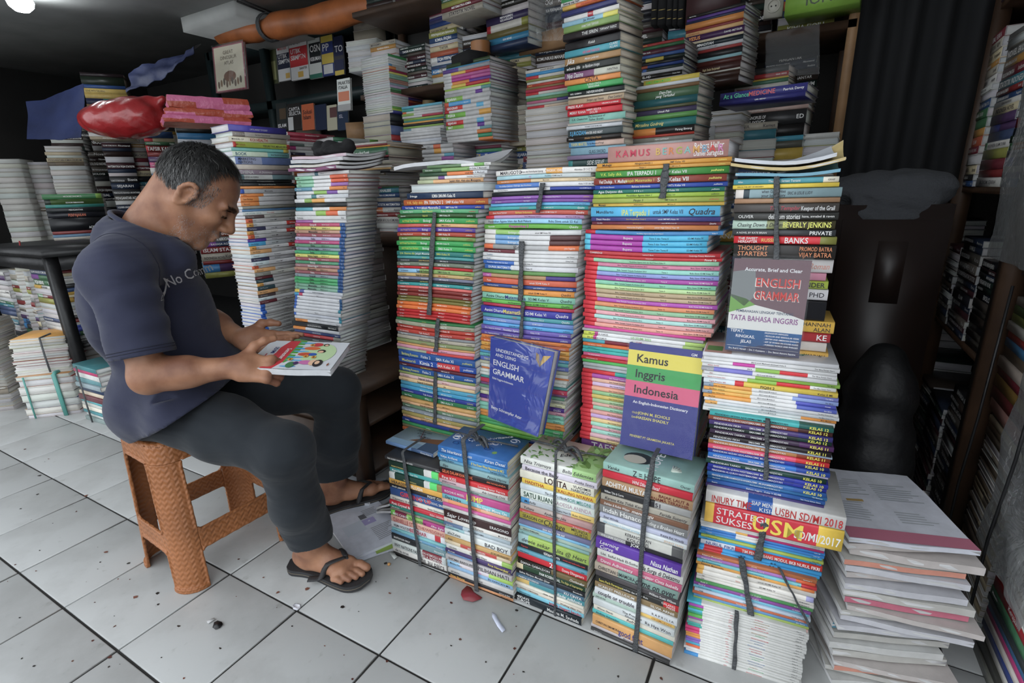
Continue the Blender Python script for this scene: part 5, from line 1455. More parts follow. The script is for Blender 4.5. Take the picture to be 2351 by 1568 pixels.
sh.cap(RH+V3(-.015, .015, .0), LH+V3(-.02, 0, .0), .112, k=.05)
sh.cap(RH+V3(-.0, .0, .0), RH+V3(.16, -.01, -.005), .106, .105, k=.05)
sh.cap(LH+V3(.0, 0, .0), LH+V3(.14, .06, -.005), .110, .102, k=.05)
def _folds(P):
    q = np.stack([(P-NB)@tf, (P-NB)@(-tr), P[:, 2]], 1)
    low = np.clip((.80-q[:, 2])/.25, 0, 1)
    d = .0034*wob(q*np.array([1, 1, .40]), 24, 3)+.0022*wob(q*np.array([1.2, .6, 1.]), 60, 13)+.0040*low*np.sin(34*q[:, 2]+12*q[:, 1]+3*np.sin(16*q[:, 0]))
    dist = np.linalg.norm(P-(RS+V3(.05, .05, -.08)), axis=1)
    return d+.004*np.exp(-(dist/.09)**2)*np.sin(90*(P[:, 2]-.6*P[:, 0]))
sh.fnop(_folds)
ad = (RE-RS)/np.linalg.norm(RE-RS)
def _cut(S, E, frac, rr):
    """sleeve end: plane cut that only acts near the arm, plus a hollow"""
    dv = (E-S)/np.linalg.norm(E-S); p = S+(E-S)*frac
    def f(P):
        t = (P-p)@dv; rad_ = np.linalg.norm((P-p)-t[:, None]*dv, axis=1)
        return np.where((rad_ < .092) & (t > -.02) & (t < .085), np.maximum(t, -.03), -.03)
    return f, p, dv
_sv = sh
class _Shirt(Sdf):
    under = None
    def __init__(s, base, cuts): s.b = base; s.c = cuts
    def __call__(s, P):
        d = s.b(P)
        if s.under is not None:
            i_ = np.nonzero((P[:, 2] < .70) & (d < .03))[0]
            if len(i_): e_ = s.under(P[i_])-.0075; a_ = d[i_]; x_ = np.maximum(.03-np.abs(a_-e_), 0)/.03; d[i_] = np.minimum(a_, e_)-x_*x_*.0075
        for f in s.c: d = np.maximum(d, f(P))
        return d
    def bounds(s): return s.b.bounds()
cuts = []
for S, E in ((RS, RE), (LS, LE)):
    f, p, dv = _cut(S, E, .80 if S is RS else .70, .06); cuts.append(f)
    def hollow(P, p=p, dv=dv):
        t = (P-p)@dv; r = np.linalg.norm((P-p)-t[:, None]*dv, axis=1); return np.where(t > -.05, .058-r-np.clip(-t-.03, 0, 1), -.05) if False else np.minimum(np.minimum(.058-r, .05+t), .12-np.abs(t))
    cuts.append(hollow)
# neck opening
NC = (CBK+CFR)/2; nx = CFR-CBK; RL = np.linalg.norm(nx)/2; nx = nx/np.linalg.norm(nx); nn = np.cross(nx, -tr); nn /= np.linalg.norm(nn); ny = np.cross(nn, nx)
if nn[2] < 0: nn = -nn
def neck(P):
    t = (P-NC)@nn; e = (P-NC)-t[:, None]*nn; r = np.sqrt(((e@nx)/RL)**2+((e@ny)/.076)**2)
    return np.minimum(.08*(1-r), t+.035)
cuts.append(neck)
cuts.append(lambda P: np.where(np.linalg.norm(P-NC, axis=1) < .16, (P-NC)@nn-.006, -1))
# hem: back corner hangs over the stool, front lies on the lap
hp = onz(290, 1022, .445); hq = CC+ray(548, 872)*1.30; hr = hp+V3(-.10, .30, .05)
hn = np.cross(hr-hp, hq-hp); hn /= np.linalg.norm(hn); hn = -hn if hn[2] > 0 else hn
cuts.append(lambda P: (P-hp)@hn)
shirt_sdf = _Shirt(sh, cuts); shirt_sdf.under = tp
shirt = sdf_mesh('t_shirt', shirt_sdf, .0058, 'shirt', man)
# collar rib
cb = MB(); ring = []
for i in range(48):
    a = 2*PI*i/48; ring.append(NC+nx*RL*1.03*math.cos(a)+ny*.0785*math.sin(a)+nn*.000)
ring = np.array(ring+ring[:2]); cb.tube(ring, .0060, 8, cap=False); cb.build('collar', 'shirt', shirt, smooth=True)
# sewn seams: round the armholes and above the sleeve hems
for S, E in ((RS, RE), (LS, LE)):
    dv = unitv_(E-S); s1 = unitv_(np.cross(dv, V3(0, 0, 1))); s2 = np.cross(dv, s1); sm = MB()
    for fr, rr in (((.755, .11), (.73, .11)) if S is RS else ()):
        c_ = S+(E-S)*fr; P_ = np.array([c_+(s1*math.cos(a)+s2*math.sin(a))*.115 for a in np.linspace(0, 2*PI, 60)])
        D_ = c_-P_; D_ /= np.linalg.norm(D_, axis=1)[:, None]; t_ = np.zeros(len(P_))
        for _ in range(50): t_ += np.clip(shirt_sdf(P_+D_*t_[:, None]), -.01, .01)*.8
        ok = t_ < .085; P2 = P_+D_*(t_-.0006)[:, None]
        run = [k for k in range(60) if ok[k]]
        if len(run) > 8: sm.tube(P2[run], .0011, 5, cap=False)
    if sm.n: sm.build('sleeve_seam', 'shirt_dark', shirt, smooth=True)
    if S is not RS: continue
    c_ = S+(NB-S)*.10-V3(0, 0, .02); pn = unitv_((S-NB)*V3(1, 1, .2)); u1 = V3(0, 0, 1)-pn*pn[2]; u1 = unitv_(u1); u2 = np.cross(pn, u1); sm = MB()
    P_ = np.array([c_+(u1*math.cos(a)+u2*math.sin(a))*.16 for a in np.linspace(-2.0, 1.5, 50)]); D_ = c_-P_; D_ /= np.linalg.norm(D_, axis=1)[:, None]; t_ = np.zeros(50)
    for _ in range(50): t_ += np.clip(shirt_sdf(P_+D_*t_[:, None]), -.01, .01)*.8
    sm.tube((P_+D_*(t_-.0005)[:, None])[t_ < .14], .0012, 5, cap=False); sm.build('armhole_seam', 'shirt_dark', shirt, smooth=True)
# chest lettering, laid on the cloth
lt = MB(); mat('white_print', hx('cfcfd2'), .7)
p0 = ony(383, 662, 1); d0 = ray(383, 662); d1 = ray(470, 628); o0 = CC+d0*1.20; o1 = CC+d1*1.235
ex = o1-o0; ex /= np.linalg.norm(ex); ey = CU-ex*(CU@ex); ey /= np.linalg.norm(ey)
v, f_, wd = text2d('No Comm', .025, 0, .05, track=-.02, squeeze=.80)
vd = (ray(420, 645)); vd /= np.linalg.norm(vd)
P = o0-vd*.12+np.outer(v[:, 0], ex)+np.outer(v[:, 1], ey); P = march(shirt_sdf, P, vd)-vd*.0016
lt.add(P, f_, (.8, .8, .8))
q0, q1 = CC+ray(372, 690)*1.2, CC+ray(382, 640)*1.2
sl = np.array([q0+(q1-q0)*t+ex*s_ for t in np.linspace(0, 1, 8) for s_ in (-.0022, .0022)])-vd*.12
sl = march(shirt_sdf, sl, vd)-vd*.0016
lt.add(sl, [(2*i, 2*i+1, 2*i+3, 2*i+2) for i in range(7)], (.8, .8, .8))
lt.build('chest_lettering', 'white_print', shirt)

# trousers
cuts2 = []
for A, zc, rr in ((RA, .118, .049), (LA, .150, .060)):
    cuts2.append(lambda P, A=A, zc=zc: np.where(np.linalg.norm(P[:, :2]-A[:2], axis=1) < .16, zc-P[:, 2]-.30*((P[:, 0]-A[0])*-.55+(P[:, 1]-A[1])*.3), -1))
    cuts2.append(lambda P, A=A, zc=zc, rr=rr: np.minimum(rr-np.linalg.norm(P[:, :2]-A[:2], axis=1), zc+.06-P[:, 2]))
tro = sdf_mesh('trousers', _Shirt(tp, cuts2), .005, 'trousers', man)

# hair: a close cap plus combed strands
mat('hair', attr=True, rough=.45, spec=.5)
hs = Sdf(); hs.ell(hd(-.008, 0, .033), (.0955, .0785, .0885), HB, k=.01)
hs.fnop(lambda P: .0016*wob((P-HC)@HB.T, 90, 5))
def hair_mask(q):
    """q in head frame (forward, left, up): where hair grows"""
    x, y, z = q[..., 0], np.abs(q[..., 1]), q[..., 2]
    front = .050-np.clip(y-.02, 0, 1)*.80                    # hairline recedes at the temples
    lowb = np.where(x > -.02, .020+(x+.02)*.75, -.058-(-.02-x)*.35)
    lowb = np.where((x > -.028) & (x <= .012), np.maximum(lowb, .020), lowb)
    return (z > lowb) & (x < front)
class _Hair(Sdf):
    def __init__(s): pass
    def __call__(s, P):
        q = (P-HC)@HB.T; d = hs(P); y = np.abs(q[:, 1])
        front = q[:, 0]-(.046-np.clip(y-.02, 0, 1)*.80)
        lowb = np.where(q[:, 0] > -.022, .022+(q[:, 0]+.022)*.75, -.056-(-.022-q[:, 0])*.35)-q[:, 2]
        return np.maximum(d, np.maximum(front, lowb))
    def bounds(s): return hs.bounds()
hair = sdf_mesh('hair', _Hair(), .003, 'hair', man)
at = hair.data.color_attributes.new('Col', 'FLOAT_COLOR', 'CORNER'); at.data.foreach_set('color', np.tile(np.array([.012, .011, .011, 1], np.float32), len(hair.data.loops)))
rn = np.random.RandomState(4)
def unit(a): return a/(np.linalg.norm(a, axis=1)[:, None]+1e-9)
def strands(n, name, length, width, parent, lift=.5):
    u = unit(rn.normal(size=(n*6, 3))); q = np.array([-.008, 0, .033])+u*np.array([.0945, .0775, .0875]); ok = hair_mask(q); p = q[ok][:n]; N_ = u[ok][:n]; m = len(p)
    t = (p-np.array([-.055, .0, .125]))+np.array([.03, 0, -.012])+rn.normal(size=(m, 3))*.018        # whorl at the crown, combed forward
    t = unit(t-N_*(t*N_).sum(1)[:, None]); sd = np.cross(N_, t); Ln = (length*rn.uniform(.6, 1.25, m))[:, None]; wv = (width*rn.uniform(.7, 1.3, m))[:, None]
    a = p; b = p+t*Ln*.5+N_*Ln*.22*lift; c = p+t*Ln+N_*Ln*.16*lift*rn.uniform(-.2, 1.6, m)[:, None]+sd*Ln*rn.uniform(-.25, .25, m)[:, None]
    V = np.stack([a-sd*wv, a+sd*wv, b-sd*wv*.9, b+sd*wv*.9, c-sd*wv*.15, c+sd*wv*.15], 1).reshape(-1, 3)
    F = []; Cs = []
    for i in range(m):
        k = 6*i; F += [(k, k+1, k+3, k+2), (k+2, k+3, k+5, k+4)]; cc = hcol(p[i]); Cs += [cc, cc]
    mb = MB(); mb.add(HC+V@HB, F, Cs); return mb.build(name, 'hair', parent)
def hcol(p):
    g = .012+.02*rn.random()
    if rn.random() < (.16 if p[2] < .04 else .05): g = rn.uniform(.08, .22)
    return (g*1.02, g, g*.97)
strands(7500, 'hair_strands', .026, .0007, hair, .75)
# sideburns, brows, moustache and stubble: short hairs set on the skin
def skin_hairs(name, n, pick, length, width, dfun, cfun):
    me = man.data; co = np.zeros(len(me.vertices)*3); me.vertices.foreach_get('co', co); co = co.reshape(-1, 3)
    no = np.zeros(len(me.vertices)*3); me.vertices.foreach_get('normal', no); no = no.reshape(-1, 3)
    q = (co-HC)@HB.T; ql = no@HB.T; m = pick(q, ql); idx = np.nonzero(m)[0]
    if not len(idx): return
    ii = rn.choice(idx, n); N_ = ql[ii]; dl = rn.normal(size=(n, 3))*.0012; p = q[ii]+dl-N_*(dl*N_).sum(1)[:, None]
    t = np.array([dfun(x) for x in p])+rn.normal(size=(n, 3))*.25; t = unit(t-N_*(t*N_).sum(1)[:, None]); sd = np.cross(N_, t)*width; Ln = (length*rn.uniform(.6, 1.3, n))[:, None]
    V = np.stack([p-sd, p+sd, p+t*Ln+N_*Ln*.4], 1).reshape(-1, 3); F = [(3*k, 3*k+1, 3*k+2) for k in range(n)]; Cs = [cfun() for _ in range(n)]
    mb = MB(); mb.add(HC+V@HB, F, Cs); return mb.build(name, 'hair', man)
gry = lambda a, b: (lambda: (lambda g: (g, g*.98, g*.96))(rn.uniform(a, b)))
skin_hairs('sideburns', 1500, lambda q, n: (q[:, 0] > .006) & (q[:, 0] < .046-.2*np.clip(.02-q[:, 2], 0, 1)) & (q[:, 2] > -.045) & (q[:, 2] < .05) & (np.abs(q[:, 1]) > .05) & (q[:, 2] > -.01-.5*(.05-q[:, 0])), .007, .00028, lambda p: np.array([.1, 0, -1.]), lambda: (lambda g: (g, g, g))(rn.choice([.02, .03, .25, .35])))
skin_hairs('eyebrows', 700, lambda q, n: (q[:, 2] > .013) & (q[:, 2] < .026) & (q[:, 0] > .062) & (np.abs(q[:, 1]) > .012) & (np.abs(q[:, 1]) < .052), .010, .0005, lambda p: np.array([-.3, np.sign(p[1]), .25]), gry(.01, .03))
skin_hairs('eyelashes', 260, lambda q, n: (q[:, 2] < -.0035) & (q[:, 2] > -.0085) & (q[:, 0] > .076) & (np.abs(q[:, 1]) > .018) & (np.abs(q[:, 1]) < .047), .006, .00045, lambda p: np.array([.6, np.sign(p[1]), -.3]), gry(.01, .02))
skin_hairs('stubble', 2600, lambda q, n: (q[:, 2] < -.052) & (q[:, 2] > -.135) & (q[:, 0] > .012) & ((q[:, 2] < -.078) | (q[:, 0] > .06) | (q[:, 0] < .045)) & (n[:, 0]+np.abs(n[:, 1]) > .1), .0032, .00022, lambda p: np.array([.2, 0, -1.]), gry(.12, .5))
skin_hairs('moustache', 500, lambda q, n: (q[:, 2] < -.046) & (q[:, 2] > -.060) & (q[:, 0] > .078) & (np.abs(q[:, 1]) < .03), .0045, .0003, lambda p: np.array([.3, np.sign(p[1])*.4, -1.]), gry(.05, .5))
# nails
nb_ = MB()
for e, f, u, r in TOES[:5]+TOES[5:]:
    l = np.cross(u, f); c = e+u*r*.72+f*r*.10
    Pn = np.array([[c+f*(i-.5)*r*1.1*(1-.2*abs(j-1.5)/1.5)+l*(j-1.5)/1.5*r*.62+u*(-.35*r*((j-1.5)/1.5)**2-.25*r*(i-.2)) for j in range(4)] for i in (0, .5, 1)])
    nb_.grid(Pn)
nb_.build('toenails', 'nail', man, smooth=True)

# flip-flops
mat('rubber', hx('2b2b2d'), .6, noise=(20, .25), bump=(300, .15))
mat('rubber_edge', hx('6a6050'), .7)
def flipflop(heel, fx, side, zs, nm, ln=.283):
    f = fx; l = V3(-f[1], f[0], 0)*side; u = V3(0, 0, 1); g = heel-f*.024+u*zs
    T = np.linspace(0, 1, 26); wd = []
    for t in T:
        if t < .12: wd.append(.040*math.sqrt(max(0, 1-((.12-t)/.12)**2)))
        elif t < .45: wd.append(.040-.004*math.sin((t-.12)/.33*PI))
        elif t < .78: wd.append(.040+.012*math.sin((t-.45)/.33*PI/2))
        else: wd.append(.052*math.sqrt(max(0, 1-((t-.78)/.22)**2)))
    root = empty('flip_flop', g)
    def layer(name, z0, z1, sc, m, par):
        b = MB(); out = []
        for t, w_ in zip(T, wd):
            c = f*ln*t+l*(.006*math.sin(t*PI)); up = .010*max(0, (t-.75)/.25)**2+.004*max(0, (.15-t)/.15)
            out.append([c-l*w_*sc+u*(z0+up), c+l*w_*sc+u*(z0+up), c+l*w_*sc+u*(z1+up), c-l*w_*sc+u*(z1+up)])
        b.grid(np.array(out), closed_v=True); return b.build(name, m, par, smooth=True, sharp=40)
    layer('sole', 0, .008, 1.0, 'rubber', root); layer('welt', .008, .010, 1.012, 'rubber_edge', root); layer('footbed', .010, .019, 1.0, 'rubber', root)
    b = MB(); toe = f*.216+l*.0165+u*.019; topc = f*.196+l*.0155
    def onfoot(q, lift=.0035):
        w_ = g+q; w_ = V3(w_[0], w_[1], .105); t_ = march(sk, w_[None], V3(0, 0, -1))[0]; z_ = min(max(t_[2]-zs+lift, .0185), .082) if t_[2] > 0 else .0185
        return V3(q[0], q[1], z_)
    for s_ in (-1, 1):
        e = f*.108+l*(s_*.047-.002); mid = f*.160+l*(s_*.042+.008); pts = []
        for t in np.linspace(0, 1, 14): pts.append(onfoot((1-t)**2*topc+2*t*(1-t)*mid+t*t*e))
        pts = np.array(pts); pts[1:-1, 2] = (pts[:-2, 2]+pts[1:-1, 2]*2+pts[2:, 2])/4
        b.tube(pts, np.linspace(.0065, .0125, 14), 8, flat=(u, .32))
    b.tube([onfoot(topc), onfoot(topc)*.5+toe*.5+f*.006, toe], .0045, 8)
    st = b.build('strap', 'rubber', root, smooth=True)
    return root
ff = flipflop(RHEEL, rf, 1, .001, 'r'); 
ff.parent = man
f2 = flipflop(LHEEL, lfd, -1, .010, 'l'); f2.parent = man
# ------------------------------------------------------------------ plastic stool with pressed weave
SC = V3(-1.540, .762, 0); SROT = rad(-4.5)
SA = V3(math.cos(SROT), math.sin(SROT), 0); SB = V3(-math.sin(SROT), math.cos(SROT), 0)
SHT = .462
def st_loc(P): q = P-SC; return np.stack([q@SA, q@SB, P[:, 2]], 1)
def weave(nt, b, tc):
    """raised basket weave pressed into the plastic"""
    N, L_ = nt.nodes, nt.links
    sx = N.new('ShaderNodeSeparateXYZ'); L_.new(tc.outputs['Object'], sx.inputs[0])
    ge = N.new('ShaderNodeNewGeometry')
    def mth(op, a, b_=None, v=None):
        n = N.new('ShaderNodeMath'); n.operation = op
        if isinstance(a, (int, float)): n.inputs[0].default_value = a
        else: L_.new(a, n.inputs[0])
        if b_ is not None:
            if isinstance(b_, (int, float)): n.inputs[1].default_value = b_
            else: L_.new(b_, n.inputs[1])
        return n.outputs[0]
    u = mth('ADD', sx.outputs[0], sx.outputs[1]); z = sx.outputs[2]
    row = mth('MULTIPLY', z, 2*PI/.016)
    zig = mth('MULTIPLY', mth('ABSOLUTE', mth('SUBTRACT', mth('FRACT', mth('MULTIPLY', u, 1/.024)), .5)), .013*2*PI/.016*1.2)
    h1 = mth('SINE', mth('ADD', row, zig))
    col = mth('SINE', mth('MULTIPLY', u, 2*PI/.024))
    hh = mth('ADD', mth('MULTIPLY', h1, .65), mth('MULTIPLY', mth('MULTIPLY', col, mth('SINE', mth('MULTIPLY', row, .5))), .5))
    bp = N.new('ShaderNodeBump'); bp.inputs['Strength'].default_value = .45; bp.inputs['Distance'].default_value = .0028
    L_.new(hh, bp.inputs['Height']); L_.new(bp.outputs[0], b.inputs['Normal'])
mat('stool_plastic', hx('96592f'), .42, spec=.45, noise=(7, .18))
mat('stool_weave', (.33, .125, .045), .45, spec=.45, noise=(7, .18), extra=weave)
class Stool(Sdf):
    def __init__(s, region, lo=(-.17, -.2, -.005), hi=(.17, .2, .47)):
        s.r = region; c = np.array([[x, y, 0] for x in (lo[0], hi[0]) for y in (lo[1], hi[1])]); w = SC+np.outer(c[:, 0], SA)+np.outer(c[:, 1], SB)
        s.bb = (V3(*w.min(0)[:2], lo[2]), V3(*w.max(0)[:2], hi[2]))
    bb = None
    def bounds(s): return s.bb
    def __call__(s, P):
        q = st_loc(P); z = q[:, 2]; t = np.clip(1-z/SHT, 0, 1)
        hx_ = .122+.030*t; hy = .164+.012*t                       # half sizes grow downwards
        ax, ay = np.abs(q[:, 0]), np.abs(q[:, 1]); rc = .055
        dx, dy = ax-(hx_-rc), ay-(hy-rc)
        d2 = np.sqrt(np.maximum(dx, 0)**2+np.maximum(dy, 0)**2)+np.minimum(np.maximum(dx, dy), 0)-rc
        side = np.maximum(np.abs(d2+.002)-.0022, np.maximum(z-SHT, -z))
        top = np.maximum(d2, np.abs(z-SHT+.004)-.0035)
        edge = np.sqrt(np.maximum(d2+.012, 0)**2+np.maximum(z-SHT+.012, 0)**2)-.012
        sh_ = np.minimum(side, top); sh_ = np.maximum(sh_, np.where(z > SHT-.03, edge, -1))
        # openings in each side: upper window and lower arch
        def hole(c, half, z0, z1, rr=.014):
            a = np.abs(c)-(half-rr); b = np.abs(z-(z0+z1)/2)-((z1-z0)/2-rr)
            return np.sqrt(np.maximum(a, 0)**2+np.maximum(b, 0)**2)+np.minimum(np.maximum(a, b), 0)-rr
        for c, h_, o in ((q[:, 0], hx_, ay), (q[:, 1], hy, ax)):
            leg = .062+.004*t
            inside = o > .055
            for z0, z1 in ((.185, .400), (-.05, .120)):
                hl = hole(c, h_-leg, z0, z1)
                sh_ = np.where(inside, np.maximum(sh_, -hl), sh_)
                rim = np.maximum(np.abs(hl-.004)-.0035, np.abs(d2-.001)-.0028) # raised lip around the opening
                rim = np.maximum(rim, np.maximum(z-SHT, .002-z))
                sh_ = np.where(inside & (np.abs(c) < h_-leg*.55), np.minimum(sh_, rim), sh_)
        foot = np.maximum(np.abs(d2-.002)-.0045, np.abs(z-.008)-.007)
        for c, h_, o in ((q[:, 0], hx_, ay), (q[:, 1], hy, ax)):
            foot = np.where(o > .055, np.maximum(foot, -hole(c, h_-.062, -.05, .120)), foot)
        sh_ = np.minimum(sh_, foot)
        return np.maximum(sh_, s.r(q))
stool = tag(empty('plastic_stool', SC), 'orange-brown plastic stool with woven relief under the reading man', 'stool')
def clipbox(lo, hi):
    lo = np.asarray(lo); hi = np.asarray(hi)
    return lambda q: np.maximum(lo-q, q-hi).max(1)
sdf_mesh('seat', Stool(lambda q: .400-q[:, 2], (-.16, -.2, .39)), .0030, 'stool_weave', stool, org=SC, slack=7)
def legclip(sx_, sy):
    def f(q):
        t = np.clip(1-q[:, 2]/SHT, 0, 1); a = .122+.030*t-.064; b = .164+.012*t-.064
        return np.maximum(np.maximum(a-q[:, 0]*sx_, b-q[:, 1]*sy), q[:, 2]-.4002)
    return f
for sx_ in (-1, 1):
    for sy in (-1, 1): sdf_mesh('leg', Stool(legclip(sx_, sy), (min(sx_*.05, sx_*.17), min(sy*.09, sy*.2), -.005), (max(sx_*.05, sx_*.17), max(sy*.09, sy*.2), .41)), .0030, 'stool_weave', stool, org=SC, slack=7)
def rungclip(axis, sg):
    def f(q):
        t = np.clip(1-q[:, 2]/SHT, 0, 1); hh = (.122+.030*t, .164+.012*t)[axis]-.0638; o = 1-axis
        return np.maximum(np.maximum(np.abs(q[:, axis])-hh, -q[:, o]*sg+.03), np.maximum(q[:, 2]-.3, .06-q[:, 2]))
    return f
for axis in (0, 1):
    for sg in (-1, 1): sdf_mesh('rung', Stool(rungclip(axis, sg), ((-.1, min(sg*.12, sg*.2), .1) if axis == 0 else (min(sg*.1, sg*.16), -.13, .1)), ((.1, max(sg*.12, sg*.2), .21) if axis == 0 else (max(sg*.1, sg*.16), .13, .21))), .0030, 'stool_weave', stool, org=SC, slack=7)
# ------------------------------------------------------------------ leaning display books
def unitv(a): a = np.asarray(a, float); return a/np.linalg.norm(a)
def frame3(o, x, z):
    """matrix with origin o, x axis x, z axis near z"""
    x = unitv(x); y = unitv(np.cross(z, x)); z = np.cross(x, y)
    M = Matrix.Identity(4)
    for i, a in enumerate((x, y, z)):
        for r in range(3): M[r][i] = a[r]
    for r in range(3): M[r][3] = o[r]
    return M
def wrinkle_sheet(w, h, t, n=(14, 18), amp=.0016, seed=1):
    """crinkled clear sleeve around a w x h x t book standing in x-z, front towards -y"""
    rs = np.random.RandomState(seed); b = MB(); g = .003
    U = np.linspace(-g, w+g, n[0]); Z = np.linspace(-g, h+g*3, n[1])
    P = np.zeros((n[0], n[1], 3)); P[:, :, 0] = U[:, None]; P[:, :, 2] = Z[None]
    q = P.reshape(-1, 3); y = -.0022-amp*(1+wob(q, 55, seed))*.8-amp*.8*np.abs(wob(q, 120, seed+3))
    P[:, :, 1] = y.reshape(n); b.grid(P[:, ::-1])
    for x in (-g, w+g):
        S = np.zeros((2, n[1], 3)); S[:, :, 0] = x; S[0, :, 1] = P[0 if x < 0 else -1, :, 1]; S[1, :, 1] = t+.002; S[:, :, 2] = Z; b.grid(S)
    T_ = np.zeros((n[0], 2, 3)); T_[:, :, 0] = U[:, None]; T_[:, 0, 1] = P[:, -1, 1]; T_[:, 1, 1] = t+.002; T_[:, :, 2] = h+g*3; b.grid(T_)
    return b
def face_book(name, BL, BR, TL, t, spine, back, label, art, page=(.80, .80, .79), seed=1, wrap=True, h=None, cat='book', flare=1.):
    def fl(b):
        if flare != 1.: b.v = [np.column_stack([v[:, 0]*(1+(flare-1)*v[:, 2]/h_), v[:, 1], v[:, 2]]) for v in b.v]
        return b
    w_ = float(np.linalg.norm(BR-BL)); h_ = float(np.linalg.norm(TL-BL)) if h is None else h
    M = frame3(BL, BR-BL, TL-BL)
    c = MB(); k = .0018
    c.box((0, 0, 0), (w_, k, h_), back); c.box((0, t-k, 0), (w_, t, h_), back); c.box((0, k, 0), (k, t-k, h_), spine)
    root = fl(c).build(name, 'cover'); root.matrix_world = M
    p = MB(); p.box((k, k, .002), (w_-.003, t-k, h_-.002), page); fl(p).build('page_block', 'pages', root)
    a = MB(); art(a, w_, h_); fl(a).build('cover_print', 'print', root)
    if wrap: s = fl(wrinkle_sheet(w_, h_, t, seed=seed)).build('plastic_sleeve', 'clear_wrap', root, smooth=True)
    tag(root, label, cat); return root
def rect(a, x0, z0, x1, z1, col, y=-.0004): a.add([(x0, y, z0), (x1, y, z0), (x1, y, z1), (x0, y, z1)], [(0, 1, 2, 3)], col)
def poly(a, pts, col, y=-.0006): a.add([(p[0], y, p[1]) for p in pts], [tuple(range(len(pts)))], col)
def wr(a, s, x, z, size, col, mw, bold=1, al='l', shear=0., y=-.001): fit_text(a, s, (x, y, z), (1, 0, 0), (0, 0, 1), mw, size, col, bold, shear, al)
def blob(x, z, rx, rz, n=14, a0=0): return [(x+rx*math.cos(2*PI*i/n+a0), z+rz*math.sin(2*PI*i/n+a0)) for i in range(n)]
WHT, BLK = (.78, .78, .80), (.02, .02, .025)
def art_blue(a, w, h):
    rect(a, 0, 0, w, h, hx('2b3f9e', 1.15))
    for i, (s, z, sz) in enumerate((('UNDERSTANDING', .845, .036), ('AND USING', .785, .036), ('ENGLISH', .675, .064), ('GRAMMAR', .565, .064))): wr(a, s, .06*w if i > 1 else .1*w, z*h, sz*h, WHT, w*(.70 if i < 2 else .86))
    wr(a, 'Edisi Inggris-Indonesia', .06*w, .50*h, .024*h, WHT, .55*w); wr(a, 'Betty Schrampfer Azar', .06*w, .13*h, .036*h, WHT, .80*w)
    for sg, c in ((1, 'c8a040'), (-1, '8a6a3a')): poly(a, [(.83*w, .80*h), (.83*w+sg*.07*w, .87*h), (.83*w+sg*.11*w+.03*w, .95*h), (.83*w+sg*.03*w, .93*h)], hx(c))
    poly(a, blob(.835*w, .84*h, .010*w, .045*h), hx('5a4020'), y=-.0009)
    for z in (.74, .62, .475, .2, .11): rect(a, .05*w, z*h, .95*w, z*h+.0004, hx('6a4a7a'), y=-.0005)
zb1 = max(zN2, zN3)+.030
BLb, BRb = onz(1121, 957, zb1), onz(1235, 1003, zb1)
face_book('grammar_book', BLb, BRb, ony(1129, 773, 1.125), .024, hx('2b3f9e', 1.1), hx('2b3f9e', 1.1), 'blue English grammar book standing upright on the low novel stacks', art_blue, seed=2, flare=1.2)
def art_kamus(a, w, h):
    nv = hx('35387e', 1.15)
    for z0, z1, c in ((0, .49, nv), (.49, .645, hx('d2567a', 1.1)), (.645, .79, hx('2f9a4a', 1.1)), (.79, .935, hx('d8c832', 1.1)), (.935, 1, nv)): rect(a, 0, z0*h, w, z1*h, c)
    for s, z in (('Kamus', .825), ('Inggris', .68), ('Indonesia', .53)): wr(a, s, .12*w, z*h, .075*h, BLK, .82*w)
    wr(a, 'An English-Indonesian Dictionary', .13*w, .43*h, .026*h, WHT, .75*w, 1); ye = hx('d8cc50')
    wr(a, 'OLEH', .13*w, .33*h, .018*h, ye, .3*w, 0); wr(a, 'JOHN M. ECHOLS', .22*w, .33*h, .026*h, ye, .5*w, 1); wr(a, 'DAN', .13*w, .285*h, .018*h, ye, .3*w, 0); wr(a, 'HASSAN SHADILY', .20*w, .285*h, .026*h, ye, .5*w, 1)
    wr(a, 'PENERBIT PT GRAMEDIA JAKARTA', .13*w, .10*h, .022*h, ye, .62*w, 0); wr(a, 'GM', .84*w, .945*h, .024*h, WHT, .1*w, 1)
face_book('dictionary', onz(1423, 1019, zN4+.006), onz(1589, 1057, zN4+.006), ony(1441, 785, 1.132), .034, hx('35387e', 1.1), hx('35387e', 1.1), 'purple, yellow, green and pink striped dictionary standing in clear plastic', art_kamus, seed=5)
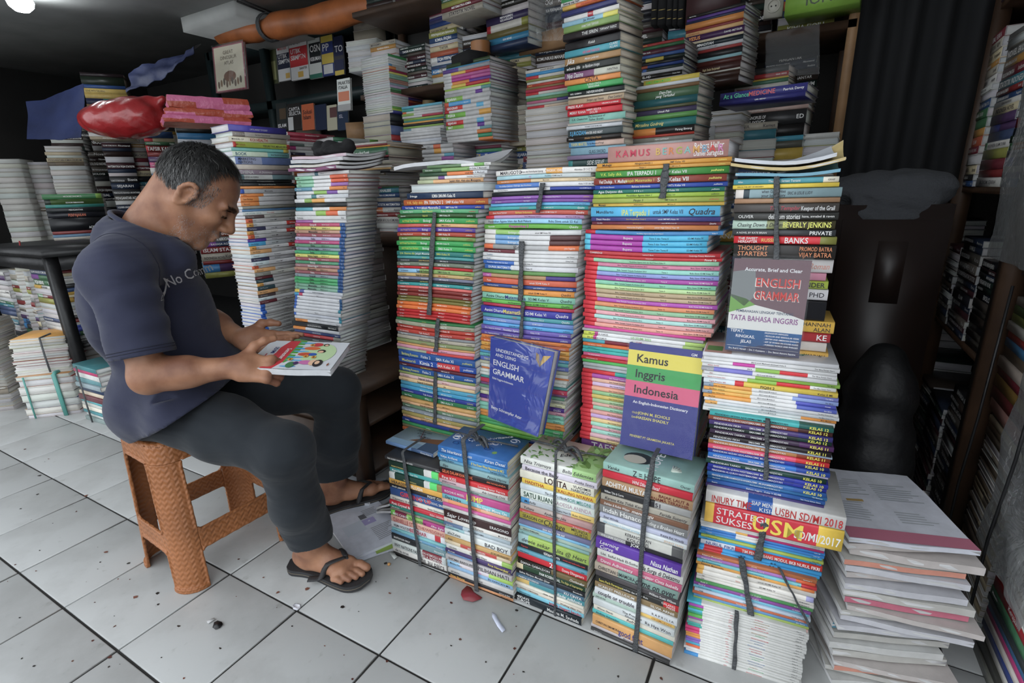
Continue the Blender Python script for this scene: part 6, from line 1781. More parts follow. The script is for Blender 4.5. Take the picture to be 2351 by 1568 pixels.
def art_eg(a, w, h):
    rect(a, 0, 0, w, h, hx('6a5058', 1.1)); poly(a, [(0, .42*h), (.35*w, .52*h), (.7*w, .47*h), (w, .40*h), (w, .25*h), (0, .25*h)], hx('d4d4d0')); poly(a, [(0, .42*h), (0, .62*h), (.22*w, .58*h), (.35*w, .52*h)], hx('6aa040'))
    poly(a, [(0, .6*h), (0, .86*h), (.3*w, .9*h), (.34*w, .62*h), (.2*w, .5*h)], hx('7a7f80'))
    rect(a, 0, 0, w, .28*h, hx('2f6fae', 1.1)); rect(a, 0, .28*h, w, .295*h, hx('c8b8b0')); rect(a, 0, .295*h, w, .305*h, hx('b04048'))
    wr(a, 'Accurate, Brief and Clear', .16*w, .875*h, .036*h, WHT, .74*w)
    for s, x in (('A', .16), ('B', .46), ('C', .74)): pass
    for s, z in (('ENGLISH', .72), ('GRAMMAR', .585)): wr(a, s, .905*w+.003*w, z*h-.0012, .088*h, (.75, .74, .7), .60*w, 1, 'r', y=-.0009); wr(a, s, .90*w, z*h, .085*h, hx('c8342e', 1.1), .58*w, 1, 'r', y=-.0013)
    wr(a, 'PEMBAHASAN LENGKAP TENTANG', .10*w, .435*h, .026*h, hx('40506a'), .76*w); wr(a, 'TATA BAHASA INGGRIS', .03*w, .345*h, .055*h, hx('8a4a8a'), .90*w)
    for i, s in enumerate(('TEPAT,', 'RINGKAS,', 'JELAS')): wr(a, s, (.05+.08*i)*w, (.215-.055*i)*h, .030*h, WHT, .4*w)
    for i, s in enumerate(('DILENGKAPI DENGAN', '- REGULAR AND IRREGULAR VERBS', '- BRITISH AND AMERICAN ENGLISH', '- LIST OF WORDS ON SOUND-ALIKES', '- FOREIGN WORDS AND PHRASES')): wr(a, s, .52*w, (.225-.032*i)*h, .015*h, WHT, .45*w)
    rect(a, .02*w, .062*h, .98*w, .066*h, WHT); wr(a, 'Drs. Rudi S. Hariadi  -  Drs. S. Koentjoro  -  Drs. Slamet Asmoro Saputro', .05*w, .025*h, .017*h, WHT, .9*w)
face_book('grammar_handbook', onz(1664, 803, z4[6]+.006), onz(1834, 823, z4[6]+.006), ony(1692, 593, 1.112), .018, hx('2f6fae'), hx('6a5058'), 'plastic-wrapped grammar book with red title standing on the corner stack', art_eg, seed=9)

# the big picture dictionary's coloured letters on its spine
top = S3as[0]; t3 = max(v.co.z for v in top.data.vertices); b = MB(); wS = max(v.co.x for v in top.data.vertices)
x = -wS*.86
for s, c in zip('KAMUS BERGAMBAR', 'd0405a d0405a d0405a d0405a d0405a fff d8b050 78b8b0 d88040 a8b040 78b8b0 d8a050 78a0b8 d04040 c878a8'.split()):
    v, f, wd = text2d(s, t3*.40, 1)
    if s != ' ': b.add(np.stack([v[:, 0]+x, np.full(len(v), -.0012), v[:, 1]+t3*.32], 1), f, hx(c) if c != 'fff' else WHT)
    x += wd*1.02+t3*.09
b.build('coloured_lettering', 'print', top)
# covers seen from above on the low stacks
def top_of(o):
    v = np.array([q.co[:] for q in o.data.vertices]); return v[:, 2].max()+.0004, v[:, 0].max(), v[:, 1].max()
def tp_rect(b, x0, y0, x1, y1, z, col): b.add([(x0, y0, z), (x1, y0, z), (x1, y1, z), (x0, y1, z)], [(0, 1, 2, 3)], col)
z, xw, yw = top_of(N2s[0]); b = MB(); rs = np.random.RandomState(3)
for i in range(11):
    cx, cy = rs.uniform(-.85, .85)*xw, rs.uniform(.08, .92)*yw; pts = [(cx+.016*math.cos(a*1.3)*(1-a/9), cy+.012*math.sin(a*1.3)*(1-a/9), z) for a in np.linspace(0, 6, 14)]; b.tube(pts, .0008, 4, WHT if i % 3 else hx('1f3f7a'))
fit_text(b, 'The Inheritance', (-.3*xw, .45*yw, z), (.8, .6, 0), (-.6, .8, 0), .12, .012, WHT, 0, .2); fit_text(b, 'of Loss', (-.1*xw, .30*yw, z), (.8, .6, 0), (-.6, .8, 0), .12, .012, WHT, 0, .2)
b.add([(.5*xw+.009*math.cos(k*PI/8)*(1 if k % 2 else .6), .22*yw+.009*math.sin(k*PI/8)*(1 if k % 2 else .6), z) for k in range(16)], [tuple(range(16))], hx('7aa84a')); b.build('cover_print', 'print', N2s[0])
z, xw, yw = top_of(N3s[0]); b = MB()
for i in range(70):
    cx, cy, a = rs.uniform(-.95, .95)*xw, rs.uniform(.04, .97)*yw, rs.uniform(0, 6.28)
    l, w_ = (.009, .0035) if cx < .45*xw else (.016, .009); ex = np.array([math.cos(a), math.sin(a)]); ey = np.array([-ex[1], ex[0]])
    P = [np.array([cx, cy])+ex*l*u+ey*w_*v_ for u, v_ in ((-1, 0), (-.3, .8), (.4, .6), (1, 0), (.4, -.6), (-.3, -.8))]; b.add([(p[0], p[1], z+i*1e-6) for p in P], [(0, 1, 2, 3, 4, 5)], hx(rs.choice(['5f8a3a', '7aa650', '8ab868', '4f7a34'])))
fit_text(b, 'Swan', (-.25*xw, .5*yw, z+.0003), (.85, .5, 0), (-.5, .85, 0), .1, .014, BLK, 0, .3); fit_text(b, 'Eden', (-.1*xw, .3*yw, z+.0003), (.85, .5, 0), (-.5, .85, 0), .1, .014, BLK, 0, .3); b.build('cover_print', 'print', N3s[0])
z, xw, yw = top_of(N4s[0]); b = MB()
b.add([(-.35*xw+.34*xw*math.cos(k*PI/8), .42*yw+.20*yw*math.sin(k*PI/8), z) for k in range(16)], [tuple(range(16))], hx('28302f')); b.add([(-.42*xw+.26*xw*math.cos(k*PI/8), .36*yw+.15*yw*math.sin(k*PI/8), z+.0002) for k in range(16)], [tuple(range(16))], hx('b8b4a4'))
fit_text(b, 'HOPE', (.15*xw, .12*yw, z+.0002), (0, 1, 0), (-1, 0, 0), .1, .022, WHT, 0)
for k in range(5): b.tube([(.45*xw, .25*yw, z), (.45*xw+.2*xw*math.cos(.3+k*.35), .25*yw+.2*yw*math.sin(.3+k*.35), z)], .0022, 5, hx('c8d4c8'))
b.build('cover_print', 'print', N4s[0])
z, xw, yw = top_of(S4cs[0]); b = MB(); tp_rect(b, -.98*xw, .02*yw, -.55*xw, .5*yw, z, hx('c8988a')); tp_rect(b, -.95*xw, .1*yw, -.7*xw, .3*yw, z+.0003, hx('5f8a48'))
fit_text(b, 'Bina', (.55*xw, .75*yw, z), (0, -1, 0), (1, 0, 0), .1, .018, hx('3a9a90'), 0); fit_text(b, 'Aqidah', (.42*xw, .75*yw, z), (0, -1, 0), (1, 0, 0), .14, .022, hx('3a9a90'), 1); fit_text(b, 'Tim Bina Karya Guru', (.75*xw, .75*yw, z), (0, -1, 0), (1, 0, 0), .14, .007, hx('555'), 0); b.build('cover_print', 'print', S4cs[0])
# loose novel on the first stack
A, B_ = onz(886, 1018, zN1+.004), onz(1000, 1052, zN1+.004); ang = math.atan2((B_-A)[1], (B_-A)[0])
a_, b_, c_ = MB(), MB(), MB(); book_geom(a_, b_, c_, .185, .125, .012, segs_of('6a90c0:.55,3f5a80'), PAGE[1], '~;-;~Kirana Kejora', topcol=hx('a8c4d8', 1.1))
o = a_.build('novel', 'cover'); o.matrix_world = TR((A[0], A[1], zN1+.002), ang) @ TR((.0925, 0, 0)); b_.build('page_block', 'pages', o); c_.build('spine_lettering', 'print', o)
b = MB(); z = .0124
tp_rect(b, .03, .002, .09, .06, z, hx('3f5878')); tp_rect(b, -.09, .002, .03, .03, z, hx('8ab0d0')); b.add([(-.03, .035, z+.0002), (.085, .055, z+.0002), (.07, .085, z+.0002), (.0, .06, z+.0002)], [(0, 1, 2, 3)], hx('7a5238')); b.tube([(.0, .05, z+.0003), (-.03, .11, z+.0003)], .0009, 4, hx('8a3038'))
for i, s in enumerate(('Pencarian', 'Cinta', 'Terakhir')): fit_text(b, s, (-.05+.012*i, .095-.015*i, z+.0005), (1, 0, 0), (0, 1, 0), .09, .010, hx('3a3f50'), 0, .3)
b.build('cover_print', 'print', o); tag(o, 'pale blue novel with a wooden boat on its cover, lying askew', 'novel', 'leftmost low novel stack')

# ------------------------------------------------------------------ black raffia ties
mat('raffia', hx('4c4f52'), .34, spec=.5, noise=(60, .3), bump=(220, .5))
def tie(pts, Y, wpx, label, back=.10, yaw=0., bow=None, up=True, name='raffia_tie'):
    """ribbon down the front of a bundle (pixels on the plane Y), folded over its top"""
    P = []
    for x, y in pts:
        p = ony(x, y, Y); p[1] += math.tan(rad(yaw))*(p[0]-P0[0]) if (P0 := (P[0] if P else p)) is not None else 0; P.append(p)
    P = np.array(P); t = np.linspace(0, 1, 26); seg = np.linspace(0, 1, len(P))
    F = np.stack([np.interp(t, seg, P[:, i]) for i in range(3)], 1); F[:, 1] -= .0055; F[:, 0] += .0006*np.sin(t*17); F[:, 1] += .0008*np.sin(t*31)
    if up:
        tp_ = F[0]+V3(0, .002, .0065); F = np.concatenate([[tp_+V3(0, back, 0), tp_+V3(0, back*.5, .001), tp_+V3(0, .012, .001), tp_], F])
    w_ = wpx/FPX*float(np.linalg.norm(P[0]-CC))*.78
    n = len(F); tt = np.linspace(0, 1, n); ww = w_*(1+.18*np.sin(9*tt+P[0][0]*9))/2
    b = MB(); prof = [(-1, 0), (-.6, .0012), (-.2, .0002), (.2, .0014), (.6, .0004), (1, 0)]
    dirs = np.gradient(F, axis=0); G = np.zeros((n, 12, 3))
    for i in range(n):
        side = V3(1, 0, 0); nrm = unitv(np.cross(side, dirs[i])); nrm = -nrm if nrm[1] > 0 and abs(nrm[1]) > .5 else (nrm if nrm[2] > 0 or abs(nrm[1]) > .5 else -nrm)
        for j, (u, h_) in enumerate(prof): G[i, j] = F[i]+side*u*ww[i]+nrm*(h_+.0008); G[i, 11-j] = F[i]+side*u*ww[i]-nrm*.0004
    b.grid(G, closed_v=True)
    root = b.build(name, 'raffia', smooth=True); tag(root, label, 'tie', 'raffia ties round the book bundles')
    if bow is not None:
        c, sc = bow; k = MB()
        for sg, ln, ht in ((1, .055, .02), (-1, .05, .018), (.6, .065, .004), (-.7, .06, .005)):
            pp = [c+V3(sg*ln*u*math.cos(.5*sg)*sc, (-.03*u if sg > 0 else .02*u)*sc, (ht*math.sin(u*PI)+.004)*sc) for u in np.linspace(0, 1, 9)]; k.tube(pp, [.003*sc+.0045*sc*math.sin(u*PI) for u in np.linspace(0, 1, 9)], 6, flat=(V3(.2, .3, 1), .4))
        k.tube([c+V3(-.008, 0, .004), c+V3(.008, .002, .010)], .007*sc, 8)
        for sg in (-1, 1): k.tube([c+V3(0, 0, .003), c+V3(sg*.05, .01, .004), c+V3(sg*.11, .018, .001)], .0028, 5)
        k.build('bow', 'raffia', root, smooth=True)
    return root
tie([(927, 1040), (946, 1150), (968, 1296)], .985, 11, 'black raffia tie round the leftmost low novel stack')
tie([(1066, 1013), (1080, 1150), (1098, 1362)], .980, 13, 'black raffia tie with a bow on the bright blue novel', bow=(V3(-.69, 1.035, zN2+.006), 1.))
tie([(1278, 1042), (1274, 1200), (1277, 1415)], 1.0, 9, 'black raffia tie with a bow on the leafy white novel', bow=(V3(-.44, 1.055, zN3+.006), 1.1))
tie([(1500, 1058), (1480, 1190), (1460, 1497)], .992, 15, 'black raffia tie round the low novel stack under the dictionary', back=.05)
tie([(1000, 487), (993, 600), (988, 722)], 1.155, 15, 'upper black raffia tie on the stack beside the blue grammar book', back=.0, up=False)
tie([(1008, 730), (1003, 806)], 1.150, 14, 'short middle black tie on the stack beside the blue grammar book', up=False)
tie([(1002, 853), (1001, 972)], 1.145, 13, 'lowest black raffia tie on the stack beside the blue grammar book', up=False)
tie([(1248, 420), (1237, 488)], 1.170, 14, 'short topmost black tie on the stack behind the blue grammar book', up=False)
tie([(1200, 553), (1197, 690)], 1.155, 15, 'wide middle black tie on the stack behind the blue grammar book', up=False)
tie([(1203, 692), (1198, 776)], 1.155, 11, 'narrow lower black tie just above the blue grammar book', up=False)
tie([(1531, 376), (1522, 455)], 1.152, 19, 'wide black tie below the pink picture dictionary', up=False)
tie([(1783, 415), (1783, 596)], 1.133, 12, 'black tie down the novels at the top of the corner stack', back=.06)
tie([(1763, 958), (1759, 1098)], 1.080, 11, 'black tie down the purple and blue religion textbooks', up=False)
tie([(1757, 1186), (1740, 1282)], 1.065, 17, 'wide black tie below the red and yellow exam book', up=False)
tie([(1702, 1276), (1725, 1408)], 1.055, 14, 'slanting black tie on the thin workbooks of the corner stack', up=False)
tie([(1788, 1298), (1860, 1436)], 1.057, 6, 'thin slanting black cord near the edge of the corner stack', up=False, name='cord')
tie([(1692, 1398), (1690, 1460), (1686, 1532)], 1.042, 9, 'black tie with loose ends on the lowest white workbooks', up=False)

# ------------------------------------------------------------------ soft magazines
def magazine(M, w_, d_, t, col, bendx, bendy, label, group=None, spine=None, lines=None, page=(.74, .74, .75), name='magazine', cat='magazine', cover=None, corner=0.):
    """soft booklet: bendx lifts the ends along x, bendy the far edge; origin at the near left corner"""
    nx_, ny_ = 9, 7; X = np.linspace(0, w_, nx_); Y = np.linspace(0, d_, ny_)
    def zf(x, y): return bendx*((2*x/w_-1)**2)+bendy*(y/d_)**2+corner*np.maximum(0, x/w_+y/d_-1.2)**2+.0012*np.sin(x*40+y*23)
    Z = zf(X[:, None], Y[None])
    top_ = np.zeros((nx_, ny_, 3)); top_[:, :, 0] = X[:, None]; top_[:, :, 1] = Y[None]; top_[:, :, 2] = Z+t; bot = top_.copy(); bot[:, :, 2] = Z+.0004
    root_b = MB(); k = .0006
    for S, off in ((top_, 0), (bot, 0)):
        up_ = S.copy(); dn = S.copy(); dn[:, :, 2] -= k
        root_b.grid(up_, col if cover is None or S is bot else cover); root_b.grid(dn[:, ::-1], col)
    sp = np.stack([top_[:, 0], bot[:, 0]], 1); sp[:, :, 1] -= .0004; root_b.grid(sp, spine or col)
    o = root_b.build(name, 'cover', smooth=True, sharp=40); o.matrix_world = M
    pb = MB(); ti = top_.copy(); ti[:, :, 2] -= k*1.6; bi = bot.copy(); bi[:, :, 2] += k
    ti[:, -1, 1] -= .002; bi[:, -1, 1] -= .002
    per = [(i, 0) for i in range(nx_)]+[(nx_-1, j) for j in range(1, ny_)]+[(i, ny_-1) for i in range(nx_-2, -1, -1)]+[(0, j) for j in range(ny_-2, 0, -1)]
    G = np.array([[ti[i, j], (ti[i, j]+bi[i, j])/2+V3(R_.uniform(-1, 1)*.0012, R_.uniform(-1, 1)*.0012, 0), bi[i, j]] for i, j in per]); pb.grid(G, page, closed_u=True)
    pb.build('page_block', 'pages', o)
    if lines:
        lb = MB(); rs = np.random.RandomState(int(w_*1e5+t*1e6) % 997)
        for kind, x0, y0, x1, y1, c in lines:
            if kind == 'r':
                q = np.array([(x0, y0), (x1, y0), (x1, y1), (x0, y1)])*[w_, d_]; lb.add([(p[0], p[1], zf(p[0], p[1])+t+.0007) for p in q], [(0, 1, 2, 3)], c)
            else:
                y = y0
                while y < y1:
                    xe = x0+(x1-x0)*rs.uniform(.55, 1); q = np.array([(x0, y), (xe, y), (xe, y+.012), (x0, y+.012)])*[w_, d_]
                    lb.add([(p[0], p[1], zf(p[0], p[1])+t+.0009) for p in q], [(0, 1, 2, 3)], c); y += .032
        lb.build('page_print', 'print', o)
    tag(o, label, cat, group); return o
GRY = (.30, .30, .32)
# curled booklets on top of the corner stack
zt = z4[8]
magazine(TR((-.118, 1.130, zt+.002), rad(2)), .175, .115, .006, hx('6aa8c0'), .004, .0, 'light blue curled booklet on top of the corner stack', corner=.05)
magazine(TR((-.128, 1.126, zt+.013), rad(1)), .19, .12, .006, hx('c8b070'), .012, .0, 'cream curled booklet near the top of the corner stack', corner=.06)
magazine(TR((-.122, 1.128, zt+.023), rad(3)), .17, .12, .007, hx('c8ccd4'), .010, .0, 'white curled booklet topmost on the corner stack', corner=.03)
# curled white magazine over the first textbook stack
magazine(TR((-1.02, 1.17, za[0]+.002), rad(4)), .28, .20, .010, hx('c4c6ca'), -.010, .012, 'white dog-eared magazine on the stack beside the blue grammar book', corner=.05)
# flat magazines and a black cap on the white stack beyond the knees
zm = zM2
for i, (c, t, nm) in enumerate((('7a2a60', .010, 'purple spiral notebook lying on the white stack'), ('c8c4b8', .008, 'cream magazine lying on the white stack'), ('b8b8bc', .011, 'grey-white magazine lying on the white stack'), ('c4a8b4', .009, 'pink-edged white magazine topmost on the white stack'))):
    magazine(TR((xM2-.02+.004*i, 1.20+.004*i, zm+.001+.0125*i), rad(-3+2*i)), 0.235, .20, t, hx(c), .003, .006, nm, corner=.02)
cp = Sdf(); cc_ = V3(xM2+.10, 1.29, zm+.055)
for i in range(5): cp.ell(cc_+V3(-.06+.03*i, .012*math.sin(i*2), .018+.008*math.cos(i*3)), (.024, .022, .020), k=.015)
cp.ell(cc_+V3(.0, 0, .008), (.075, .045, .014), k=.02); cp.fnop(lambda P: .003*wob(P, 120, 2)); mat('black_cloth', hx('141416'), .9)
tag(sdf_mesh('cap', cp, .004, 'black_cloth'), 'crumpled black cloth cap on the white stack', 'cap')

# ------------------------------------------------------------------ papers and scraps on the floor
WP = hx('c4c8d4', 1.15)
p0 = onz(770, 1200, .012); p1 = onz(900, 1262, .012)
lines_ws = [('r', .30, .30, .52, .50, hx('b8d0a8')), ('r', .40, .36, .55, .48, hx('d8c860')), ('r', .55, .55, .80, .66, hx('a8a0d0')), ('t', .60, .15, .92, .40, GRY), ('t', .72, .70, .97, .95, GRY), ('r', .62, .70, .70, .82, hx('6a6a70'))]
wA_, wB_ = onz(808, 1284, .014), onz(892, 1246, .014); wang = math.atan2((wB_-wA_)[1], (wB_-wA_)[0])
magazine(TR((wA_[0], wA_[1], .0040), wang), .19, .275, .010, WP, .0, .0, 'white open worksheet booklet lying beside the sandal', lines=[('r', .45, .48, .72, .60, hx('a8a0d0')), ('r', .15, .40, .50, .62, hx('c4ccd8')), ('r', .20, .44, .42, .52, hx('b8d0a8')), ('r', .22, .53, .38, .60, hx('d8c860')), ('t', .55, .12, .92, .40, GRY), ('t', .60, .66, .97, .80, GRY), ('r', .5, .62, .62, .72, hx('6a6a70'))], page=(.78, .78, .80))
wA_, wB_ = onz(822, 1291, .003), onz(900, 1262, .003); wang = math.atan2((wB_-wA_)[1], (wB_-wA_)[0])
magazine(TR((wA_[0], wA_[1], .0012), wang), .17, .20, .0022, WP, .0, .0, 'green and white booklet under the worksheet', lines=[('r', .35, .02, 1., .5, hx('8aa83a'))])
magazine(TR((-1.13, 1.04, .0035), rad(38)), .26, .19, .006, hx('9aa0a8'), .0, .003, 'glossy magazine with orange title under the bare heel', lines=[('r', .1, .1, .9, .35, hx('8a98b0')), ('r', .3, .4, .95, .8, hx('5f8a3a')), ('r', .2, .25, .6, .36, hx('c8643a')), ('r', .6, .75, .9, .95, hx('3a4a6a'))])
for i, (c, rx, lb_) in enumerate((('5a5048', 33, 'dark photo magazine propped against the leftmost novel stack'), ('7a7a78', 27, 'second glossy magazine propped against the leftmost novel stack'))):
    magazine(TR((-1.195+.03*i, 1.12-.03*i, .018+.012*i), rad(-20+4*i)) @ TR((0, 0, 0), 0, ry=rad(-rx)), .22, .16, .008, hx('b8b8b8'), .0, .004, lb_, cover=hx(c), lines=[('r', .15, .2, .9, .8, hx('3a3028')), ('r', .2, .5, .4, .75, hx('8a6048')), ('r', .55, .5, .75, .72, hx('8a6048')), ('r', .05, .02, .95, .12, hx('c8c8c8'))])
magazine(TR((-1.47, 1.05, .0012), rad(20)), .24, .17, .02, hx('b8bcc4'), 0, 0, 'thick workbook lying behind the shin', lines=[('r', .2, .2, .9, .8, hx('3a5a9a'))])
def scrap(pts, z, col, name, label, cat, thick=.0006, m='cover'):
    P = np.array([onz(x, y, z)[:2] for x, y in pts]); c = P.mean(0); b = MB(); n = len(P); r = np.random.RandomState(n)
    zz = z+r.uniform(0, .004, n)
    b.add(np.concatenate([np.column_stack([P, zz+thick]), np.column_stack([P, zz])]), [tuple(range(n)), tuple(range(2*n-1, n-1, -1))]+[(i, i+n, (i+1) % n+n, (i+1) % n) for i in range(n)], col)
    return tag(b.build(name, m), label, cat)
scrap([(1060, 1356), (1072, 1346), (1082, 1350), (1088, 1360), (1107, 1372), (1104, 1376), (1085, 1383), (1064, 1378), (1058, 1366)], .003, hx('8a2a34'), 'paper_scrap', 'dark red scrap of paper on the tiles before the novel stacks', 'scrap')
scrap([(1129, 1405), (1138, 1412), (1150, 1432), (1161, 1448), (1153, 1455), (1142, 1440), (1130, 1418)], .003, hx('c0c6da', 1.15), 'paper_scrap', 'white torn strip of paper on the tiles before the novel stacks', 'scrap')
scrap([(488, 1441), (492, 1431), (500, 1426), (510, 1430), (512, 1436), (505, 1443), (495, 1447)], .002, hx('18181a'), 'plastic_scrap', 'black scrap lying alone on the tiles before the stool', 'scrap')
scrap([(474, 1428), (492, 1420), (495, 1424), (478, 1434)], .002, hx('b8b8b8'), 'plastic_scrap', 'thin clear plastic scrap beside the black scrap', 'scrap')
scrap([(672, 1392), (678, 1386), (690, 1390), (690, 1396), (682, 1402), (673, 1400)], .002, hx('c8c8d0'), 'paper_scrap', 'small white scrap at the tile joint before the sandal', 'scrap')
scrap([(893, 1270), (903, 1267), (913, 1281), (905, 1286)], .002, hx('b8bcb8'), 'paper_scrap', 'grey scrap beside the foot of the leftmost novel stack', 'scrap')
nt_ = MB(); nt_.lathe([(0, -.004), (.004, -.003), (.0055, 0), (.004, .003), (0, .004)], 10, onz(893, 1295, .005), hx('c89048')); tag(nt_.build('nut', 'cover', smooth=True), 'single orange nut on the tiles near the novel stacks', 'nut')
fb = MB(); rs = np.random.RandomState(12)
for i in range(150):
    x, y = rs.uniform(0, 1700), rs.uniform(1000, 1560); p = onz(x, y, .0014)
    if p[1] > .97 or p[0] < -3.6: continue
    r = abs(rs.normal())*.0028+.001; n = 5; a0 = rs.uniform(0, 6.28)
    fb.add([(p[0]+r*math.cos(a0+k*1.256)*rs.uniform(.5, 1.5), p[1]+r*math.sin(a0+k*1.256)*rs.uniform(.4, 1.2), .0015+.0008*(k % 2)) for k in range(n)], [tuple(range(n))], hx(rs.choice(['2a2624', '5a2f26', '6a4638', '3a3632', '7a4a3a'])))
fbo = fb.build('floor_debris', 'cover'); fbo['kind'] = 'stuff'; tag(fbo, 'dark crumbs and flakes scattered over the white floor tiles', 'debris')

# ------------------------------------------------------------------ booklet in the man's hands
b0 = BKC-BKX*.107-BKY*.078-BKN*.010
bl_ = [('r', 0, 0, 1, 1, hx('c8ccd2', 1.1)), ('r', .18, .0, .38, 1., hx('c8303a', 1.1)), ('r', .38, .0, .46, 1., hx('4a9a3a', 1.1)), ('r', .06, .25, .32, .8, hx('d4d4d8')), ('r', .10, .62, .28, .78, hx('6a90c0')), ('r', .10, .3, .2, .5, hx('c03a48'))]
bkl = magazine(frame3(b0, BKX, BKN), .214, .156, .016, hx('c4c6ca', 1.1), .0, .0, 'white school booklet with colourful cover held open-side down by the man', lines=bl_, name='booklet', cat='booklet')
pb = MB(); rs = np.random.RandomState(8)
def cov(x, y): return V3(x*.214, y*.156, .0176+cov.k); 
cov.k = 0.
def disc(x, y, rx, ry, c, n=14):
    cov.k += .00006; pb.add([cov(x+rx*math.cos(2*PI*i/n), y+ry*math.sin(2*PI*i/n)) for i in range(n)], [tuple(range(n))], hx(c, 1.1))
disc(.72, .55, .20, .36, 'b4d09a', 20)
for i in range(9): disc(.48+.008*(i % 3), .08+.105*i, .10, .022, ['3aa0d8', 'd8dce0', '5ab0e0'][i % 3], 10)
disc(.60, .72, .10, .06, 'd8642c'); disc(.63, .86, .07, .07, 'c8303a'); disc(.74, .86, .035, .05, '241c1c'); disc(.745, .85, .022, .033, 'e0b090'); disc(.58, .50, .10, .06, 'c84a28'); disc(.66, .50, .05, .05, '2a5ab0'); disc(.74, .62, .05, .06, '241c1c'); disc(.735, .60, .034, .042, 'e0b090')
disc(.66, .22, .09, .07, 'c86aa8'); disc(.74, .22, .05, .10, 'e0b490'); disc(.80, .20, .055, .12, '2e2a2c'); disc(.79, .22, .028, .06, 'e0b490')
for x, y in ((.57, .84), (.60, .42), (.70, .40), (.45, .30)): disc(x, y, .030, .045, 'd89a28'); disc(x, y, .014, .022, '6a3a18')
disc(.50, .12, .05, .10, '3a7a48'); disc(.55, .18, .03, .05, '4a2a60'); disc(.93, .16, .012, .06, '8a4a28', 4)
fit_text(pb, 'Semester', (.30*.214, .70*.156, .0182), (0, -1, 0), (1, 0, 0), .06, .012, (.8, .8, .8), 1); fit_text(pb, 'SD/MI', (.14*.214, .74*.156, .0182), (0, -1, 0), (1, 0, 0), .05, .010, hx('2a3a80'), 1)
pb.build('cover_print', 'print', bkl)
# ------------------------------------------------------------------ far left: iron rack, floor stacks, bags
rk = tag(empty('iron_rack', (-3.8, 1.4, 0)), 'black iron rack with book shelves behind the reading man', 'rack')
RX0, RX1, RY0, RY1, RZ = -4.35, -3.30, 1.12, 1.62, .865
for x in (RX0, RX1-.05):
    for y in (RY0, RY1-.05): part('post', [((x, y, 0), (x+.05, y+.05, RZ-.03))], 'black_iron', rk)
part('rack_top', [((RX0-.02, RY0-.02, RZ-.03), (RX1+.02, RY1+.02, RZ))], 'black_iron', rk)
part('shelf', [((RX0+.02, RY0+.02, .34), (RX1-.02, RY1-.02, .36))], 'black_iron', rk)
part('front_rail', [((RX0+.05, RY0, RZ-.10), (RX1-.05, RY0+.03, RZ-.03))], 'black_iron', rk)
part('side_rail', [((RX1-.03, RY0+.05, RZ-.10), (RX1, RY1-.05, RZ-.03))], 'black_iron', rk)
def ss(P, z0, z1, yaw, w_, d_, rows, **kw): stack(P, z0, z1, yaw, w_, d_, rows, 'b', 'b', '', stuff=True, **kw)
for k in range(3): ss((RX0+.07+.31*k, RY0+.04), .36, .72+.02*k, 0, .24, .3, rrows(15, 'mix', 8, 16, .3))
ss((RX1-.09, RY0+.06), .36, .75, 80, .3, .2, rrows(22, 'mix', 5, 12, .3))
ss((RX0+.1, RY0+.06), .0, .33, 0, .8, .3, rrows(10, 'old', 8, 16, .5))
# big shrink-wrapped textbooks on the rack
big = L('13|3a7a48:.9,8ab848|;-MICROECONOMICS;\n14|2a3a30:.1,4a6a30|;*EKONOMI PEMBANGUNAN;\n8|2a8a80|;-\n12|24282c|;-PENGANTAR;\n14|20222a|;#c64 *PERPAJAKAN;\n34|1c1e22|;;*+ACCOUNTING\n8|8a3a38|;\n8|6a90b0|;\n7|b8b0a4|')
Pb = bk(112, 246, 505, .30, 62, 446, 556, big, d=.22, z0=RZ)
bk(30, 110, 505, .26, 50, 470, 556, rrows(8, 'dark', 8, 16, .6), d=.22, z0=RZ)
# dim stacks behind
for xl, xr, yt, n, pal, w_ in ((205, 258, 300, 26, 'dark', .17), (258, 300, 292, 28, 'mix', .15), (298, 352, 282, 30, 'mix', .17), (352, 420, 300, 26, 'mix', .19)):
    bk(xl, xr, 420, w_, 62, yt, 600, rrows(n, pal, 6, 14, .15), d=.17)
bk(122, 205, 420, .24, 55, 335, 600, rrows(30, 'old', 6, 12, .8), d=.2)
bk(60, 125, 430, .20, 50, 372, 600, rrows(22, 'old', 6, 14, .9), d=.2)
bk(-10, 62, 430, .22, 45, 365, 620, rrows(22, 'old', 8, 14, .9), d=.2)
bk(355, 415, 330, .20, 62, 300, 345, L('5|d0a030|\n30|c8c0b0|-WORLD OF INSTRUMENTS;'), d=.2)
bk(405, 478, 300, .22, 62, 276, 345, L('14|222426|;\n14|2f80b8|;-\n20|2a2622|;-'), d=.2)
bk(190, 290, 200, .27, 55, 165, 250, L('8|2a2024|;-\n20|1f2a20|;-\n8|30508a|\n12|d8b858|#222 GONE WITH THE WIND;\n12|c8a850|-\n14|2a3050:.4,3a8080|-\n12|8a6a48|'), d=.2, page=3)
bk(190, 300, 255, .25, 58, 250, 320, rrows(8, 'old', 6, 10, .5), d=.2)
bk(430, 480, 110, .2, 55, 80, 135, rrows(7, 'mix', 6, 12, .3), d=.16)
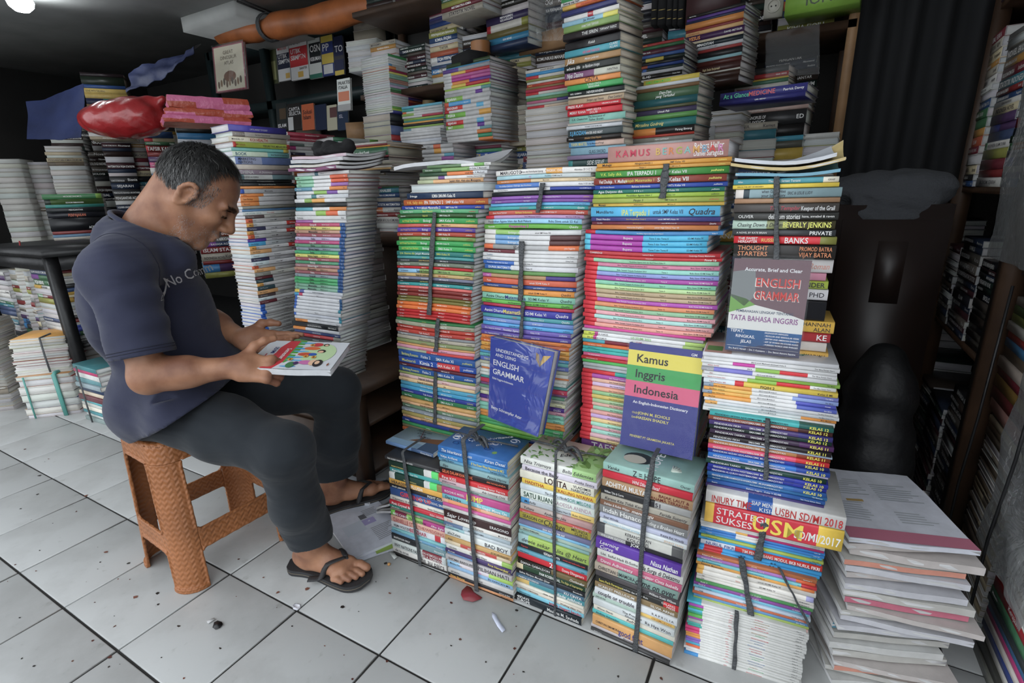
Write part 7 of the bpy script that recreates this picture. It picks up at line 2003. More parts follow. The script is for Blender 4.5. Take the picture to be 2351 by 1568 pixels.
# floor stacks at the left edge
A, B_ = onz(66, 962), onz(188, 948); an = math.degrees(math.atan2((B_-A)[1], (B_-A)[0])); wA = float(np.linalg.norm(B_-A))
zA1, zA2 = zr(A, 868), zr(A, 786)
lw = stack((A[0], A[1]), 0, zA1, an, min(wA, .30), .22, L('7|6a2a28||p\n12|8a6a40||p\n14|2a3a68|;-|p\n14|26262a||p\n14|b8b4a8||p\n12|8a3020||p\n7|a87a48||p')[::-1], 'hardback', 'hardback', 'floor stack with turquoise strap at the rack', page=1, jit=.008)
mg = stack((A[0]-.03, A[1]+.02), zA1, zA2, an+2, min(wA, .29), .21, ['%d|%s||p' % (R_.choice((5, 6, 8)), R_.choice(PAL['white']+PAL['mix'])) for _ in range(13)], 'exercise_book', 'exercise book', 'worn bundle on the strapped floor stack', page=1, jit=.01)
stack((A[0]-.42, A[1]-.16), 0, .50, an, .26, .2, rrows(26, 'old', 6, 14, .9), 'b', 'b', '', stuff=True, page=1)
stack((A[0]-.33, A[1]+.22), 0, .78, an, .34, .22, rrows(36, 'old', 6, 14, .9), 'b', 'b', '', stuff=True, page=1)
A5, B5 = onz(200, 962), onz(268, 985)
l5 = stack((A5[0], A5[1]), 0, zr(A5, 835), math.degrees(math.atan2((B5-A5)[1], (B5-A5)[0])), .24, .17, ['%d|%s||' % (R_.choice((6, 8, 10, 12)), c) for c in '3a7a80 b83a68 c8c8c4 5a8a90 8a9aa0 2a3a58 c8b8a0 6a3a40 4a9aa0 b8b8b0 d8d0c0 3a8088 c0c4c0 7a8a88'.split()], 'exercise_book', 'exercise book', 'dark-corded bundle on the floor behind the stool', page=1, jit=.008)
mat('strap_teal', hx('4a9a90'), .4)
def band(P, label, col='strap_teal', w_=.014, name='strap'):
    b = MB(); P = np.asarray(P, float); b.tube(P, w_/2, 6, flat=(V3(math.sin(rad(an)), -math.cos(rad(an)), 0), .25)); tag(b.build(name, col, smooth=True), label, 'strap'); 
nrm = V3(math.sin(rad(an)), -math.cos(rad(an)), 0)*.008
ax_ = V3(math.cos(rad(an)), math.sin(rad(an)), 0)
q = V3(A[0], A[1], 0)+ax_*.17+nrm; band([q+V3(0, 0, zA1)-nrm*14, q+V3(0, 0, zA1+.004)-nrm*2, q+V3(0, 0, zA1), q+V3(.005, 0, zA1*.5), q+V3(.012, 0, .002)], 'wide turquoise strap round the floor stack by the rack', w_=.022)
q = V3(A[0], A[1], 0)+ax_*.035+nrm; band([q+V3(0, 0, zA1), q+V3(.0, 0, zA1*.5), q+V3(.004, 0, .002)], 'narrow turquoise strap round the floor stack by the rack', w_=.010)
q = V3(A[0]-.03, A[1]+.02, 0)+ax_*.15+nrm*2; band([q+V3(0, 0, zA2+.002)-nrm*12, q+V3(0, 0, zA2+.003), q+V3(.0, 0, (zA1+zA2)/2), q+V3(.01, 0, zA1+.01)], 'dark cord round the worn exercise books on the floor stack', 'raffia', .010, 'cord')
q = V3(A5[0], A5[1], 0)+.07*unitv(B5-A5)+V3(.004, -.012, 0); band([q+V3(0, 0, zr(A5, 835)), q+V3(.0, 0, .12), q+V3(.01, 0, .002)], 'dark cord round the bundle behind the stool', 'raffia', .009, 'cord')
# red cord hank on the rack
mat('red_cord', hx('a82024'), .6, bump=(300, .4)); hk = MB(); hc = V3(RX0+.42, RY0-.025, .80); c0 = CC+ray(62, 640)*3.02; rs = np.random.RandomState(2)
for i in range(16):
    a, ln = rs.uniform(-.5, .5), rs.uniform(.10, .19); pts = [c0+V3(.02*math.sin(a*3)+.04*a*math.sin(u*PI), -.012*rs.uniform(0, 1)-.01*math.sin(u*PI), .08-ln*(1-abs(2*u-1))) +CR*.09*(1-abs(2*u-1))*.55 for u in np.linspace(0, 1, 12)]; hk.tube(pts, .0035, 5)
for k in range(3): hk.tube([c0+CR*.02+V3(.028*math.cos(t), -.02+.018*math.sin(t), .03+.006*k) for t in np.linspace(0, 6.28, 14)], .004, 5)
hk.tube([c0+V3(0, 0, .08), c0+V3(-.01, .01, .14), V3(RX0+.55, RY0-.02, RZ+.003)*.0+c0+V3(-.01, .02, .22)], .004, 5)
tag(hk.build('cord_hank', 'red_cord', smooth=True), 'hank of bright red cord hanging on the black rack', 'cord')
# red plastic bag
def _red(nt, b, tc): b.inputs['Transmission Weight'].default_value = .0; b.inputs['Coat Weight'].default_value = .5
mat('red_plastic', hx('b01c22'), .28, spec=.6, extra=_red, bump=(14, .8)); mat('pink_foil', attr=True, rough=.3, spec=.6, bump=(30, .5))
rb = Sdf(); c = CC+ray(282, 275)*3.0; e1 = CR; e2 = V3(CF[0], CF[1], 0); e2 /= np.linalg.norm(e2)
rb.ell(c, (.235, .15, .105), np.stack([e1, e2, V3(0, 0, 1)]), k=.03); rb.ell(c+e1*.10+V3(0, 0, .02), (.15, .13, .10), np.stack([e1, e2, V3(0, 0, 1)]), k=.05); rb.cap(c+e1*.2, c+e1*.265+V3(0, 0, .0), .05, .018, k=.04); rb.cap(c+e1*.12+V3(0, 0, .06), c+e1*.26+V3(0, 0, .11), .05, .02, k=.04)
rb.fnop(lambda P: .004*wob(P, 34, 6)+.0025*np.sin(60*((P-c)@e1-.8*np.abs(P[:, 2]-c[2]))))
tag(sdf_mesh('plastic_bag', rb, .007, 'red_plastic'), 'full red plastic bag lying on the stacks above the man', 'bag')
# stacks carrying the bag
bk(232, 300, 330, .2, 62, 318, 600, rrows(24, 'dark', 6, 12, .2), d=.2)
# pink parcels
def parcel(cpx, t, w_, d_, h_, c1, c2, yaw, label):
    c = CC+ray(*cpx)*t; b = MB(); rs = np.random.RandomState(int(cpx[1])); nx_, nz = 13, 5; n = 4*nx_
    per = [(-w_/2+w_*i/(nx_-1), -d_/2) for i in range(nx_)]+[(w_/2, -d_/2+d_*i/(nx_-1)) for i in range(1, nx_)]+[(w_/2-w_*i/(nx_-1), d_/2) for i in range(1, nx_)]+[(-w_/2, d_/2-d_*i/(nx_-1)) for i in range(1, nx_-1)]
    G = np.array([[(x*(1-.03*(abs(z-.5)*2)**4)+rs.normal()*.0015, y*(1-.03*(abs(z-.5)*2)**4)+rs.normal()*.0015, z*h_+rs.normal()*.001) for x, y in per] for z in np.linspace(0, 1, nz)]); m_ = len(per)
    cols = [c1 if (j//4+i//2) % 3 else c2 for i in range(nz-1) for j in range(m_)]; b.grid(G, cols, closed_v=True)
    b.add(G[-1], [tuple(range(m_))], c1); b.add(G[0][::-1], [tuple(range(m_))], c2)
    o = b.build('parcel', 'pink_foil', smooth=True, sharp=50); o.matrix_world = TR(c, rad(yaw)); tag(o, label, 'parcel', 'pink and orange parcels above the man'); return o
pk, org_ = hx('d86a98'), hx('b8482a')
parcel((480, 258), 2.62, .36, .24, .055, pk, org_, 62, 'upper glossy pink parcel beside the red bag')
parcel((482, 276), 2.60, .38, .25, .035, org_, pk, 60, 'middle orange and pink parcel beside the red bag')
parcel((475, 290), 2.58, .38, .25, .032, pk, org_, 64, 'lowest pink and orange parcel beside the red bag')
bk(405, 520, 300, .30, 62, 289, 640, L('10|222426|;\n10|2f80b8|;-\n10|c8ccd4|;\n9|2a2622|;-')+rrows(20, 'mix'), d=.22)
# wrapped pile beside the red bag
bk(120, 190, 285, .22, 50, 258, 312, rrows(7, 'old', 6, 8, 1), d=.2, page=2)
bk(115, 190, 320, .22, 50, 312, 345, rrows(4, 'dark', 6, 8, .5), d=.2)
# dark blue sheets hung in the corner
mat('tarp_blue', hx('1f2c58'), .6, noise=(5, .3), bump=(12, .6))
def sheet(corners, label, name='tarp_sheet', m='tarp_blue', amp=.02, n=16, seed=0):
    a, b_, c, d = [np.asarray(q, float) for q in corners]; U = np.linspace(0, 1, n); P = np.array([[(a*(1-u)+b_*u)*(1-v)+(d*(1-u)+c*u)*v for v in U] for u in U])
    nr = unitv(np.cross(b_-a, d-a)); q = np.stack(np.meshgrid(U, U*.3, [0.], indexing='ij'), -1).reshape(-1, 3); P += (amp*wob(q, 14, seed).reshape(n, n))[:, :, None]*nr
    b = MB(); b.grid(P); b.grid((P+nr*.003)[:, ::-1]); return tag(b.build(name, m, smooth=True), label, 'sheet')
sheet([CC+ray(62, 235)*3.6, CC+ray(195, 195)*3.6, CC+ray(190, 318)*3.5, CC+ray(60, 318)*3.5], 'dark blue cloth hanging in the far left corner', seed=4)
sheet([CC+ray(300, 165)*3.5, CC+ray(462, 100)*3.4, CC+ray(440, 128)*3.3, CC+ray(296, 218)*3.4], 'sagging blue tarpaulin under the upper left shelf', seed=5, amp=.03)
# bookcase on the back wall, left half
bc = tag(empty('bookcase', (-3.6, 3.2, 0)), 'dark green bookcase with face-out books on the back wall', 'bookcase')
YS = 3.02
zb_ = ony(700, 212, YS)[2]
for nm, z in (('shelf', zb_-.03), ('shelf', zb_-.52), ('shelf', zb_+.42)): part(nm, [((-4.6, YS, z-.05), (-2.3, YS+.30, z+.01))], 'green_paint', bc)
for x in (-4.6, ony(605, 150, YS)[0], -2.62): part('post', [((x-.03, YS, 0), (x+.03, YS+.05, ZC-.02))], 'green_paint', bc)
part('back_panel', [((-4.6, YS+.30, 0), (-2.3, YS+.32, ZC-.02))], 'darkwall', bc)
def faceout(xl, xr, yt, yb, Y, col, texts, label, page=.015):
    BL = ony(xl, yb, Y); BR = ony(xr, yb, Y); z = BL[2]; BR[2] = z; zt = zat((BL[0], BL[1]), yt); h_ = zt-z; w_ = BR[0]-BL[0]
    def art(a, w, h):
        rect(a, 0, 0, w, h, hx(col, 1.3))
        for kind, *q in texts:
            if kind == 'r': rect(a, q[0]*w, q[1]*h, q[2]*w, q[3]*h, hx(q[4], 1.3), y=-.0008)
            else: wr(a, q[0], q[1]*w, q[2]*h, q[3]*h, hx(q[4], 1.3), w*(1-q[1]), 1, y=-.0016)
    return face_book('display_book', BL, BR, BL+V3(0, .02, h_), page, hx(col), hx(col), label, art, wrap=False)
faceout(610, 640, 110, 196, YS+.05, '4a5030', [('r', .1, .1, .9, .6, '8a8a58')], 'display book with leafy olive cover on the back bookcase')
faceout(641, 669, 95, 188, YS+.05, 'c8c8c8', [('r', 0, .3, 1, .68, '20243a'), ('t', 'GRAND', .08, .86, .07, 'c04048'), ('t', 'MASTER', .08, .77, .07, 'c04048'), ('t', 'UTBK', .08, .56, .1, 'ddd'), ('t', 'SBMPTN', .08, .43, .1, 'ddd'), ('r', .6, .05, .95, .18, 'c8a040')], 'white and navy exam book, first of the row on the back bookcase')
faceout(670, 711, 84, 186, YS+.04, 'c8c8c8', [('r', 0, .30, 1, .74, 'b82a30'), ('t', 'GRAND', .06, .90, .08, '333'), ('t', 'MASTER', .06, .80, .07, '333'), ('t', 'UTBK', .06, .60, .1, 'eee'), ('t', 'SBMPTN', .06, .46, .1, 'eee'), ('r', .4, .05, .7, .18, 'c8a040'), ('t', 'SAINTEK', .5, .22, .05, '333')], 'white and red exam book on the back bookcase')
faceout(712, 741, 80, 182, YS+.05, 'b8bcb8', [('r', .1, .34, 1, .8, '23262a'), ('t', 'OSN', .16, .60, .15, 'ddd'), ('t', 'KEBUMIAN', .16, .40, .09, 'ddd'), ('r', 0, 0, 1, .1, '2a6a58')], 'grey and black exam book on the back bookcase')
faceout(742, 769, 82, 176, YS+.05, '2c3a70', [('r', 0, .83, 1, 1, 'c8b030'), ('t', 'PP', .08, .62, .17, 'eee'), ('r', 0, .3, 1, .55, 'b8a030'), ('r', .1, .05, .9, .28, 'b8b8b8')], 'navy and yellow exam book on the back bookcase')
faceout(770, 791, 84, 174, YS+.05, '252a48', [('t', 'TO', .1, .6, .16, 'eee'), ('r', 0, .4, 1, .5, '3a3a40'), ('r', 0, .0, 1, .12, 'b8a030')], 'narrow navy exam book at the end of the back bookcase row')
for i, (xl, xr, col, tx, lb_) in enumerate(((637, 662, '1f2424', [('t', 'ISLAM', .1, .1, .13, 'ccc'), ('r', .3, .4, .9, .8, '4a3a28')], 'dark book lettered ISLAM on the lower back shelf'), (663, 693, '24201f', [('t', 'CAPITA', .1, .72, .13, 'ccc'), ('t', 'SELECTA', .1, .56, .13, 'ccc'), ('r', 0, 0, .4, .5, 'b8b8b8')], 'black book with white capitals on the lower back shelf'), (695, 723, 'b8592f', [('t', 'Solusi', .1, .62, .16, '2a2024'), ('t', 'Islam', .1, .42, .16, '2a2024')], 'orange book on the lower back shelf'), (725, 751, '1c2740', [], 'plain dark blue book on the lower back shelf'), (752, 775, 'a8a48c', [('r', .3, .5, 1, .9, '5a3a3a')], 'beige book on the lower back shelf'), (776, 800, '1f2f48', [('t', 'ISL', .15, .5, .14, 'aab')], 'navy book at the end of the lower back shelf'))):
    faceout(xl, xr, 238+i, 300, YS-.02, col, tx, lb_)
faceout(776, 806, 182, 256, 2.55, 'b8bcb8', [('t', 'PRAKTIS', .1, .82, .1, '333'), ('t', 'ITALIA', .1, .68, .1, '333'), ('r', .08, .3, .92, .6, 'b86a4a'), ('r', 0, 0, 1, .2, '8a8a8a')], 'pale grey language book hanging beside the white corner stack')
def art_dino(a, w, h):
    rect(a, 0, 0, w, h, hx('8a3a48', 1.2)); rect(a, .04*w, .03*h, .96*w, .97*h, hx('c8c0a8', 1.2), y=-.0008)
    for s, z in (('GREAT', .80), ('DINOSAUR', .69), ('ATLAS', .575)): wr(a, s, .5*w, z*h, .075*h, hx('6a5a40'), .82*w, 0, 'c', y=-.0016)
    poly(a, blob(.5*w, .32*h, .2*w, .12*h), hx('7a4a28'), y=-.0012)
    for i in range(9): poly(a, blob((.12+.09*i)*w, (.16+.03*(i % 3))*h, .035*w, .08*h), hx(['6a5038', '8a6a48', '5a4a38'][i % 3]), y=-.0014)
BLd = CC+ray(497, 214)*3.75; BRd = CC+ray(567, 205)*3.62; BRd[2] = BLd[2]; TLd = np.array([BLd[0], BLd[1]+.03, zat((BLd[0], BLd[1]), 107)])
face_book('atlas', BLd, BRd, TLd, .02, hx('8a3a48'), hx('8a3a48'), 'large cream and maroon atlas hanging in plastic at the upper left', art_dino, seed=7)
# rolled orange tarpaulin under the ceiling
mat('tarp_orange', hx('a85a1c'), .5, noise=(6, .35), bump=(16, .5)); tb = MB(); p0, p1 = CC+ray(512, 80)*3.75, CC+ray(960, -12)*2.75
tt = np.linspace(0, 1, 24); tb.tube([p0+(p1-p0)*t+V3(0, 0, -.02*math.sin(t*PI)+.006*math.sin(t*19)) for t in tt], [.078+.006*math.sin(t*23)-(.018 if abs(t-.3) < .04 else 0) for t in tt], 18)
tro_ = tb.build('tarp_roll', 'tarp_orange', smooth=True); tag(tro_, 'rolled orange tarpaulin hung below the ceiling', 'tarp roll')
tb = MB(); c = p0+(p1-p0)*.3
for k in range(3): tb.tube([c+V3(.085*math.cos(a)*.3+(k-1)*.012, .085*math.cos(a)*.9, .085*math.sin(a)-.012) for a in np.linspace(0, 2*PI, 18)], .006, 5)
tb.build('cord', 'raffia', tro_, smooth=True)
# ceiling lamp and beams
mat('lamp_glass', (1, 1, 1), .3)
ln_ = MATS['lamp_glass'].node_tree.nodes['Principled BSDF']; ln_.inputs['Emission Color'].default_value = (.92, .97, 1, 1); ln_.inputs['Emission Strength'].default_value = 45
lp = onz(46, 4, ZC-.05); lr = tag(empty('ceiling_lamp', (lp[0], lp[1], ZC)), 'round white lamp glowing on the ceiling at the upper left', 'lamp')
b = MB(); b.lathe([(.0, -.105), (.035, -.1), (.06, -.075), (.066, -.05), (.058, -.025), (.04, -.012)], 20); b.build('globe', 'lamp_glass', lr, smooth=True)
b = MB(); b.lathe([(.04, -.014), (.05, -.006), (.05, 0.)], 16); b.build('fitting', 'plaster', lr)
q0 = onz(470, -20, ZC); slab('beam', (-3.95, 2.45, ZC-.09), (-3.35, 3.5, ZC), 'ceiling')
for i, x in enumerate((-3.32, -3.28)):
    b = MB(); b.tube([(x, 2.45, ZC-.01), (x+.01, 2.7, ZC-.03), (x-.01, 2.9, ZC-.02)], .006, 6); tag(b.build('cable', 'black_iron'), ('upper' if i else 'lower')+' grey cable running along the ceiling beam', 'cable')

# ------------------------------------------------------------------ small things on the back stacks
mat('jar_white', hx('d4d4d2'), .3, spec=.5); mat('jar_red', hx('b8202c'), .35); mat('lilac_plastic', hx('8a86b4'), .35, bump=(30, .4)); mat('tape_gold', hx('a8905a'), .35); mat('tape_brown', hx('a0662f'), .4, bump=(3, .1))
j = CC+ray(961, 290)*2.80; zj = zat((j[0], j[1]), 308); jr = tag(empty('jar', (j[0], j[1], zj)), 'white plastic jar with red lid on the back stacks', 'jar')
b = MB(); b.lathe([(0, 0), (.036, 0), (.038, .004), (.038, .058), (.033, .066), (.03, .068)], 24); b.build('body', 'jar_white', jr, smooth=True, sharp=40)
b = MB(); b.lathe([(.032, .066), (.034, .067), (.034, .086), (.031, .089), (0, .09)], 24); b.build('lid', 'jar_red', jr, smooth=True, sharp=40)
b = MB(); b.lathe([(.0384, .012), (.0384, .022)], 24); b.build('label_band', 'jar_red', jr, smooth=True)
c = CC+ray(1012, 292)*2.78; pcs = Sdf(); pcs.box(c, (.085, .035, .028), np.stack([CR, e2, V3(0, 0, 1)]), rr=.018, k=.01); pcs.fnop(lambda P: .003*wob(P, 60, 4)); po = sdf_mesh('pencil_case', pcs, .005, 'lilac_plastic'); tag(po, 'lilac zip pencil case on the back stacks', 'pencil case')
b = MB(); b.tube([c+V3(0, 0, .02), c+CR*.05+V3(0, 0, .075)], .005, 6); tag(b.build('marker', 'black_iron'), 'black marker standing out of the pencil case', 'marker')
def ring(c, ro, ri, h_, m, label, axis='z'):
    b = MB(); b.lathe([(ri, 0), (ro, 0), (ro, h_), (ri, h_), (ri, 0)], 28); o = b.build('tape_roll', m, smooth=True, sharp=40); o.matrix_world = TR(c); tag(o, label, 'tape')
ring(CC+ray(983, 246)*2.85, .045, .030, .03, 'tape_gold', 'clear gold roll of tape behind the white jar')
ring(CC+ray(1104, 124)*2.35, .045, .036, .048, 'tape_brown', 'brown roll of packing tape on the back stacks')
b = MB(); c = CC+ray(1078, 142)*2.3; b.box((-.075, -.05, -.02), (.075, .05, .03)); bo = b.build('black_box', 'black_cloth'); bo.matrix_world = TR(c, rad(-25)); tag(bo, 'black box under the brown tape roll', 'box')
for i in range(7):
    c = CC+ray(1120, 172)*2.30; magazine(TR(c+V3(-.12, -.02, -.01+.009*i), rad(-14+3*i)), .28-.008*i, .2, .006, hx(['a8a8a2', 'b4b4ae', '9a9a96'][i % 3]), -.035-.002*i, .0, 'folded newspaper, %s of the pile on the back stacks' % ('topmost', 'second from top', 'third from top', 'fourth from top', 'fifth from top', 'sixth from top', 'bottom')[6-i], 'folded newspapers on the back stacks', name='newspaper', cat='newspaper')
c = CC+ray(1052, 344)*2.42; b = MB(); b.box((0, 0, 0), (.27, .21, .022)); o = b.build('slab_box', 'jar_white'); o.matrix_world = TR(c, rad(1)); tag(o, 'flat white box lying across the back stacks', 'box')
b = MB(); A2 = ony(1192, 128, 2.35); b.box((0, 0, 0), (.34, .05, .075)); o = b.build('wooden_board', 'wood_pale'); o.matrix_world = TR((A2[0], A2[1], A2[2]), rad(-8)); tag(o, 'bare wooden board under the wrapped books at the back', 'board')
b = MB(); c = ony(797, 322, 2.45); b.box((0, 0, 0), (.13, .03, .10)); o = b.build('wooden_block', 'wood_pale'); o.matrix_world = TR(c, rad(20)); tag(o, 'brown wooden block beside the white corner stack', 'block')
# gold-lined black volumes standing on the upper shelf
mat('gilt', hx('b8a058'), .3, metal=.6)
YV = 2.30
for i, (xl, xr) in enumerate(((1494, 1507), (1509, 1527), (1529, 1541), (1543, 1553), (1555, 1567), (1680, 1690), (1692, 1712))):
    BL = ony(xl, 58 if i < 5 else 26, YV); BR = ony(xr, 58 if i < 5 else 26, YV); wv = BR[0]-BL[0]; b = MB(); b.box((0, 0, 0), (wv, .15, .24)); o = b.build('leather_volume', 'black_cloth'); o.location = BL
    g_ = MB()
    for z in (.02, .05, .09, .15): g_.box((wv*.1, -.001, z), (wv*.9, 0, z+.003))
    g_.box((wv*.3, -.001, .11), (wv*.7, 0, .135)); g_.build('gilding', 'gilt', o)
    tag(o, 'gilt black volume, %s on the upper shelf' % ('first of the five standing', 'second of the five standing', 'third of the five standing', 'fourth of the five standing', 'last of the five standing', 'narrow one right of the wine-red box', 'wide one right of the wine-red box')[i], 'volume', 'gilt black volumes on the upper shelf')
BL = ony(1573, 60, 2.28); b = MB(); b.box((0, 0, 0), (.19, .12, .16)); o = b.build('file_box', 'darkwine' if 'darkwine' in MATS else mat('darkwine', hx('3a1a1c'), .5)); o.location = BL; tag(o, 'wine-red box on the upper shelf behind the novels', 'box')
BL = ony(1800, 38, 2.2); b = MB(); b.box((0, 0, 0), (.215, .14, .075), hx('7aa828')); fit_text(b, 'IONE', (.06, -.001, .02), (1, 0, 0), (0, 0, 1), .12, .03, hx('2a3a1a'), 0); o = b.build('green_box', 'cover'); o.matrix_world = TR(BL, rad(-6)); tag(o, 'bright green wrapped paper box on the upper right shelf', 'box')
mat('socket_white', hx('a8a498'), .5); c = ony(1776, 14, 2.24); o = empty('power_socket', c); tag(o, 'white power socket above the upper right shelf', 'socket')
b = MB(); b.box((-.03, 0, -.035), (.03, .03, .035)); b.build('plate', 'socket_white', o); b = MB(); b.lathe([(.022, 0), (.022, .004), (.018, .004), (.018, 0)], 16); q = b.build('socket_ring', 'socket_white', o); q.rotation_euler = (PI/2, 0, 0); q.location = (0, -.0005, 0)
for sx_ in (-.007, .007): b = MB(); b.lathe([(0, .001), (.0025, .001), (.0025, 0)], 8); q = b.build('socket_hole', 'black_iron', o); q.rotation_euler = (PI/2, 0, 0); q.location = (sx_, -.001, .0)
# shelving behind the middle and right stacks
bs = tag(empty('wall_bookcase', (-1., 2.55, 0)), 'dark wooden bookcase behind the middle and right book stacks', 'bookcase')
for z in (1.62, 2.02): part('shelf', [((-2.2, 2.30, z-.025), (.10, 2.70, z))], 'wood', bs)
for x in (-2.2, -1.1, .07): part('post', [((x, 2.66, .9), (x+.04, 2.70, ZC-.02))], 'wood', bs)
part('side_post', [((.075, 2.30, .9), (.105, 2.34, ZC-.02))], 'wood_pale', bs); part('back_panel', [((-2.2, 2.70, .0), (.11, 2.72, ZC-.02))], 'darkwall', bs)
for k in range(11): ss((-2.15+.2*k, 2.36), 1.62, 1.62+R_.uniform(.2, .36), R_.uniform(-5, 5), .18, .2, rrows(12, 'dark' if k % 2 else 'mix', 8, 16, .2))
for k in range(11): ss((-2.15+.2*k, 2.36), 2.02, 2.02+R_.uniform(.15, .27), R_.uniform(-5, 5), .18, .2, rrows(9, 'dark', 8, 16, .2))
for k in range(12): ss((-2.18+.19*k, 2.0+.1*(k % 3)), .90, 1.25+R_.uniform(-.05, .12), R_.uniform(-6, 6), .18, .2, rrows(14, 'mix', 8, 16, .5))
# ------------------------------------------------------------------ right: worn magazines, dark aisle, wrapped books
rs = np.random.RandomState(21); zc_ = 0.; PX, PY = .178, 1.115
nm_ = 21
for i in range(nm_):
    t = rs.uniform(.011, .019); last = i == nm_-1
    c = hx(['c0c0bd', 'bcbcc2', 'b4b2ac', 'c4c2bc', 'b8b0ac'][rs.randint(5)], 1.1)
    kw = {}
    if last: c = hx('c4c6d0', 1.1); kw = dict(lines=[('r', 0, 0, 1, .13, hx('b86a80')), ('t', .08, .25, .42, .5, (.38, .40, .42)), ('t', .55, .25, .9, .4, (.38, .40, .42)), ('t', .08, .6, .45, .85, (.38, .40, .42)), ('t', .52, .55, .92, .8, (.38, .40, .42)), ('r', .2, .5, .35, .53, hx('b09050')), ('r', .5, .22, .503, .95, (.45, .45, .5))])
    elif i % 5 == 2: kw = dict(spine=hx(['c86a80', '4a8aa0', 'd8907a'][i % 3]))
    lab = 'worn white workbook, %s of the floor pile by the aisle' % ordinal(nm_-i)
    if last: lab = 'white workbook open at a pink-edged page topping the aisle pile'
    magazine(TR((PX+rs.uniform(-.012, .012), PY+rs.uniform(-.012, .012)+.012*(i/nm_), zc_+.001), rad(rs.uniform(4, 24) if not last else 16)), .225+rs.uniform(-.01, .012), .29, t, c, rs.uniform(-.001, .003), rs.uniform(-.004, .002), lab, 'worn workbooks piled by the aisle', corner=rs.uniform(-.012, .01), page=tuple(np.array((.66, .66, .66))*rs.uniform(.85, 1.08)), name='magazine', cat='schoolbook', **kw)
    zc_ += t+.0035
# shelving along the right side, spines towards the aisle
WX = .49
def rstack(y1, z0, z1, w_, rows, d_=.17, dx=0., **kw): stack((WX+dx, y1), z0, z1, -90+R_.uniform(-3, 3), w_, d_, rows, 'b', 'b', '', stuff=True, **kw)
sf = tag(empty('side_shelving', (.75, 2.2, 0)), 'dark wooden shelving along the aisle at the right edge', 'shelving')
for y in (2.38, 1.72, 3.2): part('post', [((WX-.02, y, 0), (WX+.03, y+.05, ZC-.02))], 'wood', sf)
for z in (.60, 1.06, 1.62): part('shelf', [((WX, 1.74, z-.02), (WX+.3, 3.2, z))], 'wood', sf)
part('back_panel', [((WX+.31, 1.1, 0), (WX+.33, 3.2, ZC-.02))], 'darkwall', sf)
for k in range(6):
    y = 1.98+.23*k
    rstack(y, .60, .60+R_.uniform(.2, .4), .21, rrows(13, 'dark', 8, 16, .1)); rstack(y, 1.06, 1.06+R_.uniform(.3, .5), .21, rrows(18, 'mix', 8, 16, .05)); rstack(y, 1.62, 1.62+R_.uniform(.3, .6), .21, rrows(20, 'mix', 8, 16, .05)); rstack(y, .0, R_.uniform(.35, .56), .21, rrows(18, 'dark', 8, 16, .1))
# near columns
rstack(1.36, 0, .22, .24, L('14|b82a34|;Kerajaan;\n12|4a8a60|-Manusia;\n9|30383a|\n10|3a70a0|\n8|c83a80|;-\n9|d8d0c8|\n10|3a4a8a|\n10|c8c4bc|\n16|4a4a44|\n14|8a8a80|'), dx=-.005)
rstack(1.40, .22, .62, .24, rrows(20, 'old', 8, 16, .5), dx=.005)
rstack(1.70, 0, .50, .26, rrows(30, 'old', 8, 14, .4), dx=.02)
rstack(1.70, .50, .80, .25, L('9|c8c4bc|\n9|5a8a48|\n9|8a9a40|\n10|c8c4bc|\n9|b83a34|\n9|3a80b0|\n12|6a5a48|\n12|b8a89a|\n10|7a2a34|\n14|8a6a2a|\n14|6a2a2a|\n14|a87a70|'), dx=.01)
rstack(1.42, .62, .86, .24, rrows(12, 'old', 8, 16, .4), dx=.015)
rstack(1.66, .86, 1.60, .26, L('16|c0bcb4|-Pearson International Edition;\n16|2a3048|\n18|b8a898|;-Pearson International;\n20|b8b8b4|;-\n20|c4c4c0|-Pearson International Edition;\n14|2a5a40:.5,22282a|\n12|7a3038|-\n16|22283a|\n22|b8b0a0|-\n18|22242c|\n8|b8b0a4|\n24|a8988a|\n20|3a3038|\n18|8a8a88|'), dx=.0)
rstack(1.40, .86, 1.70, .24, rrows(30, 'dark', 10, 18, .1), dx=.03)
# dusty plastic over them
def film(y0, y1, z0, z1, label, x=WX-.012, seed=0):
    n = (16, 26); U = np.linspace(y0, y1, n[0]); Z = np.linspace(z0, z1, n[1]); P = np.zeros((*n, 3)); P[:, :, 1] = U[:, None]; P[:, :, 2] = Z[None]; q = P.reshape(-1, 3)
    P[:, :, 0] = x-.012-(.010*wob(q, 16, seed)+.006*np.abs(wob(q, 60, seed+1))).reshape(n); b = MB(); b.grid(P); tag(b.build('plastic_film', 'dusty_wrap', smooth=True), label, 'plastic film')
film(1.42, 1.86, .88, 1.62, 'crinkled dusty plastic film over the upper books at the right edge', seed=3)
film(1.12, 1.44, .26, .86, 'crinkled dusty plastic film over the lower books at the right edge', seed=8)
for i, (y, z0, z1) in enumerate(((1.34, .0, .86), (1.60, .0, .84))):
    b = MB(); b.tube([(WX-.03, y, z1), (WX-.035, y-.01, (z0+z1)*.6), (WX-.03, y+.03, z0+.3), (WX-.03, y+.02, z0+.02)], .0032, 6); tag(b.build('cord', 'black_iron', smooth=True), 'black cord down the %s column of books at the right edge' % ('wrapped nearer' if i == 0 else 'inner'), 'cord')
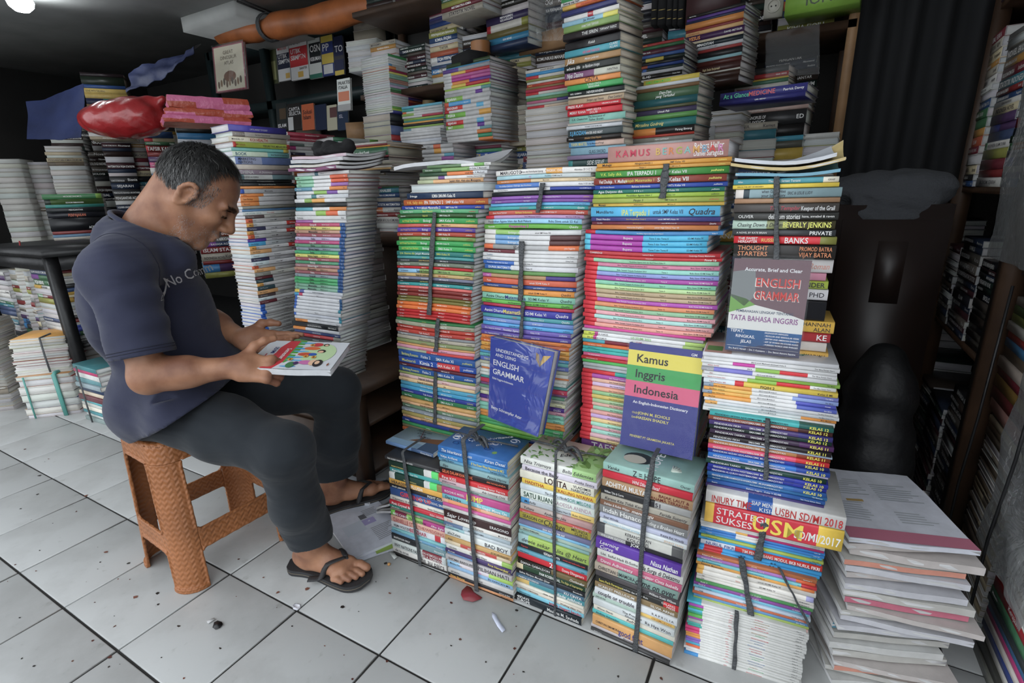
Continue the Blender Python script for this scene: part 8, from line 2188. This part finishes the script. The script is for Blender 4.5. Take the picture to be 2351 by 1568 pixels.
# dark aisle: cabinet, jacket, sack, curtain
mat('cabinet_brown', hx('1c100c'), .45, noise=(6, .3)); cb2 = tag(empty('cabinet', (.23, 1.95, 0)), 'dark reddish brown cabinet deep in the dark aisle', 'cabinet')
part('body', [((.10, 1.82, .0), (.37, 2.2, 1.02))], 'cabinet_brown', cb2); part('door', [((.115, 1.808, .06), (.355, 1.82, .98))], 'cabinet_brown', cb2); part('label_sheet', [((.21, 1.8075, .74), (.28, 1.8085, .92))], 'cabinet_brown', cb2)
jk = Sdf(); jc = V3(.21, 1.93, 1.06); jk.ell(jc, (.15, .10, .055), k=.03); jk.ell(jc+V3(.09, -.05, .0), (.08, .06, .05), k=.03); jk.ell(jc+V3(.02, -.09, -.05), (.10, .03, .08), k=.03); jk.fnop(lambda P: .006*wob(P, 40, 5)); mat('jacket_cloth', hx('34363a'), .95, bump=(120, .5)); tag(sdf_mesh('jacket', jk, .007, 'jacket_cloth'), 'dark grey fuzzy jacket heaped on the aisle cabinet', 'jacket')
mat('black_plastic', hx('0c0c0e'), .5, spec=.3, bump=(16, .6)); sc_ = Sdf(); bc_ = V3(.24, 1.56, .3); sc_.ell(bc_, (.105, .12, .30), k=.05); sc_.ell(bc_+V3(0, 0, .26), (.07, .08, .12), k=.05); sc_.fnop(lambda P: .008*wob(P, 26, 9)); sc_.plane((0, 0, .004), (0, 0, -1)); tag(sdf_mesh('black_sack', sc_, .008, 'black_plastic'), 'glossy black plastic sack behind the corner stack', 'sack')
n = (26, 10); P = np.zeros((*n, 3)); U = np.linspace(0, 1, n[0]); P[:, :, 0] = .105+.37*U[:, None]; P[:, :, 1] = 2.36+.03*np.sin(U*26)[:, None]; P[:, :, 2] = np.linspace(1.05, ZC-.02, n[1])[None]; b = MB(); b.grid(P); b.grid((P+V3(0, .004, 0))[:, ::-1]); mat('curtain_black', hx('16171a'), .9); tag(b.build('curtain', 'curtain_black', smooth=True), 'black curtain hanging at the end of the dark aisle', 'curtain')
# clear film on some back stacks
def film2(c0, c1, c2, c3, label, seed): 
    n = 14; U = np.linspace(0, 1, n); a, b_, c, d = c0, c1, c2, c3; P = np.array([[(a*(1-u)+b_*u)*(1-v)+(d*(1-u)+c*u)*v for v in U] for u in U]); nr = unitv(np.cross(b_-a, d-a)); nr = nr if nr[1] < 0 else -nr
    q = P.reshape(-1, 3); P += ((.003*np.abs(wob(q, 70, seed))+.003).reshape(n, n))[:, :, None]*nr; m = MB(); m.grid(P); tag(m.build('plastic_film', 'clear_wrap', smooth=True), label, 'plastic film')
film2(ony(1204, 0, 2.27), ony(1302, -5, 2.22), ony(1302, 92, 2.22), ony(1204, 98, 2.27), 'clear film over the dark books above the wooden board', 2)
film2(ony(1758, 78, 2.22), ony(1882, 55, 2.2), ony(1882, 170, 2.2), ony(1758, 180, 2.22), 'clear film over the dark books at the upper right shelf', 4)
# ------------------------------------------------------------------ the rest of the books, too many and too far to count
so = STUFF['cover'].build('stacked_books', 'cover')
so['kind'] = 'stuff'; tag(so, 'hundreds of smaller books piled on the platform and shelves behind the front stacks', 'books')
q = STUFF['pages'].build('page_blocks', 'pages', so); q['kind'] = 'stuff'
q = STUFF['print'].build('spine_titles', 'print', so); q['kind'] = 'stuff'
